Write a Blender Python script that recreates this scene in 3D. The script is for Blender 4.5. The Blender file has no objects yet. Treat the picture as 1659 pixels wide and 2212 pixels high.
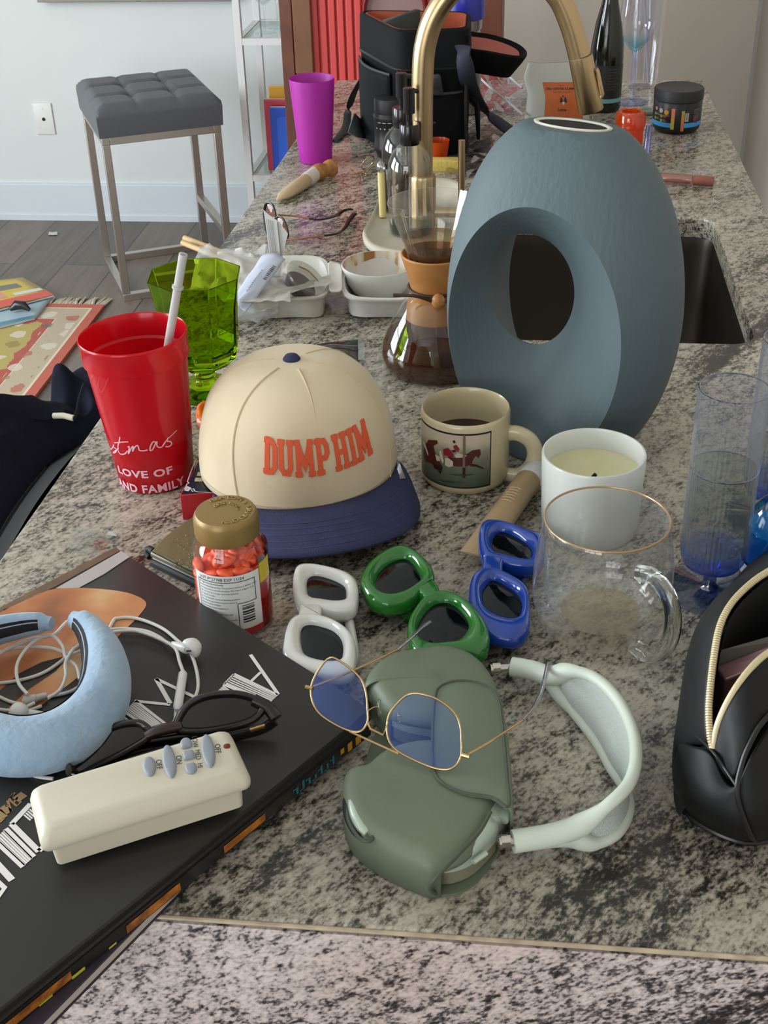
import bpy, bmesh, math, random
from mathutils import Vector, Matrix, noise
random.seed(7)
PI = math.pi
S = bpy.context.scene
COL = S.collection
CT = 0.92                      # height of the counter top
CAMH = CT + 0.66
# ---------------------------------------------------------------- camera
FPX, TH, RO, PS = 2750.0, math.radians(31.5), math.radians(1.66), math.radians(7.0)
_up = Vector((-math.cos(TH)*math.sin(RO), math.cos(TH)*math.cos(RO), math.sin(TH)))
_f = Vector((0, 0, -1)); _h = (_f - _up*_f.dot(_up)).normalized(); _r = _h.cross(_up)
_Y = math.cos(PS)*_h + math.sin(PS)*_r; _X = _Y.cross(_up)
RM = Matrix((_X, _Y, _up))
CAM = Vector((0, 0, CAMH))
cd = bpy.data.cameras.new('camera'); cam = bpy.data.objects.new('camera', cd); COL.objects.link(cam)
cam.matrix_world = Matrix.Translation(CAM) @ RM.to_4x4()
cd.sensor_fit = 'VERTICAL'; cd.sensor_height = 36.0; cd.lens = FPX/2212*36.0
cd.clip_start = 0.05; cd.clip_end = 60
S.camera = cam
S.cycles.transparent_max_bounces = 40      # many panes of glass stand behind one another
S.cycles.max_bounces = 16

def ray(px, py):
    return RM @ Vector(((px-829.5)/FPX, -(py-1106)/FPX, -1.0))
def P(px, py, z=0.0):            # the point of the horizontal plane z above the counter seen at a photo pixel
    d = ray(px, py); return CAM + d*((CT+z-CAMH)/d.z)
def FL(px, py, z=0.0):           # the same above the floor
    return P(px, py, z-CT)
def PY(px, py, y):               # the same on an upright plane
    d = ray(px, py); return CAM + d*(y/d.y)
def PP(px, py, p0, n):           # the same on any plane
    d = ray(px, py); return CAM + d*((p0-CAM).dot(n)/d.dot(n))

# ---------------------------------------------------------------- world, light, exposure
S.view_settings.view_transform = 'Standard'
try: S.view_settings.look = 'None'
except Exception: pass
S.view_settings.gamma = 1.0
S.view_settings.use_curve_mapping = False
S.view_settings.exposure = 0.08
W = bpy.data.worlds.new('world'); S.world = W; W.use_nodes = True
W.node_tree.nodes['Background'].inputs[0].default_value = (0.80, 0.90, 1.0, 1)
W.node_tree.nodes['Background'].inputs[1].default_value = 0.5

XL, XR, YB, YF, ZC = -3.6, 1.02, 4.64, -2.9, 2.75
def area(name, loc, rot, sx, sy, power, col):
    l = bpy.data.lights.new(name, 'AREA'); l.shape = 'RECTANGLE'; l.size = sx; l.size_y = sy
    l.energy = power; l.color = col
    o = bpy.data.objects.new(name, l); COL.objects.link(o); o.location = loc; o.rotation_euler = rot
    return o
# daylight through the window openings (left wall and the wall behind the camera)
LW = [(-0.3, 1.1), (1.5, 2.9)]          # y ranges of the left windows
LWZ = (0.75, 2.35)
FW = (-2.9, -0.5); FWZ = (0.55, 2.45)
for a, b in LW:
    area('daylight_left', (XL-0.12, (a+b)/2, sum(LWZ)/2), (0, -PI/2, 0), LWZ[1]-LWZ[0], b-a, 108, (0.88, 0.95, 1.0))
area('daylight_behind', ((FW[0]+FW[1])/2, YF-0.12, sum(FWZ)/2), (PI/2, 0, 0), FW[1]-FW[0], FWZ[1]-FWZ[0], 75, (0.95, 0.97, 1.0))

# ---------------------------------------------------------------- materials
def lin(c):
    if isinstance(c, str):
        c = tuple(int(c[i:i+2], 16)/255 for i in (0, 2, 4))
    return tuple((x/12.92 if x <= 0.04045 else ((x+0.055)/1.055)**2.4) for x in c[:3]) + (1.0,)
def newmat(name):
    m = bpy.data.materials.new(name); m.use_nodes = True
    nt = m.node_tree; nt.nodes.clear()
    out = nt.nodes.new('ShaderNodeOutputMaterial')
    return m, nt, out
def N(nt, typ, **kw):
    n = nt.nodes.new(typ)
    for k, v in kw.items():
        if k.startswith('_'): setattr(n, k[1:], v)
        else:
            key = int(k[1:]) if k[0] == 'i' and k[1:].isdigit() else k
            n.inputs[key].default_value = v
    return n
def ramp(nt, stops, interp='LINEAR'):
    r = nt.nodes.new('ShaderNodeValToRGB'); cr = r.color_ramp; cr.interpolation = interp
    while len(cr.elements) < len(stops): cr.elements.new(0.5)
    for e, (p, c) in zip(cr.elements, stops):
        e.position = p; e.color = c if len(c) == 4 else tuple(c)+(1,)
    return r
def setin(n, names, v):
    for k in names:
        if k in n.inputs: n.inputs[k].default_value = v; return
MATS = {}
def mat(name, col, rough=0.5, metal=0.0, spec=None, coat=0, sheen=0, var=None, bump=None, translucent=0, aniso=0):
    """principled; var=(scale, amount, second colour) colour variation; bump=(scale, strength, stretch)"""
    if name in MATS: return MATS[name]
    m, nt, out = newmat(name); L = nt.links
    b = nt.nodes.new('ShaderNodeBsdfPrincipled'); c = lin(col)
    b.inputs['Base Color'].default_value = c; b.inputs['Roughness'].default_value = rough
    b.inputs['Metallic'].default_value = metal
    if spec is not None: setin(b, ['Specular IOR Level'], spec)
    if coat: setin(b, ['Coat Weight'], coat); setin(b, ['Coat Roughness'], 0.06)
    if sheen: setin(b, ['Sheen Weight'], sheen)
    if aniso: setin(b, ['Anisotropic'], aniso)
    tc = None
    if var or bump: tc = nt.nodes.new('ShaderNodeTexCoord')
    if var:
        n = N(nt, 'ShaderNodeTexNoise', Scale=var[0], Detail=5.0); L.new(tc.outputs['Object'], n.inputs['Vector'])
        r = ramp(nt, [(0.35, c), (0.65, lin(var[1]))]); L.new(n.outputs[0], r.inputs[0]); L.new(r.outputs[0], b.inputs['Base Color'])
    if bump:
        mp = nt.nodes.new('ShaderNodeMapping'); L.new(tc.outputs['Object'], mp.inputs['Vector'])
        if len(bump) > 2: mp.inputs['Scale'].default_value = bump[2]
        n = N(nt, 'ShaderNodeTexNoise', Scale=bump[0], Detail=4.0); L.new(mp.outputs[0], n.inputs['Vector'])
        bp = N(nt, 'ShaderNodeBump', Strength=bump[1], Distance=0.002); L.new(n.outputs[0], bp.inputs['Height']); L.new(bp.outputs[0], b.inputs['Normal'])
    if translucent:
        t = N(nt, 'ShaderNodeBsdfTranslucent', Color=c); mx = N(nt, 'ShaderNodeMixShader', Fac=translucent)
        L.new(b.outputs[0], mx.inputs[1]); L.new(t.outputs[0], mx.inputs[2]); L.new(mx.outputs[0], out.inputs[0])
    else: L.new(b.outputs[0], out.inputs[0])
    MATS[name] = m; return m
def thin(name, tint='ffffff', refl='ffffff', base=0.06, edge=0.85, rough=0.0, zgrad=None, haze=0.0, hazecol='ffffff'):
    """clear thin-walled glass or plastic: looking through it tints, its rim and glancing sides mirror the room"""
    if name in MATS: return MATS[name]
    m, nt, out = newmat(name); L = nt.links
    t = N(nt, 'ShaderNodeBsdfTransparent', Color=lin(tint)); g = N(nt, 'ShaderNodeBsdfGlossy', Color=lin(refl), Roughness=rough)
    lw = N(nt, 'ShaderNodeLayerWeight', Blend=0.5)
    p = N(nt, 'ShaderNodeMath', _operation='POWER', i1=4.0); L.new(lw.outputs['Facing'], p.inputs[0])
    ma = N(nt, 'ShaderNodeMath', _operation='MULTIPLY_ADD', i1=edge-base, i2=base); L.new(p.outputs[0], ma.inputs[0])
    mx = nt.nodes.new('ShaderNodeMixShader'); L.new(ma.outputs[0], mx.inputs[0]); L.new(t.outputs[0], mx.inputs[1]); L.new(g.outputs[0], mx.inputs[2])
    if zgrad:                     # glass coloured through its height: (z0, colour, z1, colour) in object space
        tc = nt.nodes.new('ShaderNodeTexCoord'); sp = nt.nodes.new('ShaderNodeSeparateXYZ'); L.new(tc.outputs['Object'], sp.inputs[0])
        mr = N(nt, 'ShaderNodeMapRange', i1=zgrad[0], i2=zgrad[2]); L.new(sp.outputs[2], mr.inputs[0])
        r = ramp(nt, [(0, lin(zgrad[1])), (1, lin(zgrad[3]))]); L.new(mr.outputs[0], r.inputs[0]); L.new(r.outputs[0], t.inputs[0])
    last = mx
    if haze:
        d = N(nt, 'ShaderNodeBsdfDiffuse', Color=lin(hazecol)); m2 = N(nt, 'ShaderNodeMixShader', Fac=haze)
        L.new(mx.outputs[0], m2.inputs[1]); L.new(d.outputs[0], m2.inputs[2]); last = m2
    L.new(last.outputs[0], out.inputs[0]); MATS[name] = m; return m
def glass(name, tint, rough=0.0, ior=1.47):
    if name in MATS: return MATS[name]
    m, nt, out = newmat(name)
    g = N(nt, 'ShaderNodeBsdfGlass', Color=lin(tint), Roughness=rough, IOR=ior); nt.links.new(g.outputs[0], out.inputs[0])
    MATS[name] = m; return m

def granite(name, rot, tones, vein_w=0.45, scale=1.0, streak_w=0.11):
    m, nt, out = newmat(name); L = nt.links
    tc = nt.nodes.new('ShaderNodeTexCoord')
    mp = nt.nodes.new('ShaderNodeMapping'); L.new(tc.outputs['Object'], mp.inputs['Vector']); mp.inputs['Rotation'].default_value = rot
    wob = N(nt, 'ShaderNodeTexNoise', Scale=6.0*scale, Detail=4.0); L.new(mp.outputs[0], wob.inputs['Vector'])
    wm = N(nt, 'ShaderNodeMixRGB', _blend_type='LINEAR_LIGHT', Fac=0.055); L.new(mp.outputs[0], wm.inputs[1]); L.new(wob.outputs['Color'], wm.inputs[2])
    st = nt.nodes.new('ShaderNodeMapping'); st.inputs['Scale'].default_value = (4.0*scale, 17.0*scale, 17.0*scale); L.new(wm.outputs[0], st.inputs['Vector'])
    vein = N(nt, 'ShaderNodeTexNoise', Scale=1.0, Detail=6.0, Roughness=0.62); L.new(st.outputs[0], vein.inputs['Vector'])
    st3 = nt.nodes.new('ShaderNodeMapping'); st3.inputs['Scale'].default_value = (2.0*scale, 11.0*scale, 11.0*scale); st3.inputs['Location'].default_value = (3.1, 7.7, 1.3); L.new(wm.outputs[0], st3.inputs['Vector'])
    streak = N(nt, 'ShaderNodeTexNoise', Scale=1.0, Detail=5.0, Roughness=0.6); L.new(st3.outputs[0], streak.inputs['Vector'])
    sk = N(nt, 'ShaderNodeMapRange', i1=0.56, i2=0.70, i3=0.0, i4=streak_w); L.new(streak.outputs[0], sk.inputs[0])
    st2 = nt.nodes.new('ShaderNodeMapping'); st2.inputs['Scale'].default_value = (0.6, 1.0, 1.0); L.new(mp.outputs[0], st2.inputs['Vector'])
    fine = N(nt, 'ShaderNodeTexNoise', Scale=420.0*scale, Detail=2.0, Roughness=0.5); L.new(st2.outputs[0], fine.inputs['Vector'])
    mid = N(nt, 'ShaderNodeTexNoise', Scale=130.0*scale, Detail=4.0, Roughness=0.6); L.new(st2.outputs[0], mid.inputs['Vector'])
    def mul(a, k, add=None):
        n = N(nt, 'ShaderNodeMath', _operation='MULTIPLY', i1=k); L.new(a, n.inputs[0]); r = n.outputs[0]
        if add is not None:
            n2 = N(nt, 'ShaderNodeMath', _operation='ADD'); L.new(r, n2.inputs[0]); L.new(add, n2.inputs[1]); r = n2.outputs[0]
        return r
    v = mul(vein.outputs[0], vein_w, mul(mid.outputs[0], 0.75, mul(fine.outputs[0], 0.62)))
    v = mul(v, 1.0/(vein_w+0.75+0.62))
    sb_ = N(nt, 'ShaderNodeMath', _operation='SUBTRACT'); L.new(v, sb_.inputs[0]); L.new(sk.outputs[0], sb_.inputs[1]); v = sb_.outputs[0]
    r = ramp(nt, [(0.385, lin(tones[0])), (0.44, lin(tones[1])), (0.49, lin(tones[2])), (0.575, lin(tones[3]))])
    L.new(v, r.inputs[0])
    # larger drifts of warm and cool stone
    big = N(nt, 'ShaderNodeTexNoise', Scale=5.5*scale, Detail=2.0); L.new(mp.outputs[0], big.inputs['Vector'])
    br = ramp(nt, [(0.38, lin(tones[4])), (0.62, lin(tones[5]))]); L.new(big.outputs[0], br.inputs[0])
    mx = N(nt, 'ShaderNodeMixRGB', _blend_type='MULTIPLY', Fac=0.75); L.new(r.outputs[0], mx.inputs[1]); L.new(br.outputs[0], mx.inputs[2])
    b = nt.nodes.new('ShaderNodeBsdfPrincipled'); b.inputs['Roughness'].default_value = 0.17; setin(b, ['Specular IOR Level'], 0.45)
    L.new(mx.outputs[0], b.inputs['Base Color']); L.new(b.outputs[0], out.inputs[0])
    MATS[name] = m; return m

# ---------------------------------------------------------------- geometry helpers
class G:
    def __init__(s): s.v = []; s.f = []
    def add(s, vs, fs):
        o = len(s.v); s.v += [Vector(p) for p in vs]; s.f += [tuple(i+o for i in f) for f in fs]; return s
    def xf(s, m): s.v = [m @ p for p in s.v]; return s
    def move(s, d): d = Vector(d); s.v = [p+d for p in s.v]; return s
    def join(s, g): return s.add(g.v, g.f)
    def loft(s, rings, closed=True, cap0=False, cap1=False, wrap=False):
        n = len(rings[0]); vs = [p for r in rings for p in r]; fs = []
        R = len(rings)
        for i in range(R if wrap else R-1):
            a = i*n; b = ((i+1) % R)*n
            for j in range(n if closed else n-1):
                k = (j+1) % n; fs.append((a+j, a+k, b+k, b+j))
        if cap0: fs.append(tuple(range(n-1, -1, -1)))
        if cap1: fs.append(tuple((R-1)*n + j for j in range(n)))
        return s.add(vs, fs)
    def lathe(s, prof, seg=48, c=(0, 0, 0), rad=None):
        c = Vector(c); rings = []
        for r, z in prof:
            rings.append([c + Vector(((r if rad is None else rad(r, 2*PI*j/seg, z))*math.cos(2*PI*j/seg), (r if rad is None else rad(r, 2*PI*j/seg, z))*math.sin(2*PI*j/seg), z)) for j in range(seg)])
        return s.loft(rings, True, prof[0][0] < 1e-4 or False, prof[-1][0] < 1e-4 or False)
    def tube(s, pts, r, seg=10, closed=False, caps=True, flat=None, up=None):
        pts = [Vector(p) for p in pts]; n = len(pts); rings = []; nr = None
        for i, p in enumerate(pts):
            if closed: t = pts[(i+1) % n] - pts[i-1]
            else: t = pts[min(i+1, n-1)] - pts[max(i-1, 0)]
            if t.length < 1e-9: t = Vector((0, 0, 1))
            t.normalize()
            if up is not None: nr = Vector(up) - t*t.dot(Vector(up))
            elif nr is None:
                a = Vector((0, 0, 1)) if abs(t.z) < 0.9 else Vector((1, 0, 0)); nr = a - t*a.dot(t)
            else: nr = nr - t*nr.dot(t)
            if nr.length < 1e-6: nr = t.orthogonal()
            nr.normalize(); bn = t.cross(nr)
            ri = r[i] if isinstance(r, list) else (r(i/(n-1)) if callable(r) else r)
            ra, rb = ri if isinstance(ri, (tuple, list)) else (ri, ri)   # along nr, along bn
            rings.append([p + nr*(ra*math.cos(2*PI*j/seg)) + bn*(rb*math.sin(2*PI*j/seg)) for j in range(seg)])
        if closed: return s.loft(rings, True, wrap=True)
        return s.loft(rings, True, caps, caps)
    def box(s, a, b):
        x0, y0, z0 = a; x1, y1, z1 = b
        return s.add([(x0,y0,z0),(x1,y0,z0),(x1,y1,z0),(x0,y1,z0),(x0,y0,z1),(x1,y0,z1),(x1,y1,z1),(x0,y1,z1)],
                     [(3,2,1,0),(4,5,6,7),(0,1,5,4),(1,2,6,5),(2,3,7,6),(3,0,4,7)])
    def bar(s, a, b, w, h, up=(0, 0, 1)):        # square bar from a to b
        a = Vector(a); b = Vector(b); t = (b-a).normalized(); u = Vector(up); u = u - t*u.dot(t)
        if u.length < 1e-5: u = t.orthogonal()
        u.normalize(); q = t.cross(u)
        R = lambda p: [p - q*w/2 - u*h/2, p + q*w/2 - u*h/2, p + q*w/2 + u*h/2, p - q*w/2 + u*h/2]
        return s.loft([R(a), R(b)], True, True, True)
    def prism(s, poly, z0, z1, bev=0.0, n=1):   # poly: xy or xyz points (z replaced), top edge rounded by bev
        xy = [Vector((p[0], p[1], 0)) for p in poly]
        if area2(xy) < 0: xy.reverse()
        nr = normals2(xy); rings = [[p + Vector((0, 0, z0)) for p in xy]]
        if bev > 0:
            for k in range(n+1):
                a = PI/2*k/n
                rings.append([p - q*(bev*(1-math.cos(a))) + Vector((0, 0, z1-bev+bev*math.sin(a))) for p, q in zip(xy, nr)])
        else: rings.append([p + Vector((0, 0, z1)) for p in xy])
        return s.loft(rings, True, True, True)
    def face(s, pts): return s.add(pts, [tuple(range(len(pts)))])
    def grid(s, fn, nu, nv):
        vs = [fn(i/nu, j/nv) for j in range(nv+1) for i in range(nu+1)]
        fs = [(j*(nu+1)+i, j*(nu+1)+i+1, (j+1)*(nu+1)+i+1, (j+1)*(nu+1)+i) for j in range(nv) for i in range(nu)]
        return s.add(vs, fs)
def area2(p): return sum(p[i].x*p[(i+1) % len(p)].y - p[(i+1) % len(p)].x*p[i].y for i in range(len(p)))
def normals2(xy):                # outward normals of a counter-clockwise outline
    out = []; n = len(xy)
    for i in range(n):
        a = xy[i]-xy[i-1]; b = xy[(i+1) % n]-xy[i]
        na = Vector((a.y, -a.x, 0)); nb = Vector((b.y, -b.x, 0))
        if na.length > 1e-9: na.normalize()
        if nb.length > 1e-9: nb.normalize()
        q = na+nb; q = q/(max(q.length, 1e-6)); d = max(0.5, q.dot(na) if na.length else 1); out.append(q/d)
    return out
def spl(pts, n=6, closed=False):     # Catmull-Rom
    pts = [Vector(p) for p in pts]; m = len(pts); out = []
    for i in range(m if closed else m-1):
        g = (lambda k: pts[k % m]) if closed else (lambda k: pts[min(max(k, 0), m-1)])
        a, b, c, d = g(i-1), g(i), g(i+1), g(i+2)
        for k in range(n):
            t = k/n
            out.append(0.5*((2*b) + (c-a)*t + (2*a-5*b+4*c-d)*t*t + (3*b-3*c+d-a)*t**3))
    if not closed: out.append(pts[-1])
    return out
def resample(pts, n, closed=False):
    pts = [Vector(p) for p in pts]; q = pts + ([pts[0]] if closed else [])
    L = [0]
    for i in range(1, len(q)): L.append(L[-1] + (q[i]-q[i-1]).length)
    out = []; k = 0; m = n if closed else n-1
    for i in range(n):
        s = L[-1]*i/m
        while k < len(L)-2 and L[k+1] < s: k += 1
        d = L[k+1]-L[k]; out.append(q[k].lerp(q[k+1], 0 if d < 1e-12 else (s-L[k])/d))
    return out
def rrect(w, h, r, n=5, cx=0, cy=0):
    out = []
    for sx, sy, a0 in ((1, 1, 0), (-1, 1, 90), (-1, -1, 180), (1, -1, 270)):
        for k in range(n+1):
            a = math.radians(a0+90*k/n); out.append(Vector((cx+sx*(w/2-r)+r*math.cos(a), cy+sy*(h/2-r)+r*math.sin(a), 0)))
    return out

def thing(name, label, cat, loc=(0, 0, 0), rotz=0.0, group=None, kind=None):
    o = bpy.data.objects.new(name, None); COL.objects.link(o); o.empty_display_size = 0.02
    o.location = loc; o.rotation_euler = (0, 0, rotz); tag(o, label, cat, group, kind); return o
def tag(o, label=None, cat=None, group=None, kind=None):
    if label: o['label'] = label
    if cat: o['category'] = cat
    if group: o['group'] = group
    if kind: o['kind'] = kind
    return o
def rootmat(o):
    m = Matrix.Translation(o.location) @ o.rotation_euler.to_matrix().to_4x4()
    return (rootmat(o.parent) @ m) if o.parent else m
def mk(name, g, m, parent=None, world=False, smooth=40, bev=0, sub=0, solid=0, merge=False, label=None):
    """link geometry as one mesh object; world=True: the vertices are world positions"""
    vs = g.v
    if parent is not None and world:
        im = rootmat(parent).inverted(); vs = [im @ p for p in vs]
    off = None
    if parent is None:           # a thing that is one mesh: origin at the middle of its base
        n = len(vs); off = Vector((sum(p.x for p in vs)/n, sum(p.y for p in vs)/n, min(p.z for p in vs)))
        vs = [p-off for p in vs]
    me = bpy.data.meshes.new(name); me.from_pydata([tuple(p) for p in vs], [], g.f)
    bm = bmesh.new(); bm.from_mesh(me)
    if merge: bmesh.ops.remove_doubles(bm, verts=bm.verts, dist=1e-6)
    bmesh.ops.recalc_face_normals(bm, faces=bm.faces); bm.to_mesh(me); bm.free()
    me.materials.append(m)
    if smooth:
        me.polygons.foreach_set('use_smooth', [True]*len(me.polygons))
        me.set_sharp_from_angle(angle=math.radians(smooth))
    o = bpy.data.objects.new(name, me); COL.objects.link(o)
    if off is not None: o.location = off
    if parent is not None: o.parent = parent
    if bev:
        b = o.modifiers.new('bevel', 'BEVEL'); b.width = bev; b.segments = 3; b.limit_method = 'ANGLE'; b.angle_limit = math.radians(35)
        b.harden_normals = False
    if solid:
        b = o.modifiers.new('thickness', 'SOLIDIFY'); b.thickness = solid; b.offset = 0
    if sub:
        b = o.modifiers.new('subdivision', 'SUBSURF'); b.levels = sub; b.render_levels = sub
    if label: o['label'] = label
    return o
def struct(name, g, m, **k):
    o = mk(name, g, m, None, **k); o['kind'] = 'structure'; return o

def strokes(lines, w, fn, g=None, step=0.004, thick=0.0):
    """flat pen strokes: 2-D polylines of width w carried to 3-D by fn(x, y)"""
    g = g or G()
    for ln in lines:
        pts = [Vector((p[0], p[1], 0)) for p in ln]
        L = sum((pts[i+1]-pts[i]).length for i in range(len(pts)-1))
        q = []
        for i in range(len(pts)-1):
            k = max(1, int((pts[i+1]-pts[i]).length/step))
            q += [pts[i].lerp(pts[i+1], t/k) for t in range(k)]
        q.append(pts[-1]); A = []; B = []
        for i, p in enumerate(q):
            a = q[max(i-1, 0)]; b = q[min(i+1, len(q)-1)]; t = (b-a)
            if t.length < 1e-9: t = Vector((1, 0, 0))
            t.normalize(); nn = Vector((-t.y, t.x, 0))
            # widen corners so that the stroke keeps its width
            d0 = (p-a).normalized() if (p-a).length > 1e-9 else t
            c = max(0.45, abs(nn.dot(Vector((-d0.y, d0.x, 0)))))
            A.append(p+nn*w/2/c); B.append(p-nn*w/2/c)
        vs = [fn(p.x, p.y) for p in A] + [fn(p.x, p.y) for p in B]; n = len(A)
        g.add(vs, [(i, i+1, n+i+1, n+i) for i in range(n-1)])
    return g
def textgeo(body, size, fn, align='CENTER', bold=0.0, spacing=1.0, xs=1.0, cut=0.0):
    """built-in lettering turned to mesh and carried onto a surface by fn(x, y)"""
    c = bpy.data.curves.new('lettering', 'FONT'); c.body = body; c.size = size; c.align_x = align; c.align_y = 'CENTER'
    c.offset = bold; c.space_character = spacing; c.resolution_u = 3
    o = bpy.data.objects.new('lettering', c); me = bpy.data.meshes.new_from_object(o)
    bm = bmesh.new(); bm.from_mesh(me); bmesh.ops.triangulate(bm, faces=bm.faces)
    if cut and bm.verts:
        x0 = min(v.co.x for v in bm.verts); x1 = max(v.co.x for v in bm.verts); x = x0+cut
        while x < x1:
            bmesh.ops.bisect_plane(bm, geom=bm.verts[:]+bm.edges[:]+bm.faces[:], plane_co=(x, 0, 0), plane_no=(1, 0, 0)); x += cut
    bm.verts.ensure_lookup_table(); bm.verts.index_update()
    vs = [fn(v.co.x*xs, v.co.y) for v in bm.verts]; fs = [tuple(v.index for v in f.verts) for f in bm.faces]
    bm.free(); bpy.data.objects.remove(o); bpy.data.curves.remove(c); bpy.data.meshes.remove(me)
    return G().add(vs, fs)
def decal(pts, fn, cut=0.002):   # 2-D outline filled, sliced finely and carried onto a surface by fn(x, y)
    bm = bmesh.new(); f = bm.faces.new([bm.verts.new((p[0], p[1], 0)) for p in pts]); bmesh.ops.triangulate(bm, faces=[f])
    for ax, no in ((0, (1, 0, 0)), (1, (0, 1, 0))):
        lo = min(v.co[ax] for v in bm.verts); hi = max(v.co[ax] for v in bm.verts); x = lo+cut
        while x < hi:
            co = (x, 0, 0) if ax == 0 else (0, x, 0)
            bmesh.ops.bisect_plane(bm, geom=bm.verts[:]+bm.edges[:]+bm.faces[:], plane_co=co, plane_no=no); x += cut
        if ax == 0: continue
    bm.verts.index_update(); g = G().add([fn(v.co.x, v.co.y) for v in bm.verts], [tuple(v.index for v in f.verts) for f in bm.faces]); bm.free(); return g
def on_cyl(r, a0, z0, c=(0, 0, 0), off=0.0003, slope=0.0):
    """carries (x, y) round a cylinder/cone: x along the arc from angle a0, y upwards from z0; r may depend on z"""
    c = Vector(c)
    def fn(x, y):
        z = z0 + y; R = (r(z) if callable(r) else r) + off; a = a0 + x/R
        return c + Vector((R*math.cos(a), R*math.sin(a), z))
    return fn
def facing(p):                    # angle round an upright axis at p that looks to the camera
    return math.atan2(CAM.y-p[1], CAM.x-p[0])
def dup(root, loc, rotz, label=None, group=None):
    r = root.copy(); COL.objects.link(r); r.location = loc; r.rotation_euler = (0, 0, rotz)
    if label: r['label'] = label
    if group: r['group'] = group
    for ch in root.children:
        c = ch.copy(); COL.objects.link(c); c.parent = r
        for q in ch.children:
            d = q.copy(); COL.objects.link(d); d.parent = c
    return r
# ================================================================ the room
m_white = mat('white_wall_paint', 'd9dddd', 0.7, var=(3.0, 'd6dad9'))
m_beige = mat('beige_wall_paint', 'c4bbb0', 0.7, var=(2.0, 'c0b7ac'))
m_base = mat('baseboard_paint', 'd3dae0', 0.45)
m_ceil = mat('ceiling_paint', 'e6e6e2', 0.8)

def wood_floor():
    m, nt, out = newmat('dark_oak_planks'); L = nt.links
    tc = nt.nodes.new('ShaderNodeTexCoord'); mp = nt.nodes.new('ShaderNodeMapping'); mp.inputs['Rotation'].default_value = (0, 0, PI/2)
    L.new(tc.outputs['Object'], mp.inputs['Vector'])
    br = N(nt, 'ShaderNodeTexBrick', Scale=1.0, Color1=lin('7a6d63'), Color2=lin('5f564f'), Mortar=lin('302a26'))
    br.inputs['Mortar Size'].default_value = 0.0022; br.inputs['Brick Width'].default_value = 1.5; br.inputs['Row Height'].default_value = 0.185
    br.inputs['Bias'].default_value = -0.1; br.offset = 0.37
    L.new(mp.outputs[0], br.inputs['Vector'])
    st = nt.nodes.new('ShaderNodeMapping'); st.inputs['Scale'].default_value = (14, 1.2, 1); L.new(tc.outputs['Object'], st.inputs['Vector'])
    no = N(nt, 'ShaderNodeTexNoise', Scale=3.0, Detail=7.0, Roughness=0.65); L.new(st.outputs[0], no.inputs['Vector'])
    r = ramp(nt, [(0.3, (0.62, 0.6, 0.58, 1)), (0.7, (1.1, 1.08, 1.06, 1))]); L.new(no.outputs[0], r.inputs[0])
    mx = N(nt, 'ShaderNodeMixRGB', _blend_type='MULTIPLY', Fac=0.8); L.new(br.outputs[0], mx.inputs[1]); L.new(r.outputs[0], mx.inputs[2])
    b = N(nt, 'ShaderNodeBsdfPrincipled', Roughness=0.42); L.new(mx.outputs[0], b.inputs['Base Color']); L.new(b.outputs[0], out.inputs[0])
    return m
struct('floor', G().box((XL-0.1, YF-0.1, -0.06), (2.3, 5.3, 0)), wood_floor())
struct('ceiling', G().box((XL-0.1, YF-0.1, ZC), (2.3, 5.3, ZC+0.06)), m_ceil)
XK = -0.30                    # where the white wall ends behind the red cabinet
struct('wall_back', G().box((XL-0.1, YB, 0), (XK, YB+0.1, ZC)), m_white)
struct('wall_kitchen', G().box((XK, YB, 0), (2.2, YB+0.1, ZC)), mat('pale_beige_wall_paint', 'efe5d9', 0.7, var=(2.0, 'ebe1d5')))
xr = PY(1610, 300, YB).x
g = G().box((xr, -1.6, 0), (xr+0.6, YB, ZC))
struct('wall_right', g, m_beige)
g = G(); g.box((xr-0.012, YB-0.012, 0), (xr, YB, ZC))
struct('trim_1', g, mat('pale_corner_trim', 'd6d2cc', 0.5))
def holed_wall_x(x0, x1, y0, y1, wins, z0, z1):
    g = G(); y = y0
    for a, b in wins:
        g.box((x0, y, 0), (x1, a, ZC)); g.box((x0, a, 0), (x1, b, z0)); g.box((x0, a, z1), (x1, b, ZC)); y = b
    g.box((x0, y, 0), (x1, y1, ZC)); return g
struct('wall_left', holed_wall_x(XL-0.1, XL, YF, YB, LW, *LWZ), m_white)
g = G(); g.box((XL, YF-0.1, 0), (FW[0], YF, ZC)); g.box((FW[1], YF-0.1, 0), (2.2, YF, ZC))
g.box((FW[0], YF-0.1, 0), (FW[1], YF, FWZ[0])); g.box((FW[0], YF-0.1, FWZ[1]), (FW[1], YF, ZC))
struct('wall_front', g, m_white)
m_frame = mat('dark_window_frame', '3a3c3f', 0.4)
k = 1
for a, b in LW:
    g = G(); z0, z1 = LWZ
    for y in (a+0.02, (a+b)/2, b-0.02): g.box((XL-0.07, y-0.02, z0), (XL-0.03, y+0.02, z1))
    for z in (z0+0.02, (z0+z1)/2, z1-0.02): g.box((XL-0.07, a, z-0.02), (XL-0.03, b, z+0.02))
    struct('window_%d' % k, g, m_frame); k += 1
g = G(); z0, z1 = FWZ
for i in range(4):
    x = FW[0]+0.02+(FW[1]-FW[0]-0.04)*i/3; g.box((x-0.025, YF-0.07, z0), (x+0.025, YF-0.03, z1))
for z in (z0+0.02, 1.7, z1-0.02): g.box((FW[0], YF-0.07, z-0.025), (FW[1], YF-0.03, z+0.025))
struct('window_%d' % k, g, m_frame)
g = G(); g.box((XL, YB-0.016, 0), (-0.85, YB, 0.135)); g.box((XL, YB-0.022, 0), (-0.85, YB-0.016, 0.02)); g.box((XL, YB-0.011, 0.135), (-0.85, YB, 0.142))
struct('baseboard_back', g, m_base)
struct('baseboard_left', G().box((XL, YF, 0), (XL+0.016, YB-0.03, 0.135)), m_base)

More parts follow.
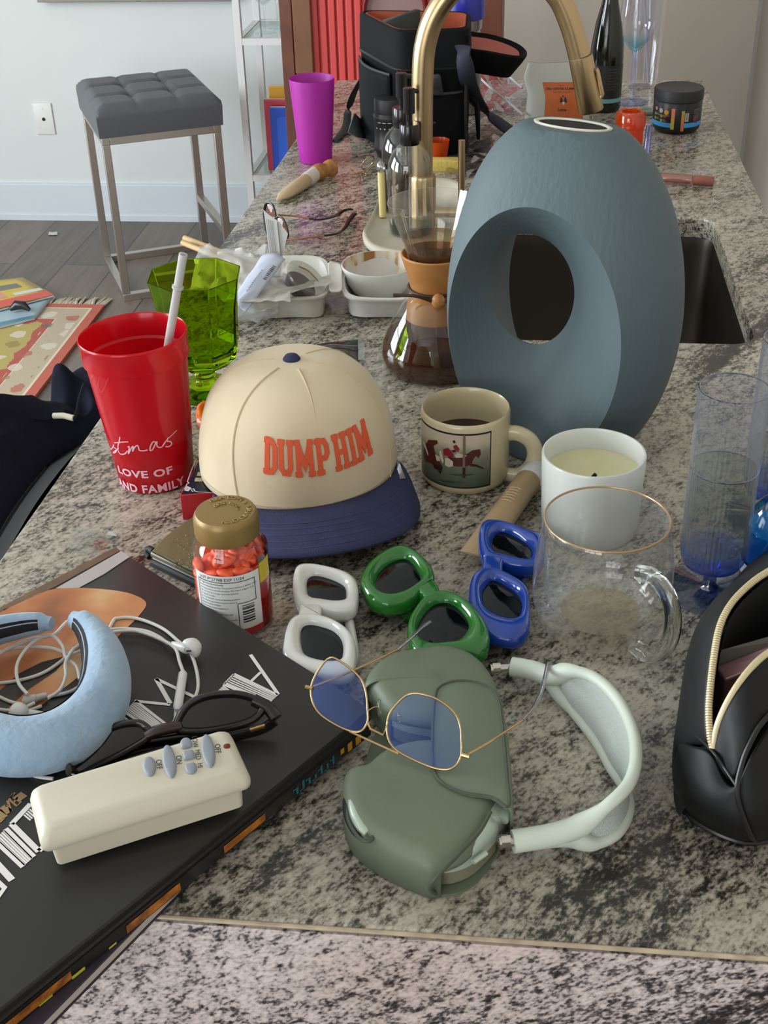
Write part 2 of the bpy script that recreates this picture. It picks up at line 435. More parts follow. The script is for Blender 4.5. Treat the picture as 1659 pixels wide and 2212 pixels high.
# picture frame low edge and wall plate
a = PY(85, 3, YB-0.02); b = PY(505, -3, YB-0.02)
t = thing('framed_picture', 'grey framed picture cut off by the top of the photo on the white wall', 'picture', ((a.x+b.x)/2, YB-0.03, a.z))
w = b.x-a.x
mk('frame_moulding', G().box((-w/2, -0.012, 0), (w/2, 0.028, 0.03)).box((-w/2, -0.012, 0.03), (-w/2+0.03, 0.028, 0.7)).box((w/2-0.03, -0.012, 0.03), (w/2, 0.028, 0.7)).box((-w/2, -0.012, 0.7), (w/2, 0.028, 0.73)), mat('brushed_grey_frame', '8f8a86', 0.35, 0.5), t, bev=0.002)
mk('canvas', G().box((-w/2+0.03, 0.005, 0.03), (w/2-0.03, 0.02, 0.7)), mat('picture_canvas', 'b9b6b0', 0.8, var=(5, '8f959a')), t)
c = PY(95, 257, YB-0.004)
t = thing('wall_plate', 'white wall plate with one small black socket beside the stool', 'wall plate', (c.x, YB-0.001, c.z-0.057))
pl = G().prism(rrect(0.072, 0.115, 0.004), 0, 0.006, 0.003, 2).xf(Matrix.Translation((0, 0, 0.0575)) @ Matrix.Rotation(PI/2, 4, 'X'))
mk('plate', pl, mat('white_plastic', 'dfe0de', 0.35), t)
mk('socket', G().lathe([(0, 0), (0.006, 0), (0.006, 0.003), (0.0035, 0.004), (0, 0.004)], 20).xf(Matrix.Translation((0, -0.006, 0.0575)) @ Matrix.Rotation(PI/2, 4, 'X')), mat('black_rubber', '151515', 0.5), t)
for dz in (0.02, 0.095):
    mk('screw', G().lathe([(0, 0), (0.003, 0), (0.0025, 0.001), (0, 0.001)], 12).xf(Matrix.Translation((0, -0.006, dz)) @ Matrix.Rotation(PI/2, 4, 'X')), mat('white_plastic', 'dfe0de', 0.35), t)

# ================================================================ island counter, sink
gr_top = granite('speckled_granite', (0, 0, math.radians(-52)), ('2e2d2b', '625e58', 'a09a90', 'c6c0b5', 'f4f1ea', 'd4cec4'))
gr_front = granite('pinkish_lit_granite', (0, math.radians(38), 0), ('302d2e', '6b6565', 'c0b5b2', 'e4d8d4', 'ffffff', 'ece2dc'), vein_w=0.4, scale=0.9, streak_w=0.07)  # paler tones than the top: the brighter light on this face, painted in
YN, YE = 0.556, 2.895          # near and far end of the worktop
XLn, XLf, XRn, XRf = -0.497, -0.432, 0.388, 0.366
isl = thing('kitchen_island', 'grey speckled granite kitchen island with waterfall end and undermount sink cut-out', 'kitchen island', (-0.05, 1.7, 0))
SX0, SX1, SY0, SY1 = -0.075, 0.288, 1.497, 1.975
TKN = 0.032
def edge_l(y): return XLn + (XLf-XLn)*(y-YN)/(YE-YN)
def edge_r(y): return XRn + (XRf-XRn)*(y-YN)/(YE-YN)
hole = [Vector((p.x+(SX0+SX1)/2, p.y+(SY0+SY1)/2, 0)) for p in rrect(SX1-SX0, SY1-SY0, 0.03, 6)]
outer = []
for p in hole:                 # one outline point for every point of the sink cut-out
    if p in (hole[0],): pass
hc = Vector(((SX0+SX1)/2, (SY0+SY1)/2, 0)); n4 = len(hole)//4
corners = [Vector((XRf, YE, 0)), Vector((XLf, YE, 0)), Vector((XLn, YN, 0)), Vector((XRn, YN, 0))]
g = G(); zt, zb = CT, CT-TKN
hv = [Vector((p.x, p.y, z)) for z in (zt, zb) for p in hole]
cv = [Vector((p.x, p.y, z)) for z in (zt, zb) for p in corners]
nh = len(hole); vs = hv+cv; fs = []
for lv, off, co in ((0, 0, 2*nh), (1, nh, 2*nh+4)):
    for q in range(4):
        arc = [off+q*n4+i for i in range(n4)]
        f = arc + [co+q]
        for i in range(n4-1): fs.append((arc[i], arc[i+1], co+q))
        nx = off + ((q+1)*n4) % nh
        fs.append((arc[-1], nx, co+(q+1) % 4, co+q))
for i in range(nh): fs.append((i, (i+1) % nh, nh+(i+1) % nh, nh+i))
for q in range(4): fs.append((2*nh+q, 2*nh+(q+1) % 4, 2*nh+4+(q+1) % 4, 2*nh+4+q))
mk('worktop', g.add(vs, fs), gr_top, isl, world=True, smooth=0, bev=0.0025, label='grey veined granite top with a rectangular sink cut-out')
mk('waterfall_panel', G().box((XLn, YN-0.002, 0.0), (XRn, YN+0.028, CT-0.006)), gr_front, isl, world=True, smooth=0, label='pinkish granite end panel dropping to the floor, brighter light put into its tones')
sm = G().tube([(XLn+0.002, YN-0.001, CT-0.002), ((XLn+XRn)/2, YN-0.001, CT-0.0022), (XRn-0.002, YN-0.001, CT-0.002)], 0.0017, 8)
mk('mitre_seam', sm, mat('tan_epoxy_seam', 'bfae92', 0.35, var=(60, '9c8c76')), isl, world=True)
m_cab = mat('island_cabinet_paint', 'b9b4ac', 0.5)
g = G(); zc = CT-TKN
g.box((-0.24, YN+0.03, 0.08), (-0.22, YE-0.02, zc)); g.box((0.32, YN+0.03, 0.08), (0.34, YE-0.02, zc)); g.box((-0.22, YE-0.04, 0.08), (0.32, YE-0.02, zc)); g.box((-0.22, YN+0.03, 0.0), (0.32, YE-0.05, 0.08))
mk('cabinet_base', g, m_cab, isl, world=True, smooth=0)
# stainless undermount sink
snk = thing('kitchen_sink', 'dark brushed steel undermount sink set into the granite island', 'sink', ((SX0+SX1)/2, (SY0+SY1)/2, CT-0.25))
m_steel = mat('brushed_steel', '77716a', 0.32, 1.0, bump=(300, 0.05, (1, 20, 1)))
W2, H2 = SX1-SX0+0.012, SY1-SY0+0.012
rg = []
for w_, h_, r_, z_ in ((W2+0.03, H2+0.03, 0.03, 0.216), (W2, H2, 0.03, 0.216), (W2-0.004, H2-0.004, 0.03, 0.20), (W2-0.012, H2-0.012, 0.035, 0.03), (W2-0.03, H2-0.03, 0.045, 0.008), (W2-0.08, H2-0.08, 0.05, 0.002), (0.1, 0.1, 0.049, 0.0)):
    rg.append([p+Vector((0, 0, z_)) for p in rrect(w_, h_, r_, 6)])
mk('basin', G().loft(rg, True, False, True), m_steel, snk, solid=0.0012)
mk('drain', G().lathe([(0, 0.003), (0.03, 0.003), (0.042, 0.006), (0.045, 0.003), (0.045, 0.0012)], 28), mat('drain_steel', '9a958c', 0.2, 1.0), snk)

# ================================================================ red cabinet, white shelf, stools, rug
YC = 3.70
xl = PY(601, 0, YC).x; xr2 = PY(1085, 0, YC).x; ztop = 1.75
t = thing('tall_cabinet', 'dark wood cabinet with red ribbed doors standing behind the far counter end', 'cabinet', ((xl+xr2)/2, YC, 0))
m_wood = mat('dark_red_wood', '5a2f22', 0.4, var=(9, '6e3d2a'), bump=(30, 0.1, (12, 12, 1)))
m_wood2 = mat('brown_walnut', '7a5236', 0.45, var=(8, '6a442c'))
m_red = mat('coral_red_lacquer', 'cc4745', 0.45)
hw = (xr2-xl)/2
mk('carcass', G().box((-hw, 0, 0), (-hw+0.035, 0.3, ztop)).box((hw-0.06, 0, 0), (hw, 0.3, ztop)).box((-hw, 0, ztop-0.03), (hw, 0.3, ztop)).box((-hw, 0.28, 0), (hw, 0.3, ztop)).box((-hw+0.03, 0, 0), (hw-0.06, 0.28, 0.08)), m_wood, t, bev=0.002)
dl = PY(640, 100, YC).x-(xl+xr2)/2
mk('door_stile', G().box((-hw+0.04, -0.018, PY(620, 157, YC).z), (-hw+0.092, 0.006, ztop-0.04)), m_wood2, t, bev=0.003)
for (xa, xb) in ((-hw+0.037, 0.022), (0.026, hw-0.062)):   # two ribbed doors
    g = G(); n = 12; wv = (xb-xa)/n
    for i in range(n):
        g.box((xa+i*wv+0.003, 0.0, 0.09), (xa+(i+1)*wv-0.003, 0.014, ztop-0.035))
    g.box((xa, 0.012, 0.09), (xb, 0.026, ztop-0.035))
    mk('door', g, m_red, t, bev=0.003)
cc = PY(853, 32, YC-0.01)
rr = 0.085
mk('round_handle', G().tube([(cc.x-(xl+xr2)/2+rr*math.cos(a), -0.012, cc.z+0.01+rr*math.sin(a)) for a in [2*PI*i/40 for i in range(40)]], (0.006, 0.012), 8, closed=True), mat('red_handle_ring', '7d1f1f', 0.4), t)
mk('handle_plate', G().lathe([(0, 0), (rr, 0), (rr, 0.004), (0, 0.004)], 48).xf(Matrix.Translation((cc.x-(xl+xr2)/2, -0.001, cc.z+0.01)) @ Matrix.Rotation(PI/2, 4, 'X')), mat('mauve_plate', '8f706e', 0.55), t)

# white shelf with glass shelves
YS = 4.14
xa = PY(527, 217, YS).x; xb = xa+0.36
t = thing('metal_shelf', 'slim white metal shelving unit with glass shelves left of the red cabinet', 'shelf', (xa+0.18, YS, 0))
m_wm = mat('white_metal', 'd9dad8', 0.4)
D = 0.3
for i, (x, y) in enumerate(((0, 0), (0.36, 0), (0, D), (0.36, D))):
    mk('upright', G().box((x-0.18-0.011, y-0.011, 0), (x-0.18+0.011, y+0.011, 1.9)), m_wm, t, bev=0.001)
m_shelfglass = thin('shelf_glass', 'dfe9e6', base=0.1)
zs = [PY(560, 82, YS).z, PY(565, 377, YS).z, 1.4]
for z in zs:
    g = G(); g.box((-0.17, -0.01, z-0.02), (0.17, 0.01, z)); g.box((-0.17, D-0.01, z-0.02), (0.17, D+0.01, z)); g.box((-0.19, 0.01, z-0.02), (-0.17, D-0.01, z)); g.box((0.17, 0.01, z-0.02), (0.19, D-0.01, z))
    mk('shelf_rail', g, m_wm, t)
    mk('shelf_pane', G().box((-0.168, 0.012, z-0.008), (0.168, D-0.012, z-0.002)), m_shelfglass, t)
# stem glasses standing on the upper shelf
m_clear = thin('clear_glass', 'fafcfc', base=0.05, edge=0.6)
def stemglass(x, y, z, label, grp):
    t = thing('wine_glass', label, 'glass', (x, y, z), 0, grp)
    mk('foot', G().lathe([(0.0, 0.0), (0.034, 0.0), (0.034, 0.0015), (0.004, 0.004), (0.0, 0.004)], 28), m_clear, t)
    mk('stem', G().lathe([(0.0045, 0.003), (0.0035, 0.02), (0.0035, 0.07), (0.006, 0.085)], 14), m_clear, t)
    mk('bowl', G().lathe([(0.0, 0.083), (0.012, 0.086), (0.03, 0.1), (0.037, 0.125), (0.034, 0.16), (0.03, 0.185), (0.029, 0.185), (0.033, 0.16), (0.036, 0.125), (0.029, 0.101), (0.0, 0.0845)], 28), m_clear, t)
    return t
xs0 = xa
stemglass(PY(575, 55, YS+0.1).x-0.004, YS+0.1, zs[0]-0.002, 'clear stem glass on the glass shelf, the left and nearer of two', 'stem glasses on the upper shelf')
stemglass(PY(597, 45, YS+0.16).x, YS+0.18, zs[0]-0.002, 'clear stem glass on the glass shelf, next to the red cabinet side', 'stem glasses on the upper shelf')
# colourful boxes on the lower shelf
zlow = zs[1]-0.002
def slab(name, label, cat, px0, px1, pytop, y, th, m, inner=None):
    x0 = PY(px0, 300, y).x; x1 = PY(px1, 300, y).x; z1 = PY((px0+px1)/2, pytop, y).z
    t = thing(name, label, cat, ((x0+x1)/2, y, zlow)); w = (x1-x0)/2
    mk('cover', G().box((-w, 0, 0), (w, th, z1-zlow)), m, t, bev=0.004)
    mk('pages', G().box((-w+0.003, 0.003, 0.002), (w-0.003, th-0.003, z1-zlow+0.0012)), mat('page_cream', 'd8d2c2', 0.8), t)
    if inner:
        mk('cover_panel', G().prism(rrect((w*2)*0.7, (z1-zlow)*0.8, 0.015), 0, 0.0015).xf(Matrix.Translation((0.01, 0.0, (z1-zlow)*0.46)) @ Matrix.Rotation(PI/2, 4, 'X')), inner, t)
    return t
slab('picture_book', 'bright blue picture book standing in front on the lower white shelf', 'book', 586, 640, 232, YS+0.03, 0.012, mat('blue_cover', '2251c4', 0.35), mat('bright_blue_panel', '2f66dc', 0.35))
slab('picture_book', 'pinkish red picture book behind the blue one on the lower shelf', 'book', 575, 636, 215, YS+0.055, 0.014, mat('pink_red_cover', 'c23a4e', 0.35))
slab('picture_book', 'mustard yellow picture book rearmost on the lower white shelf', 'book', 587, 640, 186, YS+0.085, 0.014, mat('mustard_cover', 'd9a32f', 0.4))

# counter stool with tufted grey seat
A = FL(275, 652); B = FL(228, 565); Cc = FL(452, 533)
ctr = (A+Cc)/2; ang = math.atan2((Cc-B).y, (Cc-B).x); sw = (Cc-B).length; sd = (B-A).length
m_leather = mat('dark_grey_leatherette', '53555a', 0.42, bump=(260, 0.12))
m_nickel = mat('brushed_nickel', 'c6bfb8', 0.36, 1.0)
FH = 0.535
def tufted(g, w, d, z, h, R=0.035):
    nu, nv = 42, 42
    def fn(u, v):
        x = (u-0.5)*w; y = (v-0.5)*d
        ex = min(w/2-abs(x), d/2-abs(y))
        top = h - 0.022*(max(0, 1-ex/R))**2.2
        tx = abs(math.sin(PI*u*3)); ty = abs(math.sin(PI*v*3))
        seam = 0.010*math.exp(-(tx/0.22)**2)*min(1, ex/0.05) + 0.010*math.exp(-(ty/0.22)**2)*min(1, ex/0.05)
        btn = 0
        for a in (1/3, 2/3):
            for b in (1/3, 2/3): btn += 0.014*math.exp(-((u-a)**2+(v-b)**2)/0.0025)
        return Vector((x, y, z+top-seam-btn))
    g.grid(fn, nu, nv)
    rim = [fn(i/nu, 0) for i in range(nu)] + [fn(1, j/nv) for j in range(nv)] + [fn(1-i/nu, 1) for i in range(nu)] + [fn(0, 1-j/nv) for j in range(nv)]
    low = [Vector((p.x*1.012, p.y*1.012, z+h*0.62)) for p in rim]; bot = [Vector((p.x*1.0, p.y*1.0, z)) for p in rim]
    return g.loft([rim, low, bot], True, False, True)
t = thing('counter_stool', 'counter stool with tufted dark grey seat on brushed steel sled legs', 'stool', (ctr.x-0.008, ctr.y, 0), ang)
mk('seat', tufted(G(), sw+0.012, sd+0.012, FH, 0.098), m_leather, t, merge=True, smooth=60)
k = 0.024; hx, hy = sw/2-k/2, sd/2-k/2
g = G()
for s in (-1, 1):
    g.bar((s*hx, -hy-k/2, FH-k/2), (s*hx, hy+k/2, FH-k/2), k, k); g.bar((-hx+k/2, s*hy, FH-k/2), (hx-k/2, s*hy, FH-k/2), k, k)
mk('seat_frame', g, m_nickel, t, bev=0.0015)
for sx in (-1, 1):
    for sy in (-1, 1):
        mk('leg', G().bar((sx*hx, sy*hy, k), (sx*hx, sy*hy, FH-k), k, k, (1, 0, 0)), m_nickel, t, bev=0.0015)
for s in (-1, 1): mk('floor_rail', G().bar((-hx-k/2, s*hy, k/2), (hx+k/2, s*hy, k/2), k, k), m_nickel, t, bev=0.0015)
mk('floor_rail', G().bar((-hx, -hy+k/2, k/2), (-hx, hy-k/2, k/2), k, k), m_nickel, t, bev=0.0015)
mk('footrest', G().bar((hx, -hy+k/2, 0.19), (hx, hy-k/2, 0.19), k, k), m_nickel, t, bev=0.0015)

# rug
def rug_mat(x1, y1):
    m, nt, out = newmat('faded_floral_rug'); L = nt.links
    tc = nt.nodes.new('ShaderNodeTexCoord'); sp = nt.nodes.new('ShaderNodeSeparateXYZ'); L.new(tc.outputs['Object'], sp.inputs[0])
    dx = N(nt, 'ShaderNodeMath', _operation='SUBTRACT', i0=x1); L.new(sp.outputs[0], dx.inputs[1])
    dy = N(nt, 'ShaderNodeMath', _operation='SUBTRACT', i0=y1); L.new(sp.outputs[1], dy.inputs[1])
    mn = N(nt, 'ShaderNodeMath', _operation='MINIMUM'); L.new(dx.outputs[0], mn.inputs[0]); L.new(dy.outputs[0], mn.inputs[1])
    no = N(nt, 'ShaderNodeTexNoise', Scale=14.0, Detail=2.0); L.new(tc.outputs['Object'], no.inputs['Vector'])
    # the inner edge of the border is scalloped
    sc = N(nt, 'ShaderNodeMath', _operation='MULTIPLY_ADD', i1=0.09, i2=-0.045); L.new(no.outputs[0], sc.inputs[0])
    gt = N(nt, 'ShaderNodeMath', _operation='GREATER_THAN', i1=0.135); L.new(mn.outputs[0], gt.inputs[0])
    ms = N(nt, 'ShaderNodeMath', _operation='MULTIPLY'); L.new(sc.outputs[0], ms.inputs[0]); L.new(gt.outputs[0], ms.inputs[1])
    ad = N(nt, 'ShaderNodeMath', _operation='ADD'); L.new(mn.outputs[0], ad.inputs[0]); L.new(ms.outputs[0], ad.inputs[1])
    r = ramp(nt, [(0.0, lin('b5604f')), (0.030, lin('d0c4ae')), (0.037, lin('b3a48c')), (0.118, lin('c9bba3')), (0.125, lin('a9564b')), (0.160, lin('ab9c5e'))], 'CONSTANT')
    L.new(ad.outputs[0], r.inputs[0])
    # flowers in the border and the field
    vo = N(nt, 'ShaderNodeTexVoronoi', Scale=13.0, Randomness=0.6); L.new(tc.outputs['Object'], vo.inputs['Vector'])
    n2 = N(nt, 'ShaderNodeTexNoise', Scale=30.0, Detail=2.0); L.new(tc.outputs['Object'], n2.inputs['Vector'])
    vd = N(nt, 'ShaderNodeMath', _operation='MULTIPLY_ADD', i1=0.5); L.new(n2.outputs[0], vd.inputs[0]); L.new(vo.outputs['Distance'], vd.inputs[2])
    fm = N(nt, 'ShaderNodeMath', _operation='LESS_THAN', i1=0.58); L.new(vd.outputs[0], fm.inputs[0])
    hs = ramp(nt, [(0.0, lin('cbc6b4')), (0.25, lin('a85a4c')), (0.5, lin('5f665f')), (0.58, lin('cfc5b4')), (0.8, lin('8f7a4a'))], 'CONSTANT')
    spc = nt.nodes.new('ShaderNodeSeparateColor'); L.new(vo.outputs['Color'], spc.inputs[0]); L.new(spc.outputs[0], hs.inputs[0])
    ins = N(nt, 'ShaderNodeMath', _operation='GREATER_THAN', i1=0.05); L.new(mn.outputs[0], ins.inputs[0])
    f1 = N(nt, 'ShaderNodeMath', _operation='MULTIPLY'); L.new(fm.outputs[0], f1.inputs[0]); L.new(ins.outputs[0], f1.inputs[1])
    f2 = N(nt, 'ShaderNodeMath', _operation='MULTIPLY', i1=0.75); L.new(f1.outputs[0], f2.inputs[0])
    mx = N(nt, 'ShaderNodeMixRGB'); L.new(f2.outputs[0], mx.inputs[0]); L.new(r.outputs[0], mx.inputs[1]); L.new(hs.outputs[0], mx.inputs[2])
    b = N(nt, 'ShaderNodeBsdfPrincipled', Roughness=0.95); L.new(mx.outputs[0], b.inputs['Base Color'])
    n3 = N(nt, 'ShaderNodeTexNoise', Scale=400.0); L.new(tc.outputs['Object'], n3.inputs['Vector'])
    bp = N(nt, 'ShaderNodeBump', Strength=0.4, Distance=0.003); L.new(n3.outputs[0], bp.inputs['Height']); L.new(bp.outputs[0], b.inputs['Normal'])
    L.new(b.outputs[0], out.inputs[0]); return m
rx = FL(0, 955, 0.01).x; ry = FL(150, 657, 0.01).y
t = thing('area_rug', 'faded floral rug with coral border and cream fringe on the wood floor', 'rug', (rx-0.85, ry-1.2, 0))
mk('pile', G().box((-0.85, -1.2, 0.001), (0.85, 1.2, 0.011)), rug_mat(0.85, 1.2), t, smooth=0)
g = G(); random.seed(3)
for i in range(150):
    x = -0.85+1.7*(i+0.5)/150; q = random.uniform(-0.02, 0.02)
    g.tube([(x, 1.195, 0.006), (x+q*0.4, 1.225, 0.007), (x+q, 1.25+random.uniform(0, 0.03), 0.004)], [0.005, 0.0055, 0.003], 5)
f = mk('fringe', g, mat('cream_fringe', 'cfc6b4', 0.9), t); f['kind'] = 'stuff'

# magazines on the rug
def magazine(label, corners, z, m, decals, th=0.006, fold=0.0):
    t = thing('magazine', label, 'magazine', (corners[0].x, corners[0].y, z))
    a, b, c_, d = corners
    def fn(u, v):
        p = a.lerp(b, u).lerp(d.lerp(c_, u), v); return Vector((p.x, p.y, z+th+fold*math.sin(PI*u)*0.5+fold*v*(1-v)))
    top = G().grid(fn, 8, 8); mk('cover', top, m, t, world=True, solid=0.0012)
    mk('pages', G().loft([[Vector((p.x, p.y, z+0.001)) for p in corners], [Vector((p.x, p.y, z+th-0.001)) for p in corners]], True, True, True), mat('magazine_pages', 'c9ccce', 0.6), t, world=True)
    for (nm, u0, v0, u1, v1, mm) in decals:
        mk(nm, G().grid(lambda u, v: fn(u0+(u1-u0)*u, v0+(v1-v0)*v)+Vector((0, 0, 0.0012)), 3, 3), mm, t, world=True)
    return t
cs = [FL(-70, 700, 0.03), FL(0, 682, 0.03), FL(116, 636, 0.03), FL(48, 598, 0.03), ]
cs = [FL(-90, 690, 0.03), FL(116, 636, 0.03), FL(48, 598, 0.03), FL(-150, 628, 0.03)]
low = [FL(-60, 720, 0.02), FL(75, 686, 0.02), FL(112, 640, 0.02), FL(-20, 640, 0.02)]
magazine('pale blue and white magazine lying underneath the yellow one on the rug', low, 0.012, mat('pale_blue_magazine', '9fb4bf', 0.4), [('stripe', 0.1, 0.02, 0.95, 0.16, mat('teal_stripe', '4c8090', 0.4))], th=0.006)
magazine('yellow and orange glossy magazine with grey band, topmost on the rug', cs, 0.021, mat('yellow_magazine', 'c9ad36', 0.35), [('red_band', 0.0, 0.0, 1.0, 0.22, mat('magazine_red', 'cf4a35', 0.35)), ('grey_band', 0.0, 0.55, 0.85, 0.74, mat('magazine_grey', '6f6a6b', 0.4)), ('title_panel', 0.1, 0.28, 0.6, 0.5, mat('magazine_salmon', 'cf8d78', 0.4)), ('white_strip', 0.68, 0.27, 0.98, 0.38, mat('magazine_white', 'cfcfca', 0.4))], th=0.007, fold=0.006)
q = FL(42, 668, 0.03)
mk2 = mk('hair_clip', G().tube([q+Vector((-0.03, -0.005, 0.0)), q+Vector((-0.01, 0.006, 0.012)), q+Vector((0.015, 0.004, 0.012)), q+Vector((0.035, -0.004, 0.0))], [0.006, 0.016, 0.014, 0.006], 10), mat('black_plastic', '17181a', 0.3)); tag(mk2, 'small black hair clip lying on the edge of the magazines', 'hair clip')

# chair with grey seat and the hoodie thrown over it
m_grey = mat('grey_seat_vinyl', '8d939b', 0.5, bump=(200, 0.08))
zt2 = 0.70
edge = [FL(-60, 1290, zt2), FL(0, 1190, zt2), FL(60, 1090, zt2), FL(120, 1010, zt2), FL(165, 962, zt2), FL(205, 928, zt2)]
edge = spl(edge, 5)
t = thing('bar_chair', 'grey vinyl bar chair with black piping drawn up to the counter, under the hoodie', 'chair', (-0.86, 1.45, 0))
inner = [Vector((-1.02-0.0*i, p.y, zt2)) for i, p in enumerate(edge)]
poly = [Vector((p.x+0.03, p.y, 0)) for p in edge] + [Vector((-0.85, edge[-1].y+0.02, 0)), Vector((-1.05, 1.62, 0)), Vector((-1.08, 1.3, 0)), Vector((-0.98, edge[0].y, 0))]
mk('seat', G().prism(poly, zt2-0.07, zt2, 0.02, 4), m_grey, t, world=True)
mk('piping', G().tube([p+Vector((-0.012, 0, -0.001)) for p in edge], 0.0025, 8), mat('black_piping', '1c1d20', 0.5), t, world=True)
for (x, y) in ((-0.68, 1.24), (-0.70, 1.66), (-1.02, 1.3), (-1.02, 1.6)):
    mk('leg', G().tube([(x, y, 0), (x*0.99, y, zt2-0.07)], 0.013, 10), mat('black_metal', '1d1d1f', 0.4, 0.6), t, world=True)
# hoodie: a draped, folded cloth
m_hood = mat('navy_fleece', '151622', 0.95, spec=0.1, bump=(420, 0.35), var=(25, '1a1b29'))
outl = [(-150, 1330), (-130, 1100), (-60, 1010), (0, 978), (35, 948), (75, 905), (108, 868), (128, 828), (150, 795), (178, 778), (205, 785), (222, 830), (228, 890), (188, 912), (138, 940), (92, 985), (30, 1062), (-14, 1130), (-80, 1260)]
zh = zt2+0.03
oc = spl([FL(x, y, zh) for x, y in outl], 4, True); oc = resample(oc, 96, True)
cen = Vector((sum(p.x for p in oc)/96, sum(p.y for p in oc)/96, zh))
rings = []
for k_ in range(0, 24):
    s = 1-k_/24.0; ring = []
    for j, p in enumerate(oc):
        q = cen.lerp(p, s); d = (1-s)
        hgt = 0.075*math.sin(min(1, d*2.2)*PI/2)
        fold = 0.042*(noise.noise(Vector((q.x*9, q.y*4.5, 1.3)))+0.6*noise.noise(Vector((q.x*22+q.y*9, q.y*7, 4.7))))*min(1, d*4)
        # two long folds running across
        fold += 0.022*math.sin(46*(q.x*0.5+q.y*0.55)+5*noise.noise(Vector((q.x*5, q.y*5, 0))))*min(1, d*4)
        ring.append(Vector((q.x, q.y, zh-0.010+hgt+fold*1.3)))
    rings.append(ring)
skirt = [Vector((p.x, p.y, zt2+0.002)) for p in oc]
hd = thing('hoodie', 'navy blue hoodie with cream drawstring tip heaped on the bar chair', 'hoodie', (cen.x, cen.y, zt2))
mk('cloth', G().loft([[Vector((cen.x+(p.x-cen.x)*0.97, p.y, max(zt2+0.001, p.z))) for p in skirt]]+rings, True, True, True), m_hood, hd, world=True, smooth=80, sub=1)
a = FL(116, 898, zh+0.065); b = FL(158, 903, zh+0.065)
mk('drawstring_tip', G().tube([a, a.lerp(b, 0.5)+Vector((0, 0, 0.002)), b], 0.0042, 10), mat('cream_cord', 'd8d0bf', 0.7), hd, world=True)
mk('drawstring', G().tube(spl([b, FL(166, 890, zh+0.05), FL(172, 860, zh+0.045), FL(182, 830, zh+0.03)], 4), 0.0028, 8), m_hood, hd, world=True)
# ================================================================ things on the counter: helpers
def depth(p): return -(RM.transposed() @ (Vector(p)-CAM)).z
def BF(px, py, r):               # centre of a round base whose nearest rim point shows at the pixel
    p = P(px, py); d = Vector((p.x, p.y, 0)).normalized(); return p + d*r
def HT(px, py, b):               # height above the counter at which the pixel's ray passes over base b
    d = ray(px, py); q = Vector((b[0], b[1])); t = (d.x*q.x+d.y*q.y)/(d.x**2+d.y**2); return CAM.z+t*d.z-CT
def RW(wpx, b, z): return wpx/2*depth((b[0], b[1], CT+z))/FPX
def T(pts, z=0.0): return [P(x, y, z) for x, y in pts]
def ring_by_angle(poly, c, n):   # points of a star-shaped outline at n even angles round c
    out = []
    m = len(poly)
    for k in range(n):
        a = 2*PI*k/n; d = Vector((math.cos(a), math.sin(a))); best = None
        for i in range(m):
            p = poly[i]; q = poly[(i+1) % m]; ex, ey = q.x-p.x, q.y-p.y
            den = d.x*ey-d.y*ex
            if abs(den) < 1e-12: continue
            t = ((p.x-c.x)*ey-(p.y-c.y)*ex)/den; u = ((p.x-c.x)*d.y-(p.y-c.y)*d.x)/den
            if t > 0 and -1e-6 <= u <= 1+1e-6 and (best is None or t > best): best = t
        out.append(Vector((c.x+d.x*(best or 0), c.y+d.y*(best or 0), 0)))
    return out
CTV = Vector((0, 0, CT))

# ================================================================ books
ZB = 0.033
bT, bR, bB, bL = (P(250, 1184, ZB), P(800, 1531, ZB), P(0, 2177, ZB), None)
dv = (bB-bR).normalized(); bB = bR + dv*0.345; bL = bT + dv*0.345
def book(name, label, corners, z0, z1, mcov, mpage, inset=0.975, k=0.0032):
    t = thing(name, label, 'book', (corners[0].x, corners[0].y, CT+z0))
    q = [Vector((p.x, p.y, 0)) for p in corners]; c = sum(q, Vector())/4
    ins = [c+(p-c)*inset for p in q]
    mk('front_cover', G().prism(q, CT+z1-k, CT+z1, 0.0008, 2), mcov, t, world=True)
    mk('back_cover', G().prism(q, CT+z0, CT+z0+k), mcov, t, world=True)
    mk('pages', G().prism(ins, CT+z0+k, CT+z1-k), mpage, t, world=True)
    return t
m_blackcover = mat('satin_black_cover', '2a2927', 0.38, spec=0.4)
m_pages = mat('page_cream', 'd8d2c2', 0.8)
def offs(corners, d, shrink=1.0, rot=0.0):
    c = sum(corners, Vector())/4; m = Matrix.Rotation(rot, 3, 'Z')
    return [c + m @ ((p-c)*shrink) + Vector(d) for p in corners]
q0 = [bT, bL, bB, bR]
qb2 = offs(q0, (0.001, -0.002, 0), 0.995, math.radians(-0.3))
e0, e1_ = P(448, 1858, 0.0), P(101, 2207, 0.0); e1_ = e0+(e1_-e0).normalized()*0.27; ed = (e1_-e0).normalized(); eo = Vector((ed.y, -ed.x, 0)); eo = eo if eo.x < 0 else -eo
e0 = e0-eo*0.004; e1_ = e1_-eo*0.006
qb3 = [e0+eo*0.26, e1_+eo*0.26, e1_, e0]
b3 = book('art_book', 'pale paged book with dark purple cover lying lowest in the book stack', qb3, 0.0002, 0.0100, mat('dark_purple_cover', '2b2230', 0.4), mat('grey_cream_pages', 'b5aca2', 0.8), 0.994, 0.0016)
b2 = book('art_book', 'black book with orange and teal printed spine, middle of the stack', qb2, 0.0102, 0.0218, mat('black_gloss_cover', '191817', 0.25), m_pages)
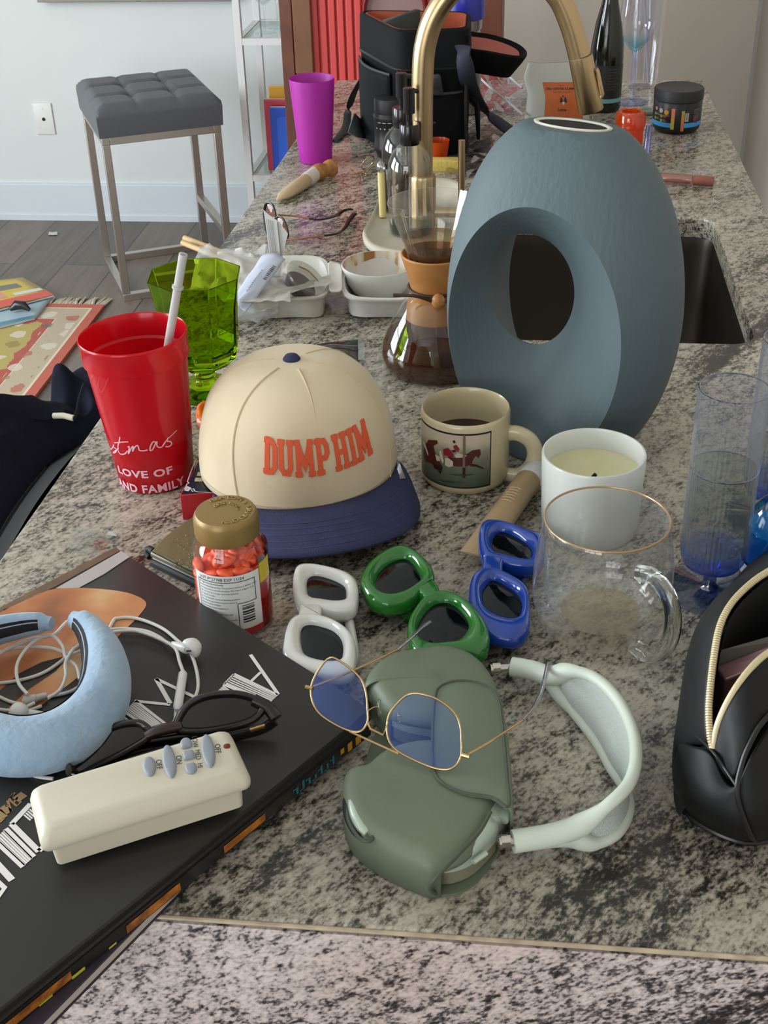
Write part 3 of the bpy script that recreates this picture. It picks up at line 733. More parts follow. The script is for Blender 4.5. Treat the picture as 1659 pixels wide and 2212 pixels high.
# its spine faces the open counter: a printed strip
sa, sb = qb2[3], qb2[2]
sn = (sb-sa).normalized(); so = Vector((-sn.y, sn.x, 0)); so = so if so.x > 0 else -so
def spine_at(u, w, z0, z1, off=0.0006):
    a = sa+sn*u+so*off; b_ = sa+sn*(u+w)+so*off
    return [Vector((a.x, a.y, CT+z0)), Vector((b_.x, b_.y, CT+z0)), Vector((b_.x, b_.y, CT+z1)), Vector((a.x, a.y, CT+z1))]
mk('spine', G().face(spine_at(0.0, 0.34, 0.0104, 0.0216, 0.0002)), mat('black_gloss_cover', '191817', 0.25), b2, world=True)
m_or = mat('orange_print', 'b9701f', 0.4, var=(90, '6d3a12')); m_teal = mat('teal_print', '1f6f78', 0.4); m_yel = mat('yellow_print', 'c98a1e', 0.4)
for (u, w, mm, z0, z1) in ((0.115, 0.040, m_or, 0.012, 0.0185), (0.195, 0.046, m_or, 0.0115, 0.0185), (0.285, 0.05, m_or, 0.012, 0.019), (0.012, 0.006, m_yel, 0.012, 0.020), (0.022, 0.005, m_yel, 0.012, 0.020), (0.031, 0.004, m_yel, 0.015, 0.020), (0.275, 0.010, mat('lime_print', 'b9b53a', 0.4), 0.0108, 0.0135), (0.30, 0.010, mat('lime_print', 'b9b53a', 0.4), 0.0108, 0.0130), (0.25, 0.006, mat('lime_print', 'b9b53a', 0.4), 0.0108, 0.0125)):
    mk('spine_print', G().face(spine_at(u, w, z0, z1)), mm, b2, world=True)
g = G()
for i, hgt in enumerate((9, 6, 9, 5, 7, 9, 6)):
    u = 0.042+i*0.0065; g.face(spine_at(u, 0.0022, 0.012, 0.012+hgt*0.0009)); g.face(spine_at(u, 0.0050, 0.012 if i % 2 else 0.017, 0.0132 if i % 2 else 0.0182))
mk('spine_lettering', g, m_teal, b2, world=True)
bk = book('art_book', 'large black art book with striped white title letters, topmost of the stack', q0, 0.0220, ZB, m_blackcover, m_pages)
def onbook(x, y): return P(x, y, ZB+0.0004)
def poly_px(g, pts, z): return g.face([P(x, y, z) for x, y in pts])
# printed picture on the cover: bare shoulder in orange light, white band
def skin_mat():
    m, nt, out = newmat('printed_orange_photo'); L = nt.links
    tc = nt.nodes.new('ShaderNodeTexCoord'); no = N(nt, 'ShaderNodeTexNoise', Scale=11.0, Detail=3.0); L.new(tc.outputs['Object'], no.inputs['Vector'])
    r = ramp(nt, [(0.3, lin('7a4a30')), (0.45, lin('b06a3f')), (0.58, lin('c98f5f')), (0.7, lin('d8b98a'))]); L.new(no.outputs[0], r.inputs[0])
    b = N(nt, 'ShaderNodeBsdfPrincipled', Roughness=0.38); L.new(r.outputs[0], b.inputs['Base Color']); L.new(b.outputs[0], out.inputs[0]); return m
m_skin = skin_mat()
g = G()
sh = spl([(-60, 1345, 0), (20, 1312, 0), (75, 1285, 0), (120, 1272, 0), (180, 1270, 0), (245, 1275, 0), (290, 1285, 0), (316, 1303, 0), (300, 1330, 0), (262, 1368, 0), (235, 1395, 0), (190, 1445, 0), (120, 1500, 0), (40, 1560, 0), (-30, 1600, 0), (-90, 1560, 0), (-100, 1440, 0)], 5, True)
c0 = (110, 1400); n = len(sh)
g.add([P(c0[0], c0[1], ZB+0.0003)] + [P(p.x, p.y, ZB+0.0003) for p in sh], [(0, 1+i, 1+(i+1) % n) for i in range(n)])
mk('cover_picture', g, m_skin, bk, world=True)
mk('cover_band', poly_px(G(), [(120, 1271), (262, 1190), (280, 1203), (225, 1240), (170, 1270)], ZB+0.0004), mat('printed_pale_lilac', 'b3aaa9', 0.4), bk, world=True)
mk('cover_band', poly_px(G(), [(0, 1312), (250, 1181), (260, 1189), (118, 1268), (20, 1312), (0, 1324)], ZB+0.0003), mat('printed_brown_edge', '5a4636', 0.38, var=(40, '7a5a40')), bk, world=True)
# dark hair/shadow shapes in the picture
mk('cover_picture_shadow', poly_px(G(), [(-10, 1500), (40, 1455), (90, 1430), (150, 1415), (120, 1450), (60, 1490), (0, 1545), (-40, 1560)], ZB+0.0005), mat('printed_dark', '2c211c', 0.38), bk, world=True)
m_let = mat('printed_white_letters', 'e6e1de', 0.4)
g = G(); zl = ZB+0.0005
def stroke_world(pts, wm):      # stroke of real width wm along pixel points lying on the cover
    wp = [P(x, y, zl) for x, y in pts]
    strokes([[(p.x, p.y) for p in wp]], wm*1.15, lambda x, y: Vector((x, y, CT+zl)), g, step=0.02)
# first letter: thin leg, cross bar and a fan of stripes
stroke_world([(541, 1414), (601, 1500)], 0.0025); stroke_world([(563, 1452), (543, 1471)], 0.0022)
for i in range(7):
    f = i/6; stroke_world([(505+(-22)*f, 1456+(22)*f), (600-(18)*f, 1502+(17)*f)], 0.0026 if i in (0, 6) else 0.0012)
stroke_world([(484, 1478), (505, 1456)], 0.0015)
for i in range(6):
    f = i/5; stroke_world([(481-16*f, 1482+16*f), (500-18*f, 1495+9*f)], 0.0013)
mk('title_letter', g, m_let, bk, world=True); g = G()
# second letter: zigzag with a striped stroke
stroke_world([(337, 1466), (368, 1520)], 0.003); stroke_world([(337, 1466), (430, 1510)], 0.0026); stroke_world([(368, 1522), (290, 1514)], 0.0026)
for i in range(8):
    f = i/7; stroke_world([(292-24*f, 1514+22*f), (368-26*f, 1573+12*f)], 0.0026 if i in (0, 7) else 0.0012)
for i in range(6):
    f = i/5; stroke_world([(262-25*f, 1545+23*f), (285-22*f, 1562+10*f)], 0.0013)
mk('title_letter', g, m_let, bk, world=True); g = G()
# third letter: open box with stripes in the lower left
stroke_world([(66, 1736), (25, 1780)], 0.0035); stroke_world([(24, 1779), (84, 1839)], 0.0035); stroke_world([(84, 1838), (112, 1812)], 0.0035)
for i in range(4): stroke_world([(52+4*i, 1760-4*i), (66+4*i, 1772-4*i)], 0.0011)
mk('title_letter', g, m_let, bk, world=True); g = G()
for i in range(7):
    f = i/6; stroke_world([(12-24*f, 1790+24*f), (73-23*f, 1851+21*f)], 0.0032 if i in (0, 6) else 0.0012)
mk('title_letter', g, m_let, bk, world=True); g = G()
stroke_world([(-30, 1840), (26, 1901)], 0.004); stroke_world([(-20, 1890), (10, 1918), (-10, 1945)], 0.0028)
mk('title_letter', g, m_let, bk, world=True)
g = G()
m_gold = mat('printed_gold_letters', 'a9875c', 0.35, 0.3)
stroke_world([(36, 1717), (50, 1726)], 0.0065)
stroke_world([(28, 1714), (20, 1727), (36, 1741), (46, 1731)], 0.0013); stroke_world([(30, 1733), (38, 1722)], 0.0013); stroke_world([(32, 1712), (22, 1724)], 0.0013)
stroke_world([(16, 1729), (24, 1753)], 0.0016); stroke_world([(3, 1743), (21, 1755)], 0.005); stroke_world([(12, 1742), (18, 1738)], 0.0012)
stroke_world([(-6, 1752), (9, 1767)], 0.005); stroke_world([(9, 1767), (0, 1776)], 0.0014)
mk('author_lettering', g, m_gold, bk, world=True)

# ================================================================ padded headband, earphones
m_velvet = mat('pale_blue_velvet', '88a2b9', 0.85, sheen=0.3, bump=(160, 0.6), var=(40, '97afc4'))
zr = ZB+0.026
path = [(158, 1338, .010), (185, 1352, .014), (212, 1388, .018), (228, 1440, .021), (224, 1500, .023), (196, 1550, .025), (140, 1592, .026), (70, 1612, .026), (0, 1608, .026), (-70, 1580, .025), (-115, 1525, .023), (-120, 1460, .021), (-90, 1405, .018), (-30, 1370, .015), (40, 1352, .013), (85, 1346, .011), (112, 1348, .008)]
pp = [P(x, y, ZB+0.022) for x, y, r in path]; pc = resample(spl(pp, 8), 90)
def hb_r(u):
    k = u*(len(path)-1); i = min(int(k), len(path)-2); r = path[i][2]*(1-(k-i))+path[i+1][2]*(k-i)
    if u < 0.02 or u > 0.98: r *= 0.75
    return (min(r, 0.021), r*0.86)
t = thing('headband', 'pale blue padded velvet headband lying on the black art book', 'headband', (pc[40].x, pc[40].y, CT+ZB))
mk('padding', G().tube(pc, hb_r, 20, up=(0, 0, 1)), m_velvet, t, world=True, smooth=80)
cenb = sum(pc, Vector())/len(pc)
def lining(i0, i1):
    rg = []
    for i in range(i0, i1):
        p = pc[i]; tt = (pc[min(i+1, 89)]-pc[max(i-1, 0)]).normalized(); bn = tt.cross(Vector((0, 0, 1))).normalized()
        if bn.dot(cenb-p) < 0: bn = -bn
        ra, rb = hb_r(i/89); q = p + bn*(rb*0.66)
        rg.append([q+Vector((0, 0, ra*0.80)), q+bn*(rb*0.30)+Vector((0, 0, ra*0.35)), q+bn*(rb*0.38), q-Vector((0, 0, ra*0.75))])
    return G().loft(rg, False)
mk('inner_lining', lining(2, 88), mat('black_lining', '1b181a', 0.9), t, world=True)
m_cord = mat('white_earphone_cord', 'd3d0c9', 0.45)
t = thing('earphones', 'white wired earphones with inline remote coiled inside the blue headband', 'earphones', (P(75, 1510, ZB).x, P(75, 1510, ZB).y, CT+ZB))
rc = 0.0014
def cord(pts, z=ZB+0.0016, lift=()):
    w = [P(x, y, z+(lift[i] if i < len(lift) else 0)) for i, (x, y) in enumerate(pts)]
    mk('cord', G().tube(spl(w, 8), rc, 8), m_cord, t, world=True)
cord([(104, 1505), (160, 1490), (196, 1450), (240, 1350), (258, 1335), (300, 1337), (350, 1357), (385, 1385), (410, 1408), (425, 1450), (427, 1490), (412, 1520), (395, 1540)], lift=[0, 0, 0.002, 0.0, 0, 0, 0, 0.001, 0.004, 0, 0, 0, 0])
cord([(75, 1518), (30, 1535), (-40, 1520), (-60, 1470), (0, 1410), (60, 1398), (112, 1400), (150, 1412), (185, 1402)], z=ZB+0.0044)
cord([(-20, 1478), (40, 1470), (90, 1455), (130, 1430), (160, 1402), (178, 1388)], z=ZB+0.0016)
cord([(-40, 1440), (10, 1405), (70, 1380), (115, 1372), (150, 1340), (200, 1330)], z=ZB+0.0072, lift=[0, 0, 0, 0, 0.0, 0.004])
cord([(60, 1500), (40, 1475), (36, 1440), (50, 1410), (75, 1385), (110, 1372), (135, 1395), (142, 1420), (165, 1440), (172, 1468)], z=ZB+0.01)
cord([(104, 1508), (130, 1490), (142, 1460), (142, 1430), (160, 1400)], z=ZB+0.013)
cord([(-30, 1490), (20, 1515), (60, 1522)], z=ZB+0.0016); cord([(-60, 1500), (0, 1537), (60, 1534), (90, 1525)], z=ZB+0.0016)
cord([(220, 1362), (262, 1358), (310, 1362), (342, 1375), (362, 1390)], z=ZB+0.0035); cord([(225, 1368), (265, 1363), (300, 1364), (345, 1380), (378, 1400), (388, 1430), (396, 1452)], z=ZB+0.006)
cord([(380, 1533), (378, 1555), (366, 1572)], z=ZB+0.002); cord([(50, 1660), (75, 1676), (115, 1682)], z=ZB+0.0016)
a, b = P(396, 1450, ZB+0.005), P(383, 1535, ZB+0.005)
mk('inline_remote', G().tube([a, a.lerp(b, 0.08), a.lerp(b, 0.92), b], [0.0016, 0.0036, 0.0036, 0.0018], 12), mat('white_gloss_plastic', 'dadad6', 0.25), t, world=True)
a, b = P(48, 1516, ZB+0.004), P(101, 1502, ZB+0.004)
mk('splitter', G().tube([a, a.lerp(b, 0.1), a.lerp(b, 0.55), a.lerp(b, 0.58), b], [0.0018, 0.004, 0.0036, 0.003, 0.0026], 12), mat('grey_gloss_plastic', 'b9b7b0', 0.3), t, world=True)
# two buds, one mostly hidden under the headband
def bud(px, py, z, d1, d2):
    c = P(px, py, z); d1 = Vector(d1).normalized(); d2 = Vector(d2).normalized()
    g = G().tube([c, c+d1*0.004, c+d1*0.009, c+d1*0.013], [(0.0080, 0.0080), (0.0096, 0.0096), (0.0074, 0.0074), (0.0034, 0.0034)], 18)
    g.tube([c+d1*0.002, c+d1*0.002+d2*0.010, c+d1*0.001+d2*0.026], [0.0052, 0.0038, 0.0023], 14)
    b = mk('earbud', g, mat('white_gloss_plastic', 'dadad6', 0.25), t, world=True, sub=1, smooth=80)
    e = c+d1*0.010+Vector((0, 0, 0.003))
    mk('speaker_slot', G().tube([c+d1*0.004+Vector((-0.001, -0.0084, 0.004)), c+d1*0.004+Vector((0.0026, -0.0084, 0.004))], 0.0007, 8), mat('black_rubber', '151515', 0.5), b, world=True)
bud(404, 1408, ZB+0.009, (0.5, 0.55, 0.25), (-0.9, 0.75, -0.25))
bud(30, 1540, ZB+0.007, (0.6, -0.2, 0.1), (0.9, 0.1, -0.1))

# ================================================================ dark sunglasses on the book, remote on top
m_sung = mat('glossy_black_acetate', '161112', 0.12, spec=0.6)
m_dlens = thin('dark_wine_lens', '2a1718', 'c9c4c4', base=0.09, edge=0.8)
t = thing('sunglasses', 'black cat-eye sunglasses with wine dark lenses lying between headband and remote', 'sunglasses', (P(380, 1570, ZB).x, P(380, 1570, ZB).y, CT+ZB))
zq = ZB+0.017
def lensring(outer, inner, z, zb, msurf, root, wire=0.0):
    pass
n1 = Vector((0.15, -0.55, 0.82)).normalized(); pl0 = P(470, 1570, ZB+0.016)
def trace_on(pts, p0, n): return [PP(x, y, p0, n) for x, y in pts]
def eyerim(pts, p0, n, r, root, mrim, mlens, closed_n=5, lens_name='lens'):
    w = spl(trace_on(pts, p0, n), closed_n, True)
    mk('rim', G().tube(w, r, 10, closed=True), mrim, root, world=True)
    c = sum(w, Vector())/len(w); k = len(w)
    g = G().add([c+n*0.0022]+[c.lerp(p, 0.55)+n*0.0016 for p in w]+w, [(0, 1+i, 1+(i+1) % k) for i in range(k)]+[(1+i, 1+k+i, 1+k+(i+1) % k, 1+(i+1) % k) for i in range(k)])
    mk(lens_name, g, mlens, root, world=True, smooth=80); return w
eyerim([(383, 1575), (388, 1548), (410, 1520), (450, 1503), (510, 1499), (555, 1512), (568, 1530), (545, 1555), (490, 1572), (430, 1580)], pl0, n1, (0.0035, 0.0028), t, m_sung, m_dlens)
eyerim([(150, 1660), (170, 1620), (215, 1585), (260, 1566), (300, 1563), (322, 1578), (318, 1596), (270, 1625), (210, 1655), (170, 1675)], pl0, n1, (0.0035, 0.0028), t, m_sung, m_dlens)
a, m_, b = trace_on([(318, 1588), (345, 1580), (390, 1568)], pl0, n1)
mk('bridge', G().tube(spl([a, m_+n1*0.003, b], 5), (0.004, 0.005), 12), mat('wine_black_acetate', '2e1418', 0.12, spec=0.6), t, world=True)
a, b, c = trace_on([(548, 1512), (580, 1530), (596, 1552)], pl0, n1)
mk('end_piece', G().tube(spl([a, b, c], 5), [(0.005, 0.005)]*11, 12), m_sung, t, world=True)
h0 = P(592, 1556, ZB+0.014)
mk('temple', G().tube(spl([h0, P(560, 1575, ZB+0.008), P(480, 1595, ZB+0.005), P(360, 1625, ZB+0.004), P(250, 1660, ZB+0.004), P(190, 1690, ZB+0.003)], 5), (0.0055, 0.0022), 12), m_sung, t, world=True)
h1 = P(148, 1664, ZB+0.014)
mk('temple', G().tube(spl([h1, P(170, 1650, ZB+0.006), P(290, 1610, ZB+0.005), P(420, 1590, ZB+0.0045), P(520, 1575, ZB+0.004)], 5), (0.0045, 0.0022), 12), m_sung, t, world=True)
mk('hinge_accent', G().tube([P(540, 1578, ZB+0.0105), P(572, 1568, ZB+0.0115)], (0.002, 0.0012), 8), mat('gold_metal', 'c9a169', 0.25, 1.0), t, world=True)

# remote control: wide upper shell, narrower lower shell, tilted a little on the sunglasses
m_rem = mat('cream_plastic', 'c9c2ae', 0.42)
m_rem2 = mat('cream_plastic_lower', 'c6bda8', 0.45)
zt_ = ZB+0.042
top = [P(66, 1694, zt_-0.002), P(492, 1567, zt_+0.002), P(534, 1664, zt_+0.002), P(84, 1806, zt_-0.002)]
cr = sum(top, Vector())/4
t = thing('remote_control', 'cream fan remote control with grey oval buttons propped on the dark sunglasses', 'remote control', (cr.x, cr.y, CT+ZB))
ex = ((top[1]-top[0])+(top[2]-top[3])).normalized(); nz = ex.cross((top[0]-top[3]).normalized()).normalized()
nz = nz if nz.z > 0 else -nz
ey = nz.cross(ex)
def quadring(s, h, rad=0.006, bow=0.0):
    out = []
    loc = [((p-cr).dot(ex), (p-cr).dot(ey)) for p in top]
    sx = sum(abs(a) for a, b in loc)/4; sy = sum(abs(b) for a, b in loc)/4
    for p in rrect(2*(sx+s), 2*(sy+s), rad, 6):
        out.append(cr + ex*p.x + ey*p.y + nz*h)
    return out
mk('upper_shell', G().loft([quadring(-0.001, -0.017), quadring(0.0, -0.016), quadring(0.0015, -0.0145), quadring(0.0018, -0.010), quadring(0.0, -0.004), quadring(-0.0025, -0.001), quadring(-0.006, 0.0)], True, True, True), m_rem, t, world=True, smooth=60)
mk('lower_shell', G().loft([quadring(-0.0065, -0.036, 0.004), quadring(-0.005, -0.035, 0.004), quadring(-0.004, -0.0172, 0.004)], True, True, True), m_rem2, t, world=True)
# grille slit between the battery door and the case
def onrem(px, py, h=0.0): return PP(px, py, cr+nz*h, nz)
m_btn = mat('grey_rubber_button', '878d95', 0.55)
def button(name, cx, cy, hx, hy, shape='oval'):
    c = onrem(cx, cy); ax = onrem(cx+hx[0], cy+hx[1])-c; ay = onrem(cx+hy[0], cy+hy[1])-c
    def ring(s, h):
        o = []
        for k in range(32):
            a = 2*PI*k/32; u, v = math.cos(a), math.sin(a)
            if shape == 'square': u = math.copysign(abs(u)**0.4, u); v = math.copysign(abs(v)**0.4, v)
            if shape == 'bullet_up' and v < 0: u = u*(1-0.0)*(max(0, 1-abs(v)**2.2))**0.0; v = v
            if shape == 'bullet_up': u = math.copysign(abs(u)**(0.5 if v > 0 else 1.1), u); v = math.copysign(abs(v)**(0.45 if v > 0 else 1.0), v)
            if shape == 'bullet_down': u = math.copysign(abs(u)**(0.5 if v < 0 else 1.1), u); v = math.copysign(abs(v)**(0.45 if v < 0 else 1.0), v)
            o.append(c+ax*(u*s)+ay*(v*s)+nz*h)
        return o
    mk(name, G().loft([ring(1.0, -0.001), ring(1.0, 0.0008), ring(0.9, 0.0017), ring(0.6, 0.0021)], True, False, True), m_btn, t, world=True, smooth=60)
button('oval_button', 323, 1657, (14, -3.5), (3, 21)); button('oval_button', 366, 1646, (14, -3.5), (6, 36)); button('oval_button', 450, 1623, (14, -3.5), (6, 36))
button('arrow_button', 402, 1607, (12.5, -3), (2.5, 10.5), 'bullet_up'); button('square_button', 408, 1633, (12.5, -3), (2.2, 9), 'square'); button('arrow_button', 413, 1662, (12.5, -3), (2.6, 11), 'bullet_down')
m_ink = mat('dark_grey_ink', '3a3835', 0.6)
def remtext(body, px, py, size):
    c = onrem(px, py, 0.0003); dn = (onrem(px+2.5, py+20, 0.0003)-c).normalized(); rt = dn.cross(nz)
    rt = rt if (onrem(px+20, py-5)-c).dot(rt) > 0 else -rt      # towards the lamp end of the remote
    mk('button_lettering', textgeo(body, size, lambda x, y: c+dn*x+rt*y), m_ink, t, world=True)
remtext('OFF', 343, 1651, 0.0055); remtext('ON', 386, 1641, 0.0055); remtext('LOW', 421, 1602, 0.0050); remtext('MED', 427, 1630, 0.0050); remtext('HI', 432, 1653, 0.0050); remtext('OFF', 470, 1617, 0.0055)
c = onrem(490, 1612)
rl = G()
for rr_, hh in ((0.0022, -0.0005), (0.0022, 0.0004), (0.0012, 0.0012)): pass
mk('indicator_lamp', G().loft([[c+ex*(r_*math.cos(2*PI*k/16))+ey*(r_*math.sin(2*PI*k/16))+nz*h_ for k in range(16)] for r_, h_ in ((0.0024, -0.0005), (0.0024, 0.0004), (0.0013, 0.0012))], True, False, True), mat('dark_red_lamp', '6a1512', 0.15), t, world=True)
# ================================================================ chunky sunglasses lying face up
def chunky(label, lenses, bridge, mfr, z, th, lens_col, group, temples=()):
    cx = sum(p[0] for o, i in lenses for p in o)/sum(len(o) for o, i in lenses); cy = sum(p[1] for o, i in lenses for p in o)/sum(len(o) for o, i in lenses)
    b0 = P(cx, cy, 0)
    t = thing('sunglasses', label, 'sunglasses', (b0.x, b0.y, CT), 0, group)
    ml = thin('smoke_lens_'+lens_col, lens_col, 'cfd6dc', base=0.06, edge=0.7)
    for o, i in lenses:
        O = spl(T(o, z), 6, True); I = spl(T(i, z-0.003), 6, True)
        c = sum(I, Vector())/len(I); n = 72
        ro = ring_by_angle(O, c, n); ri = ring_by_angle(I, c, n)
        def rg(s, h): return [Vector((a.x+(b.x-a.x)*s, a.y+(b.y-a.y)*s, CT+z+h)) for a, b in zip(ro, ri)]
        g = G().loft([rg(0.14, -th), rg(0.0, -th*0.72), rg(0.0, -th*0.36), rg(0.09, -th*0.12), rg(0.28, -0.0008), rg(0.5, 0.0), rg(0.72, -0.0016), rg(0.9, -0.0045), rg(1.0, -0.0075), rg(1.0, -th*0.9), rg(0.6, -th)], True, wrap=True)
        mk('rim', g, mfr, t, world=True, smooth=80)
        rl = [Vector((p.x, p.y, CT+z-0.0075)) for p in [Vector((a.x+(b.x-a.x)*0.985, a.y+(b.y-a.y)*0.985, 0)) for a, b in zip(ro, ri)]]
        cl = Vector((c.x, c.y, CT+z-0.0055))
        g = G().add([cl]+[cl.lerp(p, 0.5)+Vector((0, 0, 0.0005)) for p in rl]+rl, [(0, 1+k, 1+(k+1) % n) for k in range(n)]+[(1+k, 1+n+k, 1+n+(k+1) % n, 1+(k+1) % n) for k in range(n)])
        mk('lens', g, ml, t, world=True, smooth=80)
    B = T(bridge, z); 
    g = G().prism(spl(B, 4, True), CT+z-th*0.85, CT+z-0.0012, 0.003, 3); mk('bridge', g, mfr, t, world=True, smooth=60)
    for tp in temples:
        w = [P(x, y, zz) for x, y, zz in tp]
        mk('temple', G().tube(spl(w, 6), (0.007, 0.0042), 14), mfr, t, world=True, smooth=60)
    return t
m_wh = mat('glossy_ivory_acetate', 'd6d6d0', 0.16, coat=0.3); m_gr = mat('glossy_green_acetate', '1f6b23', 0.12, coat=0.4); m_bl = mat('glossy_blue_acetate', '0f3a92', 0.14, coat=0.4); m_orr = mat('glossy_orange_acetate', 'd65a14', 0.2, coat=0.3)
GRP = 'chunky coloured sunglasses'
chunky('chunky ivory white sunglasses beside the black art book corner',
       [([(632, 1240), (640, 1217), (665, 1211), (715, 1219), (755, 1233), (773, 1256), (773, 1290), (762, 1308), (725, 1312), (688, 1306), (650, 1304), (634, 1280)], [(664, 1243), (680, 1235), (712, 1242), (742, 1257), (747, 1275), (742, 1290), (712, 1292), (672, 1283), (663, 1266)]),
        ([(612, 1372), (622, 1338), (645, 1321), (688, 1322), (728, 1337), (760, 1362), (769, 1392), (767, 1425), (755, 1447), (700, 1450), (645, 1438), (612, 1412)], [(650, 1352), (664, 1341), (690, 1344), (720, 1355), (738, 1376), (740, 1404), (732, 1418), (700, 1420), (662, 1408), (650, 1384)])],
       [(650, 1300), (690, 1302), (693, 1318), (688, 1326), (648, 1326), (646, 1312)], m_wh, 0.031, 0.017, '343238', GRP,
       [[(755, 1300, .020), (735, 1330, .008), (700, 1400, .0075), (665, 1470, .0075)], [(745, 1440, .02), (765, 1418, .009), (752, 1330, .0085), (745, 1262, .0075)]])
chunky('chunky glossy green sunglasses with one lens under the gold eyeglass tip',
       [([(778, 1238), (800, 1205), (838, 1178), (870, 1171), (905, 1188), (935, 1220), (937, 1248), (915, 1265), (880, 1290), (835, 1297), (800, 1285), (783, 1262)], [(812, 1245), (830, 1217), (862, 1200), (885, 1203), (906, 1232), (905, 1250), (882, 1267), (848, 1278), (820, 1270)]),
        ([(880, 1342), (897, 1305), (925, 1275), (965, 1270), (1010, 1290), (1045, 1330), (1059, 1365), (1050, 1395), (1020, 1402), (970, 1398), (915, 1405), (885, 1385)], [(903, 1345), (925, 1307), (955, 1293), (985, 1302), (1010, 1332), (1010, 1352), (985, 1378), (945, 1384), (912, 1372)])],
       [(900, 1264), (922, 1250), (935, 1246), (948, 1264), (946, 1278), (920, 1284)], m_gr, 0.034, 0.019, '2b302b', GRP,
       [[(790, 1268, .020), (830, 1300, .008), (890, 1330, .0075), (960, 1380, .0075)], [(1046, 1385, .02), (1010, 1345, .0075), (930, 1290, .0075), (880, 1262, .0075)]])
chunky('chunky cobalt blue sunglasses beside the clear glass mug',
       [([(1034, 1165), (1036, 1130), (1052, 1116), (1090, 1120), (1140, 1137), (1175, 1150), (1180, 1185), (1165, 1212), (1120, 1214), (1080, 1206), (1050, 1200), (1040, 1190)], [(1064, 1160), (1078, 1141), (1105, 1146), (1140, 1168), (1148, 1185), (1140, 1205), (1108, 1200), (1070, 1185)]),
        ([(1012, 1275), (1018, 1240), (1035, 1222), (1065, 1220), (1105, 1235), (1140, 1262), (1147, 1310), (1143, 1352), (1120, 1372), (1075, 1368), (1035, 1350), (1016, 1315)], [(1045, 1265), (1062, 1245), (1085, 1252), (1118, 1275), (1127, 1300), (1118, 1325), (1085, 1322), (1052, 1305), (1044, 1285)])],
       [(1048, 1195), (1085, 1200), (1086, 1214), (1082, 1230), (1045, 1230), (1042, 1212)], m_bl, 0.031, 0.018, '30353c', GRP,
       [[(1165, 1205, .02), (1140, 1225, .0075), (1085, 1300, .0075), (1050, 1345, .0075)], [(1130, 1362, .02), (1120, 1330, .0075), (1100, 1240, .0075), (1080, 1175, .0075)]])
chunky('chunky translucent orange sunglasses peeking out between the green goblet and the cap',
       [([(422, 882), (428, 868), (450, 861), (485, 858), (520, 860), (535, 880), (528, 905), (495, 915), (450, 908), (425, 902)], [(448, 884), (462, 874), (490, 872), (512, 880), (510, 893), (485, 898), (458, 895)]),
        ([(528, 880), (545, 862), (585, 860), (625, 868), (640, 890), (625, 912), (585, 918), (545, 912), (530, 900)], [(553, 884), (570, 875), (600, 876), (615, 886), (605, 899), (575, 902), (556, 896)])],
       [(520, 876), (540, 876), (542, 890), (536, 898), (522, 896)], m_orr, 0.022, 0.014, '38302c', GRP, [[(430, 895, .012), (480, 912, .0075), (560, 915, .0075), (620, 905, .0075)], [(632, 900, .012), (600, 890, .0075), (520, 880, .0075), (450, 880, .0075)]])

# ================================================================ headphones in their case
m_case = mat('sage_green_case', '66715d', 0.5, bump=(500, 0.08))
m_edge = mat('sage_case_edge', '454c3f', 0.6)
m_alu = mat('pale_green_aluminium', 'b3c2b4', 0.33, 0.35)
m_ear = mat('olive_mesh_cushion', '7d7b62', 0.9, bump=(900, 0.6))
m_band = mat('pale_mint_rubber', 'c9d2c4', 0.45)
m_mesh = mat('pale_grey_knit', 'c9d2cb', 0.85, bump=(1100, 0.9))
m_chrome = mat('polished_steel', 'c9c5c0', 0.12, 1.0)
ZT = 0.036                       # top of the wrapped ear cups
def outl(top_px, zt, bot_px, zb=0.002):
    return [Vector((p.x, p.y, 0)) for p in T(bot_px, zb)+T(top_px, zt)]
def dome(o, z0, z1, bev, crown=0.0016, n=7):
    """rings of a rounded pad over outline o, drawn in towards its middle"""
    c = sum(o, Vector())/len(o); R = sum((p-c).length for p in o)/len(o); out = [[p+Vector((0, 0, CT+z0)) for p in o]]
    for k in range(n+1):
        a = PI/2*k/n; s = 1-bev/R*(1-math.cos(a)); out.append([c+(p-c)*s+Vector((0, 0, CT+z1-bev+bev*math.sin(a))) for p in o])
    s0 = 1-bev/R
    for f, h in ((0.75, 0.6), (0.4, 0.9), (0.02, 1.0)): out.append([c+(p-c)*s0*f+Vector((0, 0, CT+z1+crown*h)) for p in o])
    return out
lower = spl(outl([(1062, 1775), (1100, 1735), (1092, 1660), (1030, 1612), (960, 1597), (890, 1600), (835, 1616), (795, 1648)], 0.032, [(757, 1742), (756, 1792), (780, 1840), (835, 1880), (905, 1908), (965, 1918), (1025, 1896), (1076, 1842)]), 4, True)
upper = spl(outl([(1086, 1560), (1078, 1500), (1052, 1440), (1012, 1408), (955, 1396), (890, 1405), (830, 1425), (795, 1465)], 0.032, [(800, 1545), (850, 1600), (930, 1622), (1020, 1625), (1072, 1605)]), 4, True)
hp = thing('headphones', 'pale mint over-ear headphones with knit headband, cups inside the green case', 'headphones', (P(960, 1650).x, P(960, 1650).y, CT))
for oo in (lower, upper):
    mk('ear_cup', G().loft(dome(oo, 0.016, 0.0325, 0.009), True, True, True), m_alu, hp, world=True, smooth=60)
    c_ = sum(oo, Vector())/len(oo); ii = [c_+(p-c_)*0.97 for p in oo]
    mk('ear_cushion', G().loft(dome(ii, 0.0035, 0.0175, 0.003, 0.0), True, True, True), m_ear, hp, world=True, smooth=60)
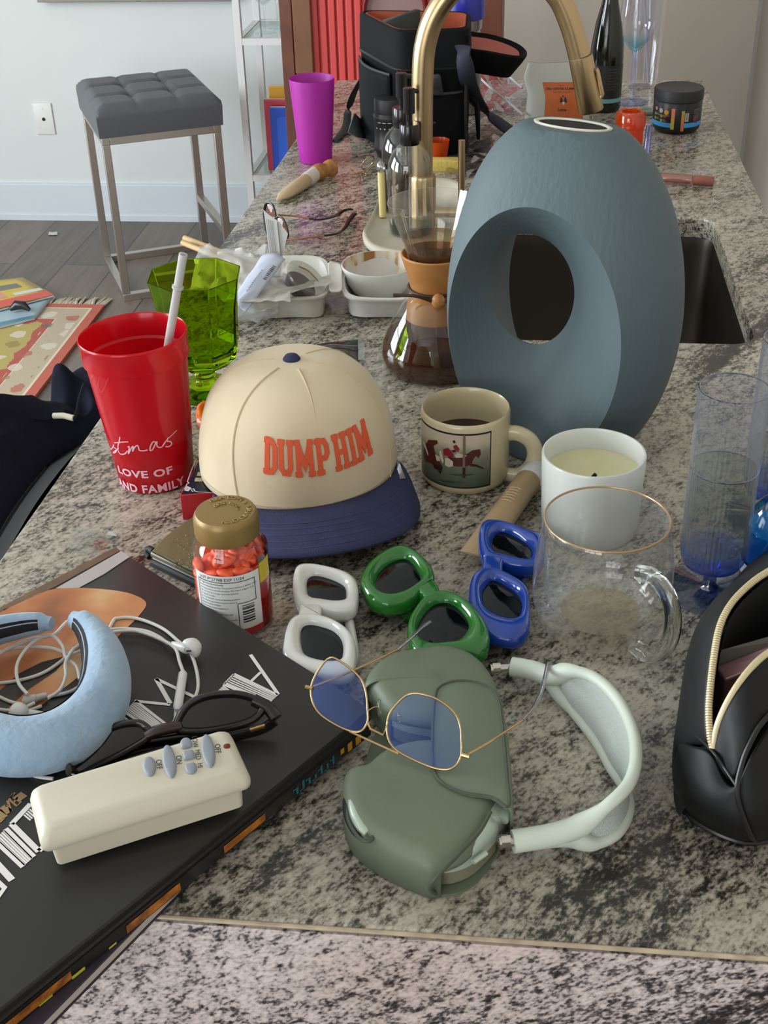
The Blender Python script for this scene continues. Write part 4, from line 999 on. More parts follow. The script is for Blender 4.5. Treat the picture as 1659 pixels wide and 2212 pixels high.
U = resample(spl([P(1105, 1440, .018), P(1150, 1448, .019), P(1190, 1460, .022), P(1232, 1450, .038), P(1282, 1463, .042), P(1330, 1506, .044), P(1364, 1570, .044), P(1374, 1632, .044), P(1360, 1690, .042), P(1318, 1735, .038), P(1262, 1778, .024), P(1200, 1802, .019), P(1108, 1818, .018)], 8), 80)
Lw = resample(spl([P(1105, 1440, .018), P(1150, 1448, .017), P(1188, 1466, .015), P(1232, 1528, .006), P(1288, 1600, .005), P(1322, 1660, .005), P(1350, 1704, .005), P(1357, 1752, .005), P(1330, 1802, .005), P(1280, 1822, .006), P(1240, 1808, .012), P(1200, 1806, .017), P(1108, 1818, .018)], 8), 80)
mk('headband_frame', G().tube(U, lambda u: 0.0046+0.0035*(1 if min(u, 1-u) < 0.17 else max(0, 1-(min(u, 1-u)-0.17)/0.06)), 14).tube(Lw, lambda u: 0.0044+0.0034*(1 if min(u, 1-u) < 0.17 else max(0, 1-(min(u, 1-u)-0.17)/0.06)), 14), m_band, hp, world=True, smooth=80)
rows = []
cb = sum(U, Vector())/80
for k_ in range(0, 9):
    f = k_/8; r_ = []
    for a, b in zip(U[13:66], Lw[13:66]):
        p = a.lerp(b, f); inw = (Vector((cb.x, cb.y, p.z))-p).normalized()
        r_.append(p+inw*(0.004*math.sin(PI*f)))
    rows.append(r_)
mk('knit_canopy', G().loft(rows, False), m_mesh, hp, world=True, smooth=80, solid=0.0022)
for a, b in ((P(1058, 1445, .020), P(1072, 1444, .0195)), (P(1076, 1818, .020), P(1092, 1817, .0195))):
    d = (b-a)
    mk('hinge_pin', G().tube([a, a.lerp(b, 0.35)], 0.0042, 14).tube([a.lerp(b, 0.3), b+d*0.5], (0.0055, 0.0036), 14), m_chrome, hp, world=True)
for a, b in ((P(1062, 1444, .019), P(1108, 1441, .0185)), (P(1080, 1818, .019), P(1112, 1818, .0185))):
    mk('steel_arm', G().tube([a, b], 0.0034, 14), m_chrome, hp, world=True)
mk('listening_button', G().tube([P(1022, 1862, .0225), P(1050, 1842, .0225)], (0.0016, 0.0022), 10), m_alu, hp, world=True)
mk('crown', G().tube([P(1086, 1772, .026), P(1093, 1757, .027), P(1097, 1748, .027)], [0.004, 0.0046, 0.004], 14), m_alu, hp, world=True)
cs = thing('headphone_case', 'sage green soft headphone case wrapped round the mint ear cups', 'headphone case', (P(900, 1650).x, P(900, 1650).y, CT))
def sleeve_part(name, o, zt, skirt, bev=0.012):
    """soft top sheet with rolled rim; its side wall reaches the counter only where skirt says so"""
    rgs = dome(o, zt-bev, zt, bev)[1:]
    g = G().loft(rgs, True, False, True); n = len(o); base = len(g.v)
    low = [Vector((p.x, p.y, CT+0.0012)) for p in o]
    g.add(low+list(rgs[0]), [(i, (i+1) % n, n+(i+1) % n, n+i) for i in range(n) if skirt(o[i])])
    return mk(name, g, m_case, cs, world=True, smooth=70, merge=True, solid=0.0022)
lo = spl(outl([(996, 1838), (1036, 1796), (1060, 1752), (1088, 1700), (1086, 1650), (1030, 1604), (960, 1588), (890, 1590), (830, 1610), (788, 1642)], ZT, [(752, 1730), (746, 1788), (768, 1845), (826, 1890), (893, 1922), (938, 1936)]), 4, True)
xlim, ylim = P(940, 1934).x+0.002, P(788, 1645, ZT).y
sleeve_part('lower_sleeve', lo, ZT, lambda p: p.x < xlim and p.y < ylim)
up_o = spl(outl([(1090, 1570), (1083, 1500), (1056, 1438), (1022, 1404), (985, 1389), (950, 1385), (885, 1394), (832, 1410), (800, 1436), (786, 1470)], ZT, [(800, 1540), (845, 1600), (930, 1622), (1020, 1628), (1078, 1610)]), 4, True)
sleeve_part('upper_sleeve', up_o, ZT, lambda p: p.x < P(860, 1500).x)
fl_px = [(940, 1505), (952, 1482), (985, 1471), (1030, 1474), (1066, 1492), (1080, 1525), (1088, 1590), (1096, 1680), (1099, 1742), (1062, 1722), (1005, 1713), (960, 1694), (938, 1664), (934, 1590)]
zf = ZT+0.0042
o = spl(T(fl_px, zf), 4, True)
mk('flap', G().prism(o, CT+zf-0.0024, CT+zf, 0.0012, 2), m_case, cs, world=True, smooth=60)
mk('flap_edge', G().tube(spl(T(fl_px, zf), 4, True), 0.0010, 8, closed=True), m_edge, cs, world=True)
rw = spl(T([(1070, 1500), (1086, 1560), (1096, 1660), (1100, 1742)], zf), 5)
mk('side_wall', G().loft([[Vector((p.x, p.y, CT+zf-0.0005)) for p in rw], [Vector((p.x+0.002, p.y, CT+zf-0.006)) for p in rw], [Vector((p.x+0.002, p.y, CT+0.003)) for p in rw]], False), m_case, cs, world=True, solid=0.0022)
sl = [(772, 1702), (764, 1728), (768, 1760), (781, 1786), (797, 1800)]
mk('slot', G().tube(spl([P(x-9, y+5, .0275) for x, y in sl], 5), [(0.004, 0.005)]*21, 12), mat('slot_shade_black', '0d0e0d', 0.8), cs, world=True)  # black tube laid on the case as painted shade inside the slit
mk('slot_cup', G().tube(spl([P(x, y, .0300) for x, y in sl], 5), lambda u: (0.0052*math.sin(PI*(0.12+0.78*u))**0.5, 0.0048), 14), m_alu, cs, world=True, smooth=80, label='strip of pale ear cup showing through the slot')
lip = [(778, 1686), (757, 1720), (752, 1768), (774, 1808), (796, 1817), (807, 1806), (801, 1790), (788, 1768), (782, 1735), (790, 1700)]
mk('slot_lip', G().tube(spl([P(x, y, .0310) for x, y in lip], 5), 0.0014, 8), m_edge, cs, world=True)
mk('opening_edge', G().tube(spl([P(946, 1932, .002), P(932, 1926, .012), P(929, 1914, .024), P(944, 1894, .033), P(996, 1840, ZT+.001), P(1036, 1797, ZT+.001), P(1060, 1754, ZT+.001)], 5), 0.0013, 8), m_edge, cs, world=True)
mk('base_sheet', G().prism(spl(T([(760, 1760), (790, 1845), (870, 1905), (945, 1934), (1010, 1922), (1060, 1868), (1085, 1790), (1080, 1600), (1000, 1500), (850, 1510)], 0.001), 4, True), CT+0.0002, CT+0.0022), m_case, cs, world=True)

# ================================================================ gold wire eyeglasses resting on the case
gp0 = P(930, 1657, 0.0430); e1 = (P(1000, 1652, .043)-P(740, 1575, .043)); e1.z = 0; e1.normalize()
hn = Vector((e1.y, -e1.x, 0)); hn = hn if hn.y < 0 else -hn
gn = (hn*math.cos(math.radians(50))+Vector((0, 0, 1))*math.sin(math.radians(50))).normalized()
m_wire = mat('gold_wire', 'c9a878', 0.22, 1.0)
m_blens = thin('blue_coated_lens', 'e6ecf4', '7f9dff', base=0.13, edge=0.7)
eg = thing('eyeglasses', 'gold wire eyeglasses with blue reflecting lenses resting on the green case', 'eyeglasses', (gp0.x, gp0.y, CT+0.040))
R_ = [(837, 1557), (851, 1528), (885, 1499), (929, 1504), (967, 1526), (991, 1557), (997, 1600), (994, 1639), (972, 1661), (929, 1656), (861, 1624), (839, 1596)]
L_ = [(673, 1480), (707, 1424), (736, 1429), (774, 1460), (789, 1489), (794, 1533), (793, 1562), (774, 1581), (731, 1569), (683, 1533)]
eyerim(R_, gp0, gn, 0.00085, eg, m_wire, m_blens); eyerim(L_, gp0, gn, 0.00085, eg, m_wire, m_blens)
q = trace_on([(794, 1560), (800, 1575), (828, 1588), (834, 1572), (838, 1560)], gp0, gn)
mk('bridge', G().tube(q, 0.0009, 8), m_wire, eg, world=True)
mk('brow_bar', G().tube(trace_on([(755, 1580), (861, 1628)], gp0, gn), 0.0009, 8), m_wire, eg, world=True)
for (cx_, cy_, s) in ((814, 1524, -1), (855, 1543, 1)):
    c = PP(cx_, cy_, gp0, gn)-gn*0.006
    mk('nose_pad', G().tube([c-Vector((0, 0.001, 0.007)), c-Vector((0, 0, 0.0035)), c+Vector((0, 0, 0.0035)), c+Vector((0, 0.001, 0.006))], [(0.001, 0.0018), (0.0016, 0.0036), (0.0016, 0.0034), (0.001, 0.0016)], 12), thin('clear_silicone', 'f2f2ee', base=0.12), eg, world=True, smooth=80)
    mk('pad_arm', G().tube(spl([c, c+gn*0.003+Vector((s*0.003, 0, -0.001)), PP(cx_+(-20 if s < 0 else 6), cy_+(12 if s < 0 else 14), gp0, gn)], 4), 0.0005, 6), m_wire, eg, world=True)
def temple(hpx, pts, tip):
    h = PP(hpx[0], hpx[1], gp0, gn)
    mk('hinge', G().tube([h-e1*0.003, h+e1*0.003], (0.0018, 0.0016), 8), m_wire, eg, world=True)
    w = [h]+[P(*p) for p in pts]
    mk('temple', G().tube(spl(w, 5), 0.00085, 8), m_wire, eg, world=True)
    w2 = [w[-1]]+[P(*p) for p in tip]
    mk('temple_tip', G().tube(spl(w2, 5), lambda u: 0.0013+0.0008*u, 10), thin('clear_tip', 'b9b2b8', base=0.3), eg, world=True)
temple((1006, 1632), [(1065, 1598, .056), (1129, 1556, .055)], [(1155, 1524, .052), (1172, 1484, .045), (1184, 1434, .031)])
temple((668, 1486), [(740, 1458, .062), (810, 1427, .056), (858, 1404, .050)], [(890, 1376, .046), (912, 1356, .042), (928, 1345, .038)])
# ================================================================ game box, cap
zbx = 0.030
cb4 = [Vector((p.x, p.y, 0)) for p in (P(388, 1068, zbx), P(870, 1030, zbx), P(842, 962, zbx), P(446, 962, zbx))]
t = thing('card_game_box', 'red card game box with dark illustrated lid lying under the cream cap', 'box', (cb4[0].x, cb4[0].y, CT))
mk('box_body', G().prism(cb4, CT+0.0005, CT+zbx-0.0006), mat('red_card', 'b3202a', 0.4), t, world=True, bev=0.001)
cbm = sum(cb4, Vector())/4
mk('lid_print', G().prism([cbm+(p-cbm)*0.985 for p in cb4], CT+zbx-0.0006, CT+zbx), mat('dark_navy_print', '1b2038', 0.3), t, world=True)
zz = zbx+0.0003
mk('green_print', G().face([P(x, y, zz) for x, y in [(428, 1040), (470, 975), (560, 975), (560, 1068), (440, 1056)]]), mat('dark_green_print', '2a3524', 0.3), t, world=True)
g = G()
def px_line(pts, w): strokes([[(P(x, y, zz).x, P(x, y, zz).y) for x, y in pts]], w, lambda x, y: Vector((x, y, CT+zz+0.0002)), g, step=0.003)
px_line([(400, 1057), (404, 1052), (410, 1055), (405, 1060), (399, 1058)], 0.003)
px_line([(402, 1051), (404, 1046), (408, 1044), (405, 1040), (412, 1020), (424, 990)], 0.0009)
px_line([(412, 1058), (418, 1056), (421, 1060), (416, 1062), (413, 1059)], 0.0009); px_line([(420, 1061), (428, 1063), (500, 1066)], 0.0009)
mk('lid_scrollwork', g, mat('white_print', 'cfcfd4', 0.4), t, world=True)
g = G()
for x, y in ((430, 1024), (441, 1026), (452, 1028), (434, 1036), (425, 1036)):
    g.face([P(x-5, y+4, zz+0.0002), P(x+4, y+4, zz+0.0002), P(x+5, y-4, zz+0.0002), P(x-3, y-4, zz+0.0002)])
mk('lid_card_picture', g, mat('cream_print', 'c9bb97', 0.4), t, world=True)
mk('clear_sleeve', G().prism([Vector((p.x, p.y, 0)) for p in T([(842, 1038), (876, 1033), (850, 966), (822, 966)], zbx+0.002)], CT+0.001, CT+zbx+0.002), thin('pink_clear_film', 'e8b6bc', base=0.16), t, world=True, smooth=0)

m_twill = mat('cream_cotton_twill', 'd3c3a4', 0.85, sheen=0.15, bump=(1800, 0.25), var=(14, 'cbb999'))
m_seam = mat('cream_seam_thread', 'c2b08f', 0.9)
m_navy = mat('navy_cotton_twill', '25294a', 0.9, bump=(700, 0.4), var=(60, '2a2e52'))
CC = P(645, 996, 0.033); HC = HT(627, 774, CC)-0.033-0.002
fd = P(748, 1205, 0.014)-CC; fd.z = 0; fd.normalize(); rd = Vector((-fd.y, fd.x, 0))
wl, wr = P(436, 1030, .035), P(853, 962, .035)
bs = abs((wr-wl).dot(rd))/2*0.985; af = 0.098
def crown(th, ph, off=0.0):
    c, s = max(0.0, math.cos(ph)), math.sin(ph)
    front = max(0.0, math.cos(th))
    r = c**(0.62-0.12*front); z = HC*s**(0.92+0.10*front)
    # panel seams pinch the crown slightly
    r *= 1-0.012*math.exp(-(math.sin(3*th)/0.12)**2)*(1-front)
    return CC + rd*((bs+off)*math.sin(th)*r) + fd*((af+off)*math.cos(th)*r) + Vector((0, 0, z+off*s))
t = thing('baseball_cap', 'cream baseball cap with navy brim and orange lettering resting on the game box', 'cap', CC)
nth, nph = 96, 28
rows = [[crown(2*PI*j/nth, PI/2*(k/nph)*0.995) for j in range(nth)] for k in range(nph+1)]
mk('crown', G().loft(rows, True, False, True), m_twill, t, world=True, smooth=80, solid=0.002)
g = G()
for sgn in (-1, 1):
    g.tube([crown(sgn*(0.87+0.1*math.sin(PI*u)), PI/2*u*0.96, 0.0008) for u in [i/24 for i in range(25)]], 0.0013, 6)
    g.tube([crown(sgn*2.0, PI/2*u*0.96, 0.0008) for u in [i/16 for i in range(17)]], 0.0010, 6)
mk('panel_seam', g, m_seam, t, world=True)
mk('front_dart', G().tube([crown(0.0, PI/2*u, 0.0006) for u in [0.52+0.44*i/16 for i in range(17)]], lambda u: 0.0004+0.0014*u, 6), m_seam, t, world=True)
g = G()
for j in range(150):
    a = -1.45+2.9*j/150
    g.tube([crown(a, 0.045, 0.0009), crown(a+0.011, 0.045, 0.0009)], 0.00055, 5)
st = mk('band_stitching', g, m_seam, t, world=True); st['kind'] = 'stuff'
mk('top_button', G().lathe([(0.0, 0.005), (0.006, 0.0042), (0.0085, 0.001), (0.0085, -0.002)], 24, CC+Vector((0, 0, HC+0.001))), m_navy, t, world=True, smooth=80)
def brim(u, v, off=0.0):
    th = (u-0.5)*2*1.28
    inner = crown(th, 0.02)
    L = 0.076*max(0.0, math.cos(th*1.08))**0.55
    p = inner + fd*(L*v) + rd*(0.010*math.sin(th)*v)
    lat = (p-CC).dot(rd)/0.085
    p.z = CC.z + 0.002 - 0.0195*lat*lat*(0.25+0.75*v) + 0.012*v*(1-v)*2 - 0.004*v + off
    return p
g = G().grid(lambda u, v: brim(u, v), 48, 14)
mk('brim', g, m_navy, t, world=True, smooth=80, solid=0.004)
g = G()
for v in (0.45, 0.56, 0.67, 0.78, 0.89):
    g.tube([brim(0.08+0.84*i/40, v, 0.0022) for i in range(41)], 0.0004, 5)
st = mk('brim_stitching', g, mat('navy_thread', '3a3f68', 0.8), t, world=True)
LET = {'D': (.70, [[(.22, 0), (.22, 1)], [(.04, .91), (.44, .91), (.6, .76), (.6, .24), (.44, .09), (.04, .09)]]),
       'U': (.84, [[(.2, .95), (.2, .24), (.33, .09), (.5, .09), (.63, .24), (.63, .95)], [(.02, .92), (.37, .92)], [(.47, .92), (.81, .92)]]),
       'M': (.98, [[(.17, 0), (.17, 1)], [(.15, .97), (.47, .28), (.79, .97)], [(.77, 1), (.77, 0)], [(.0, .08), (.33, .08)], [(.61, .08), (.94, .08)], [(.0, .92), (.2, .92)], [(.74, .92), (.94, .92)]]),
       'P': (.70, [[(.2, 0), (.2, 1)], [(.03, .91), (.48, .91), (.6, .79), (.6, .58), (.48, .46), (.2, .46)], [(.03, .08), (.39, .08)]]),
       'H': (.86, [[(.2, 0), (.2, 1)], [(.63, 0), (.63, 1)], [(.2, .5), (.63, .5)], [(.02, .08), (.37, .08)], [(.46, .08), (.81, .08)], [(.02, .92), (.37, .92)], [(.46, .92), (.81, .92)]]),
       'I': (.44, [[(.2, 0), (.2, 1)], [(.02, .08), (.38, .08)], [(.02, .92), (.38, .92)]]), ' ': (.2, [])}
def slab_letters(body, hgt, xs, cx, slope, th0, z0):
    tot = sum(LET[c][0] for c in body)*xs*hgt; x = -tot/2; out = []
    for ch in body:
        adv, st_ = LET[ch]
        if st_:
            g = G()
            lines = [[(x+px*xs*hgt, py*hgt) for px, py in ln] for ln in st_]
            def fn(X, Y):
                Y2 = Y+slope*X+0.9*X*X; zt = z0+Y2
                s = min(0.99, max(0.0, zt/HC)); ph = math.asin(min(1, s**(1/1.02)))
                return crown(th0+(X+cx)/((bs+af)/2), ph, 0.0016)
            strokes(lines, 0.138*hgt, fn, g, step=0.003); out.append(g)
        x += adv*xs*hgt
    return out
m_orange = mat('orange_embroidery', 'd8572f', 0.75, bump=(1800, 0.4))
for gg in slab_letters('DUMP HIM', 0.0345, 0.60, 0.0, 0.0, 0.0, 0.035):
    mk('embroidered_letter', gg, m_orange, t, world=True, smooth=0, solid=0.0010)

# ================================================================ pill bottle with pills, wallet
bp = BF(516, 1384, 0.031)
hcap = HT(492, 1102, bp); rcap = RW(138, bp, hcap-0.01); rb = RW(163, bp, 0.05)
t = thing('pill_bottle', 'clear pill bottle with ribbed gold cap and white label, full of orange tablets', 'pill bottle', bp)
hsh = hcap-0.024
m_pet = thin('clear_pet', 'fdfafa', base=0.05, edge=0.55)
m_capg = mat('gold_plastic', '8f7443', 0.38, 0.25)
mk('body', G().lathe([(0, 0.0), (rb*0.93, 0.0), (rb, 0.004), (rb, hsh-0.020), (rb*0.985, hsh-0.013), (rb*0.93, hsh-0.006), (rb*0.84, hsh-0.001), (rcap*0.92, hsh+0.006), (rcap*0.92, hsh+0.008)], 56), m_pet, t, smooth=80)
def caprad(r, a, z): return r*(1+0.022*(round(a/(2*PI)*144) % 2)) if 0.0 < z-hsh-0.003 < 0.0165 and r > rcap*0.95 else r
mk('cap', G().lathe([(0, hsh+0.002), (rcap*0.98, hsh+0.002), (rcap, hsh+0.004), (rcap, hcap-0.0055), (rcap*0.985, hcap-0.0025), (rcap*0.93, hcap), (rcap*0.86, hcap+0.0002), (0, hcap)], 144, rad=caprad), m_capg, t, smooth=50)
# raised words round the cap top
g = G()
def ringtext(body, r, a0, size, sp):
    for i, ch in enumerate(body):
        if ch == ' ': continue
        a = a0-i*sp
        gg = textgeo(ch, size, lambda x, y, a=a: Vector(((r+y)*math.cos(a)+x*math.sin(a), (r+y)*math.sin(a)-x*math.cos(a), hcap+0.0006))); g.join(gg)
ringtext('PUSH DOWN & TURN TO OPEN', rcap*0.74, 2.4, 0.0062, 0.165)
ringtext('CLOSE TIGHTLY', rcap*0.40, 2.6, 0.0045, 0.20)
mk('cap_lettering', g, mat('gold_plastic_raised', 'a0854f', 0.35, 0.25), t, solid=0.0006)
# label
af_ = facing(bp); m_paper = mat('white_label_paper', 'dededc', 0.5)
def cylpatch(r, a0, a1, z0, z1, n=24, off=0.0004):
    return G().grid(lambda u, v: Vector(((r+off)*math.cos(a0+(a1-a0)*u), (r+off)*math.sin(a0+(a1-a0)*u), z0+(z1-z0)*v)), n, 1)
al0, al1 = af_-1.12, af_+0.75
zl1 = hsh-0.0205
mk('label', cylpatch(rb, al0, al1, 0.010, zl1), m_paper, t, smooth=80)
mk('label_red_strip', cylpatch(rb, al0, al1, 0.0065, 0.0125, off=0.0006), mat('label_red', 'b02a26', 0.4), t, smooth=80)
mk('label_yellow_panel', cylpatch(rb, al1+0.02, al1+0.55, zl1-0.016, zl1+0.004, off=0.0005), mat('label_yellow', 'cdb52c', 0.4), t, smooth=80)
mk('label_wine_panel', cylpatch(rb, al1+0.02, al1+1.6, 0.006, zl1-0.016, off=0.0004), thin('wine_film', 'd2543c', base=0.08), t, smooth=80)
mk('label_wine_panel', cylpatch(rb, al1+0.02, al1+1.6, zl1-0.016, zl1+0.010, off=0.00035), thin('dark_wine_film', '6d1f1c', base=0.08), t, smooth=80)
m_black = mat('black_ink', '1c1c1e', 0.6)
W_ = (al1-al0)*rb
def labtext(body, x, z, size, align='LEFT', bold=0): return textgeo(body, size, on_cyl(rb, al0+0.0, z, off=0.0007), align, bold, cut=0.003).move((0, 0, 0)) if False else textgeo(body, size, (lambda f: (lambda X, Y: f(X+x, Y)))(on_cyl(rb, al0, z, off=0.0007)), align, bold, cut=0.003)
g = G()
g.join(labtext('LOT P*27388 EXP 11/24', 0.006, zl1-0.0035, 0.0040))
mk('label_lettering', g, m_black, t, smooth=0)
g = G(); zz0 = zl1-0.0085
rows_ = [('Drug Facts (continued)', .0027), ('Stomach bleeding warning: This product contains an NSAID, which', .0021), ('may cause severe stomach bleeding. The chance is higher if you', .0021), ('take more or for a longer time than directed', .0021), ('are age 60 or older', .0021), ('have had stomach ulcers or bleeding problems', .0021), ('take other drugs containing prescription or', .0021), ('nonprescription NSAIDs', .0021), ('blood thinning (anticoagulant) or', .0021), ('steroid drug', .0021), ('3 or more alcoholic drinks every day', .0021), ('while using this product', .0021), ('Heart attack and stroke warning: NSAIDs,', .0021), ('increase the risk of heart attack', .0021)]
for i, (tx, sz) in enumerate(rows_):
    g.join(labtext(tx, 0.0055, zz0-i*0.0027, sz, xs_ := 'LEFT') if False else labtext(tx, 0.0055, zz0-i*0.0030, sz*0.92))
mk('label_small_print', g, m_black, t, smooth=0)
fr = on_cyl(rb, al0, 0, off=0.0008); g = G()
strokes([[(0.004, zl1-0.0062), (W_-0.004, zl1-0.0062), (W_-0.004, zl1-0.028), (W_-0.021, zl1-0.028), (W_-0.021, 0.0155), (0.004, 0.0155), (0.004, zl1-0.0062)]], 0.0006, fr, g, step=0.002)
x = 0.0
random.seed(11)
zc_ = zl1-0.031
while zc_ > 0.019:
    h_ = random.choice((0.0004, 0.0007, 0.0012)); strokes([[(W_-0.0175, zc_), (W_-0.0065, zc_)]], h_, fr, g, step=0.002); zc_ -= h_+random.choice((0.0005, 0.0008, 0.0012))
mk('label_frame_and_barcode', g, m_black, t, smooth=0)
# tablets
m_pill = mat('orange_tablet', 'e85a30', 0.45, var=(300, 'e24e26'))
def pillgeo(): 
    return G().loft([[Vector((0.0078*sx*math.cos(2*PI*k/20), 0.0040*sx*math.sin(2*PI*k/20), z)) for k in range(20)] for sx, z in ((0.55, -0.0030), (0.9, -0.0021), (1.0, -0.0008), (1.0, 0.0008), (0.9, 0.0021), (0.55, 0.0030))], True, True, True)
rp = rb-0.0105; zfill = hsh-0.026
mass = mk('tablets', G().lathe([(0, 0.002), (rb*0.90, 0.002), (rb*0.96, 0.006), (rb*0.96, zfill-0.006), (rb*0.80, zfill-0.001), (0, zfill)], 40), mat('orange_tablet_mass', 'd8482a', 0.6, bump=(130, 1.0), var=(150, 'e85c34')), None, smooth=80); mass.location = bp+Vector((0, 0, 0.002))
tag(mass, 'packed orange tablets filling the pill bottle behind its label', 'tablets', kind='stuff')
pm = None; random.seed(5)
for i in range(64):
    if i < 34: r_ = rp*math.sqrt(random.random()); a = random.uniform(0, 2*PI); z = zfill+0.0025+random.random()*0.006+0.006*(1-r_/rp); tilt = 0.5
    else: r_ = rb-0.0052; a = af_+random.uniform(-2.2, 2.2); z = random.uniform(zfill-0.012, zfill+0.004); tilt = 0.35
    loc = bp+Vector((r_*math.cos(a), r_*math.sin(a), z))
    if pm is None:
        pm = mk('tablet', pillgeo(), m_pill, None, smooth=60); o = pm
        me = pm.data
        dz = min(v.co.z for v in me.vertices)
    else: o = pm.copy(); COL.objects.link(o)
    o.location = loc
    o.rotation_euler = (random.uniform(-tilt, tilt), random.uniform(-tilt, tilt), a+PI/2+random.uniform(-0.3, 0.3) if i >= 34 else random.uniform(0, PI))
    tag(o, 'orange oval tablet among those heaped in the clear pill bottle', 'tablet', 'tablets heaped in the pill bottle')

t = thing('wallet', 'olive gold ostrich leather zip wallet with a pale card edge beside the pill bottle', 'wallet', (P(375, 1180).x, P(375, 1180).y, CT))
m_ost = mat('olive_gold_ostrich', '6f6647', 0.42, 0.15, bump=(90, 0.4))
wq = [(322, 1188), (352, 1158), (418, 1108), (470, 1100), (520, 1180), (470, 1262), (425, 1243)]
w3 = spl(T([(324, 1190), (350, 1160), (392, 1128), (430, 1104), (500, 1130), (520, 1190), (475, 1258), (425, 1238)], 0.016), 1, True)
mk('lower_shell', G().prism([p+Vector((0, -0.003, 0)) for p in w3], CT+0.0006, CT+0.007, 0.002), mat('black_wallet_lining', '1d1c1a', 0.6), t, world=True)
mk('card_edge', G().prism([sum(w3, Vector())/len(w3)+(p-sum(w3, Vector())/len(w3))*0.97 for p in w3], CT+0.007, CT+0.0098), mat('pale_card', 'b9bcc4', 0.5), t, world=True)
mk('upper_shell', G().prism(w3, CT+0.0098, CT+0.0155, 0.003, 3), m_ost, t, world=True, smooth=60)
g = G(); random.seed(2)
for i in range(34):
    x, y = random.uniform(352, 430), random.uniform(1125, 1225)
    if (x-324)*0.55+1190 < y-22 or y < 1190-(x-324)*0.72+14: continue
    c = P(x, y, 0.0155); g.lathe([(0.0016, 0.0), (0.0011, 0.0005), (0.0007, 0.0002), (0.0, -0.0001)], 10, c)
f = mk('quill_bumps', g, m_ost, t, world=True, smooth=80); f['kind'] = 'stuff'
a = [P(329, 1192, .0159), P(360, 1208, .0159), P(400, 1228, .0159), P(424, 1238, .0159)]
mk('edge_stitching', G().tube(spl(a, 5), 0.0007, 6), mat('dark_thread', '2b271b', 0.8), t, world=True)
mk('zip_pull', G().tube(spl([P(332, 1192, .012), P(322, 1186, .011), P(318, 1194, .008), P(324, 1203, .006)], 5), 0.0035, 10), mat('black_cord', '121212', 0.7), t, world=True)

# clear wrapper with a folded corner lying by the book tip
t = thing('plastic_wrapper', 'thin clear plastic wrapper lying just behind the black art book tip', 'wrapper', P(205, 1172))
m_wrap = thin('clear_film', 'f0f1f1', base=0.10, edge=0.5)
mk('film', G().grid(lambda u, v: P(165+100*u-20*v, 1135+32*u+44*v, 0.0015+0.003*math.sin(5*u)*math.sin(3*v)**2), 8, 6), m_wrap, t, world=True)
mk('folded_corner', G().grid(lambda u, v: P(232+20*u, 1146+9*v+4*u, 0.004+0.004*u*v), 3, 3), thin('white_clear_film', 'e6e8ea', base=0.3, rough=0.1), t, world=True)

# ================================================================ red tumbler and straw
br_ = BF(345, 1068, 0.039)
hr = HT(285, 720, br_); rr1 = RW(236, br_, hr)
t = thing('plastic_tumbler', 'tall red plastic tumbler with pink lettering on the left counter edge', 'tumbler', br_)
t_red = t
m_redp = mat('red_translucent_plastic', 'd81628', 0.22, coat=0.2, translucent=0.42)
R0 = 0.039
def rcup(z): return R0+(rr1*0.940-R0)*min(1, z/(hr*0.84))
zr1 = hr*0.84
mk('cup', G().lathe([(0, 0.003), (R0-0.004, 0.003), (R0-0.0025, 0.0), (R0, 0.002), (rcup(zr1*0.5), zr1*0.5), (rcup(zr1), zr1), (rr1*0.985, zr1+0.0012), (rr1*0.99, hr-0.004), (rr1*1.0, hr-0.0035), (rr1*1.005, hr-0.0015), (rr1*0.985, hr), (rr1*0.965, hr-0.002), (rr1*0.960, zr1+0.001), (rcup(zr1)-0.0018, zr1-0.001), (rcup(zr1*0.5)-0.0018, zr1*0.5), (R0-0.002, 0.005), (0, 0.005)], 72), m_redp, t, smooth=50)
m_pink = mat('pale_pink_print', 'e3b3bf', 0.45)
fa = facing(br_)
def cupmap(x, y): 
    r = rcup(y)+0.0004; a = fa+(x)/r; return Vector((r*math.cos(a), r*math.sin(a), y))
def cup_px(px, py):             # point of the cup wall under a photo pixel -> (arc, height)
    d = ray(px, py); best = None
    for i in range(400):
        tt = 0.9+0.0018*i; p = CAM+d*tt-br_
        if 0 < p.z < hr and math.hypot(p.x, p.y) <= rcup(p.z):
            a = math.atan2(p.y, p.x)-fa; a = (a+PI) % (2*PI)-PI
            return (a*rcup(p.z), p.z)
    return None
def cup_script(pts, w, g):
    q = [cup_px(x, y) for x, y in pts]; q = [p for p in q if p]
    if len(q) > 1:
        sm = [(p.x, p.y) for p in spl([(a, b, 0) for a, b in q], 6)]
        strokes([sm], w, cupmap, g, step=0.002)
g = G()
sx = lambda x: 150+x/5.72
sy = lambda y: 860+y/5.72
def S_(*pts): return [(sx(x), sy(y)) for x, y in pts]
cup_script(S_((500, 540), (515, 590), (535, 615), (560, 590), (575, 560), (568, 590), (605, 615), (600, 650), (560, 660), (585, 640), (640, 600)), 0.0011, g)
cup_script(S_((660, 465), (645, 520), (628, 590), (632, 650), (665, 680), (710, 675), (745, 640)), 0.0013, g)
cup_script(S_((585, 535), (640, 535), (700, 530), (760, 528)), 0.0011, g)
cup_script(S_((745, 600), (770, 590), (755, 675), (790, 610), (815, 590), (805, 650), (830, 605), (865, 580), (880, 600), (890, 640), (940, 650), (990, 640)), 0.0013, g)
cup_script(S_((1090, 545), (1060, 540), (1025, 600), (1020, 640), (1050, 630), (1090, 560), (1105, 540), (1105, 590), (1130, 612), (1165, 600), (1220, 540)), 0.0013, g)
cup_script(S_((1165, 600), (1230, 520), (1355, 408)), 0.0010, g)
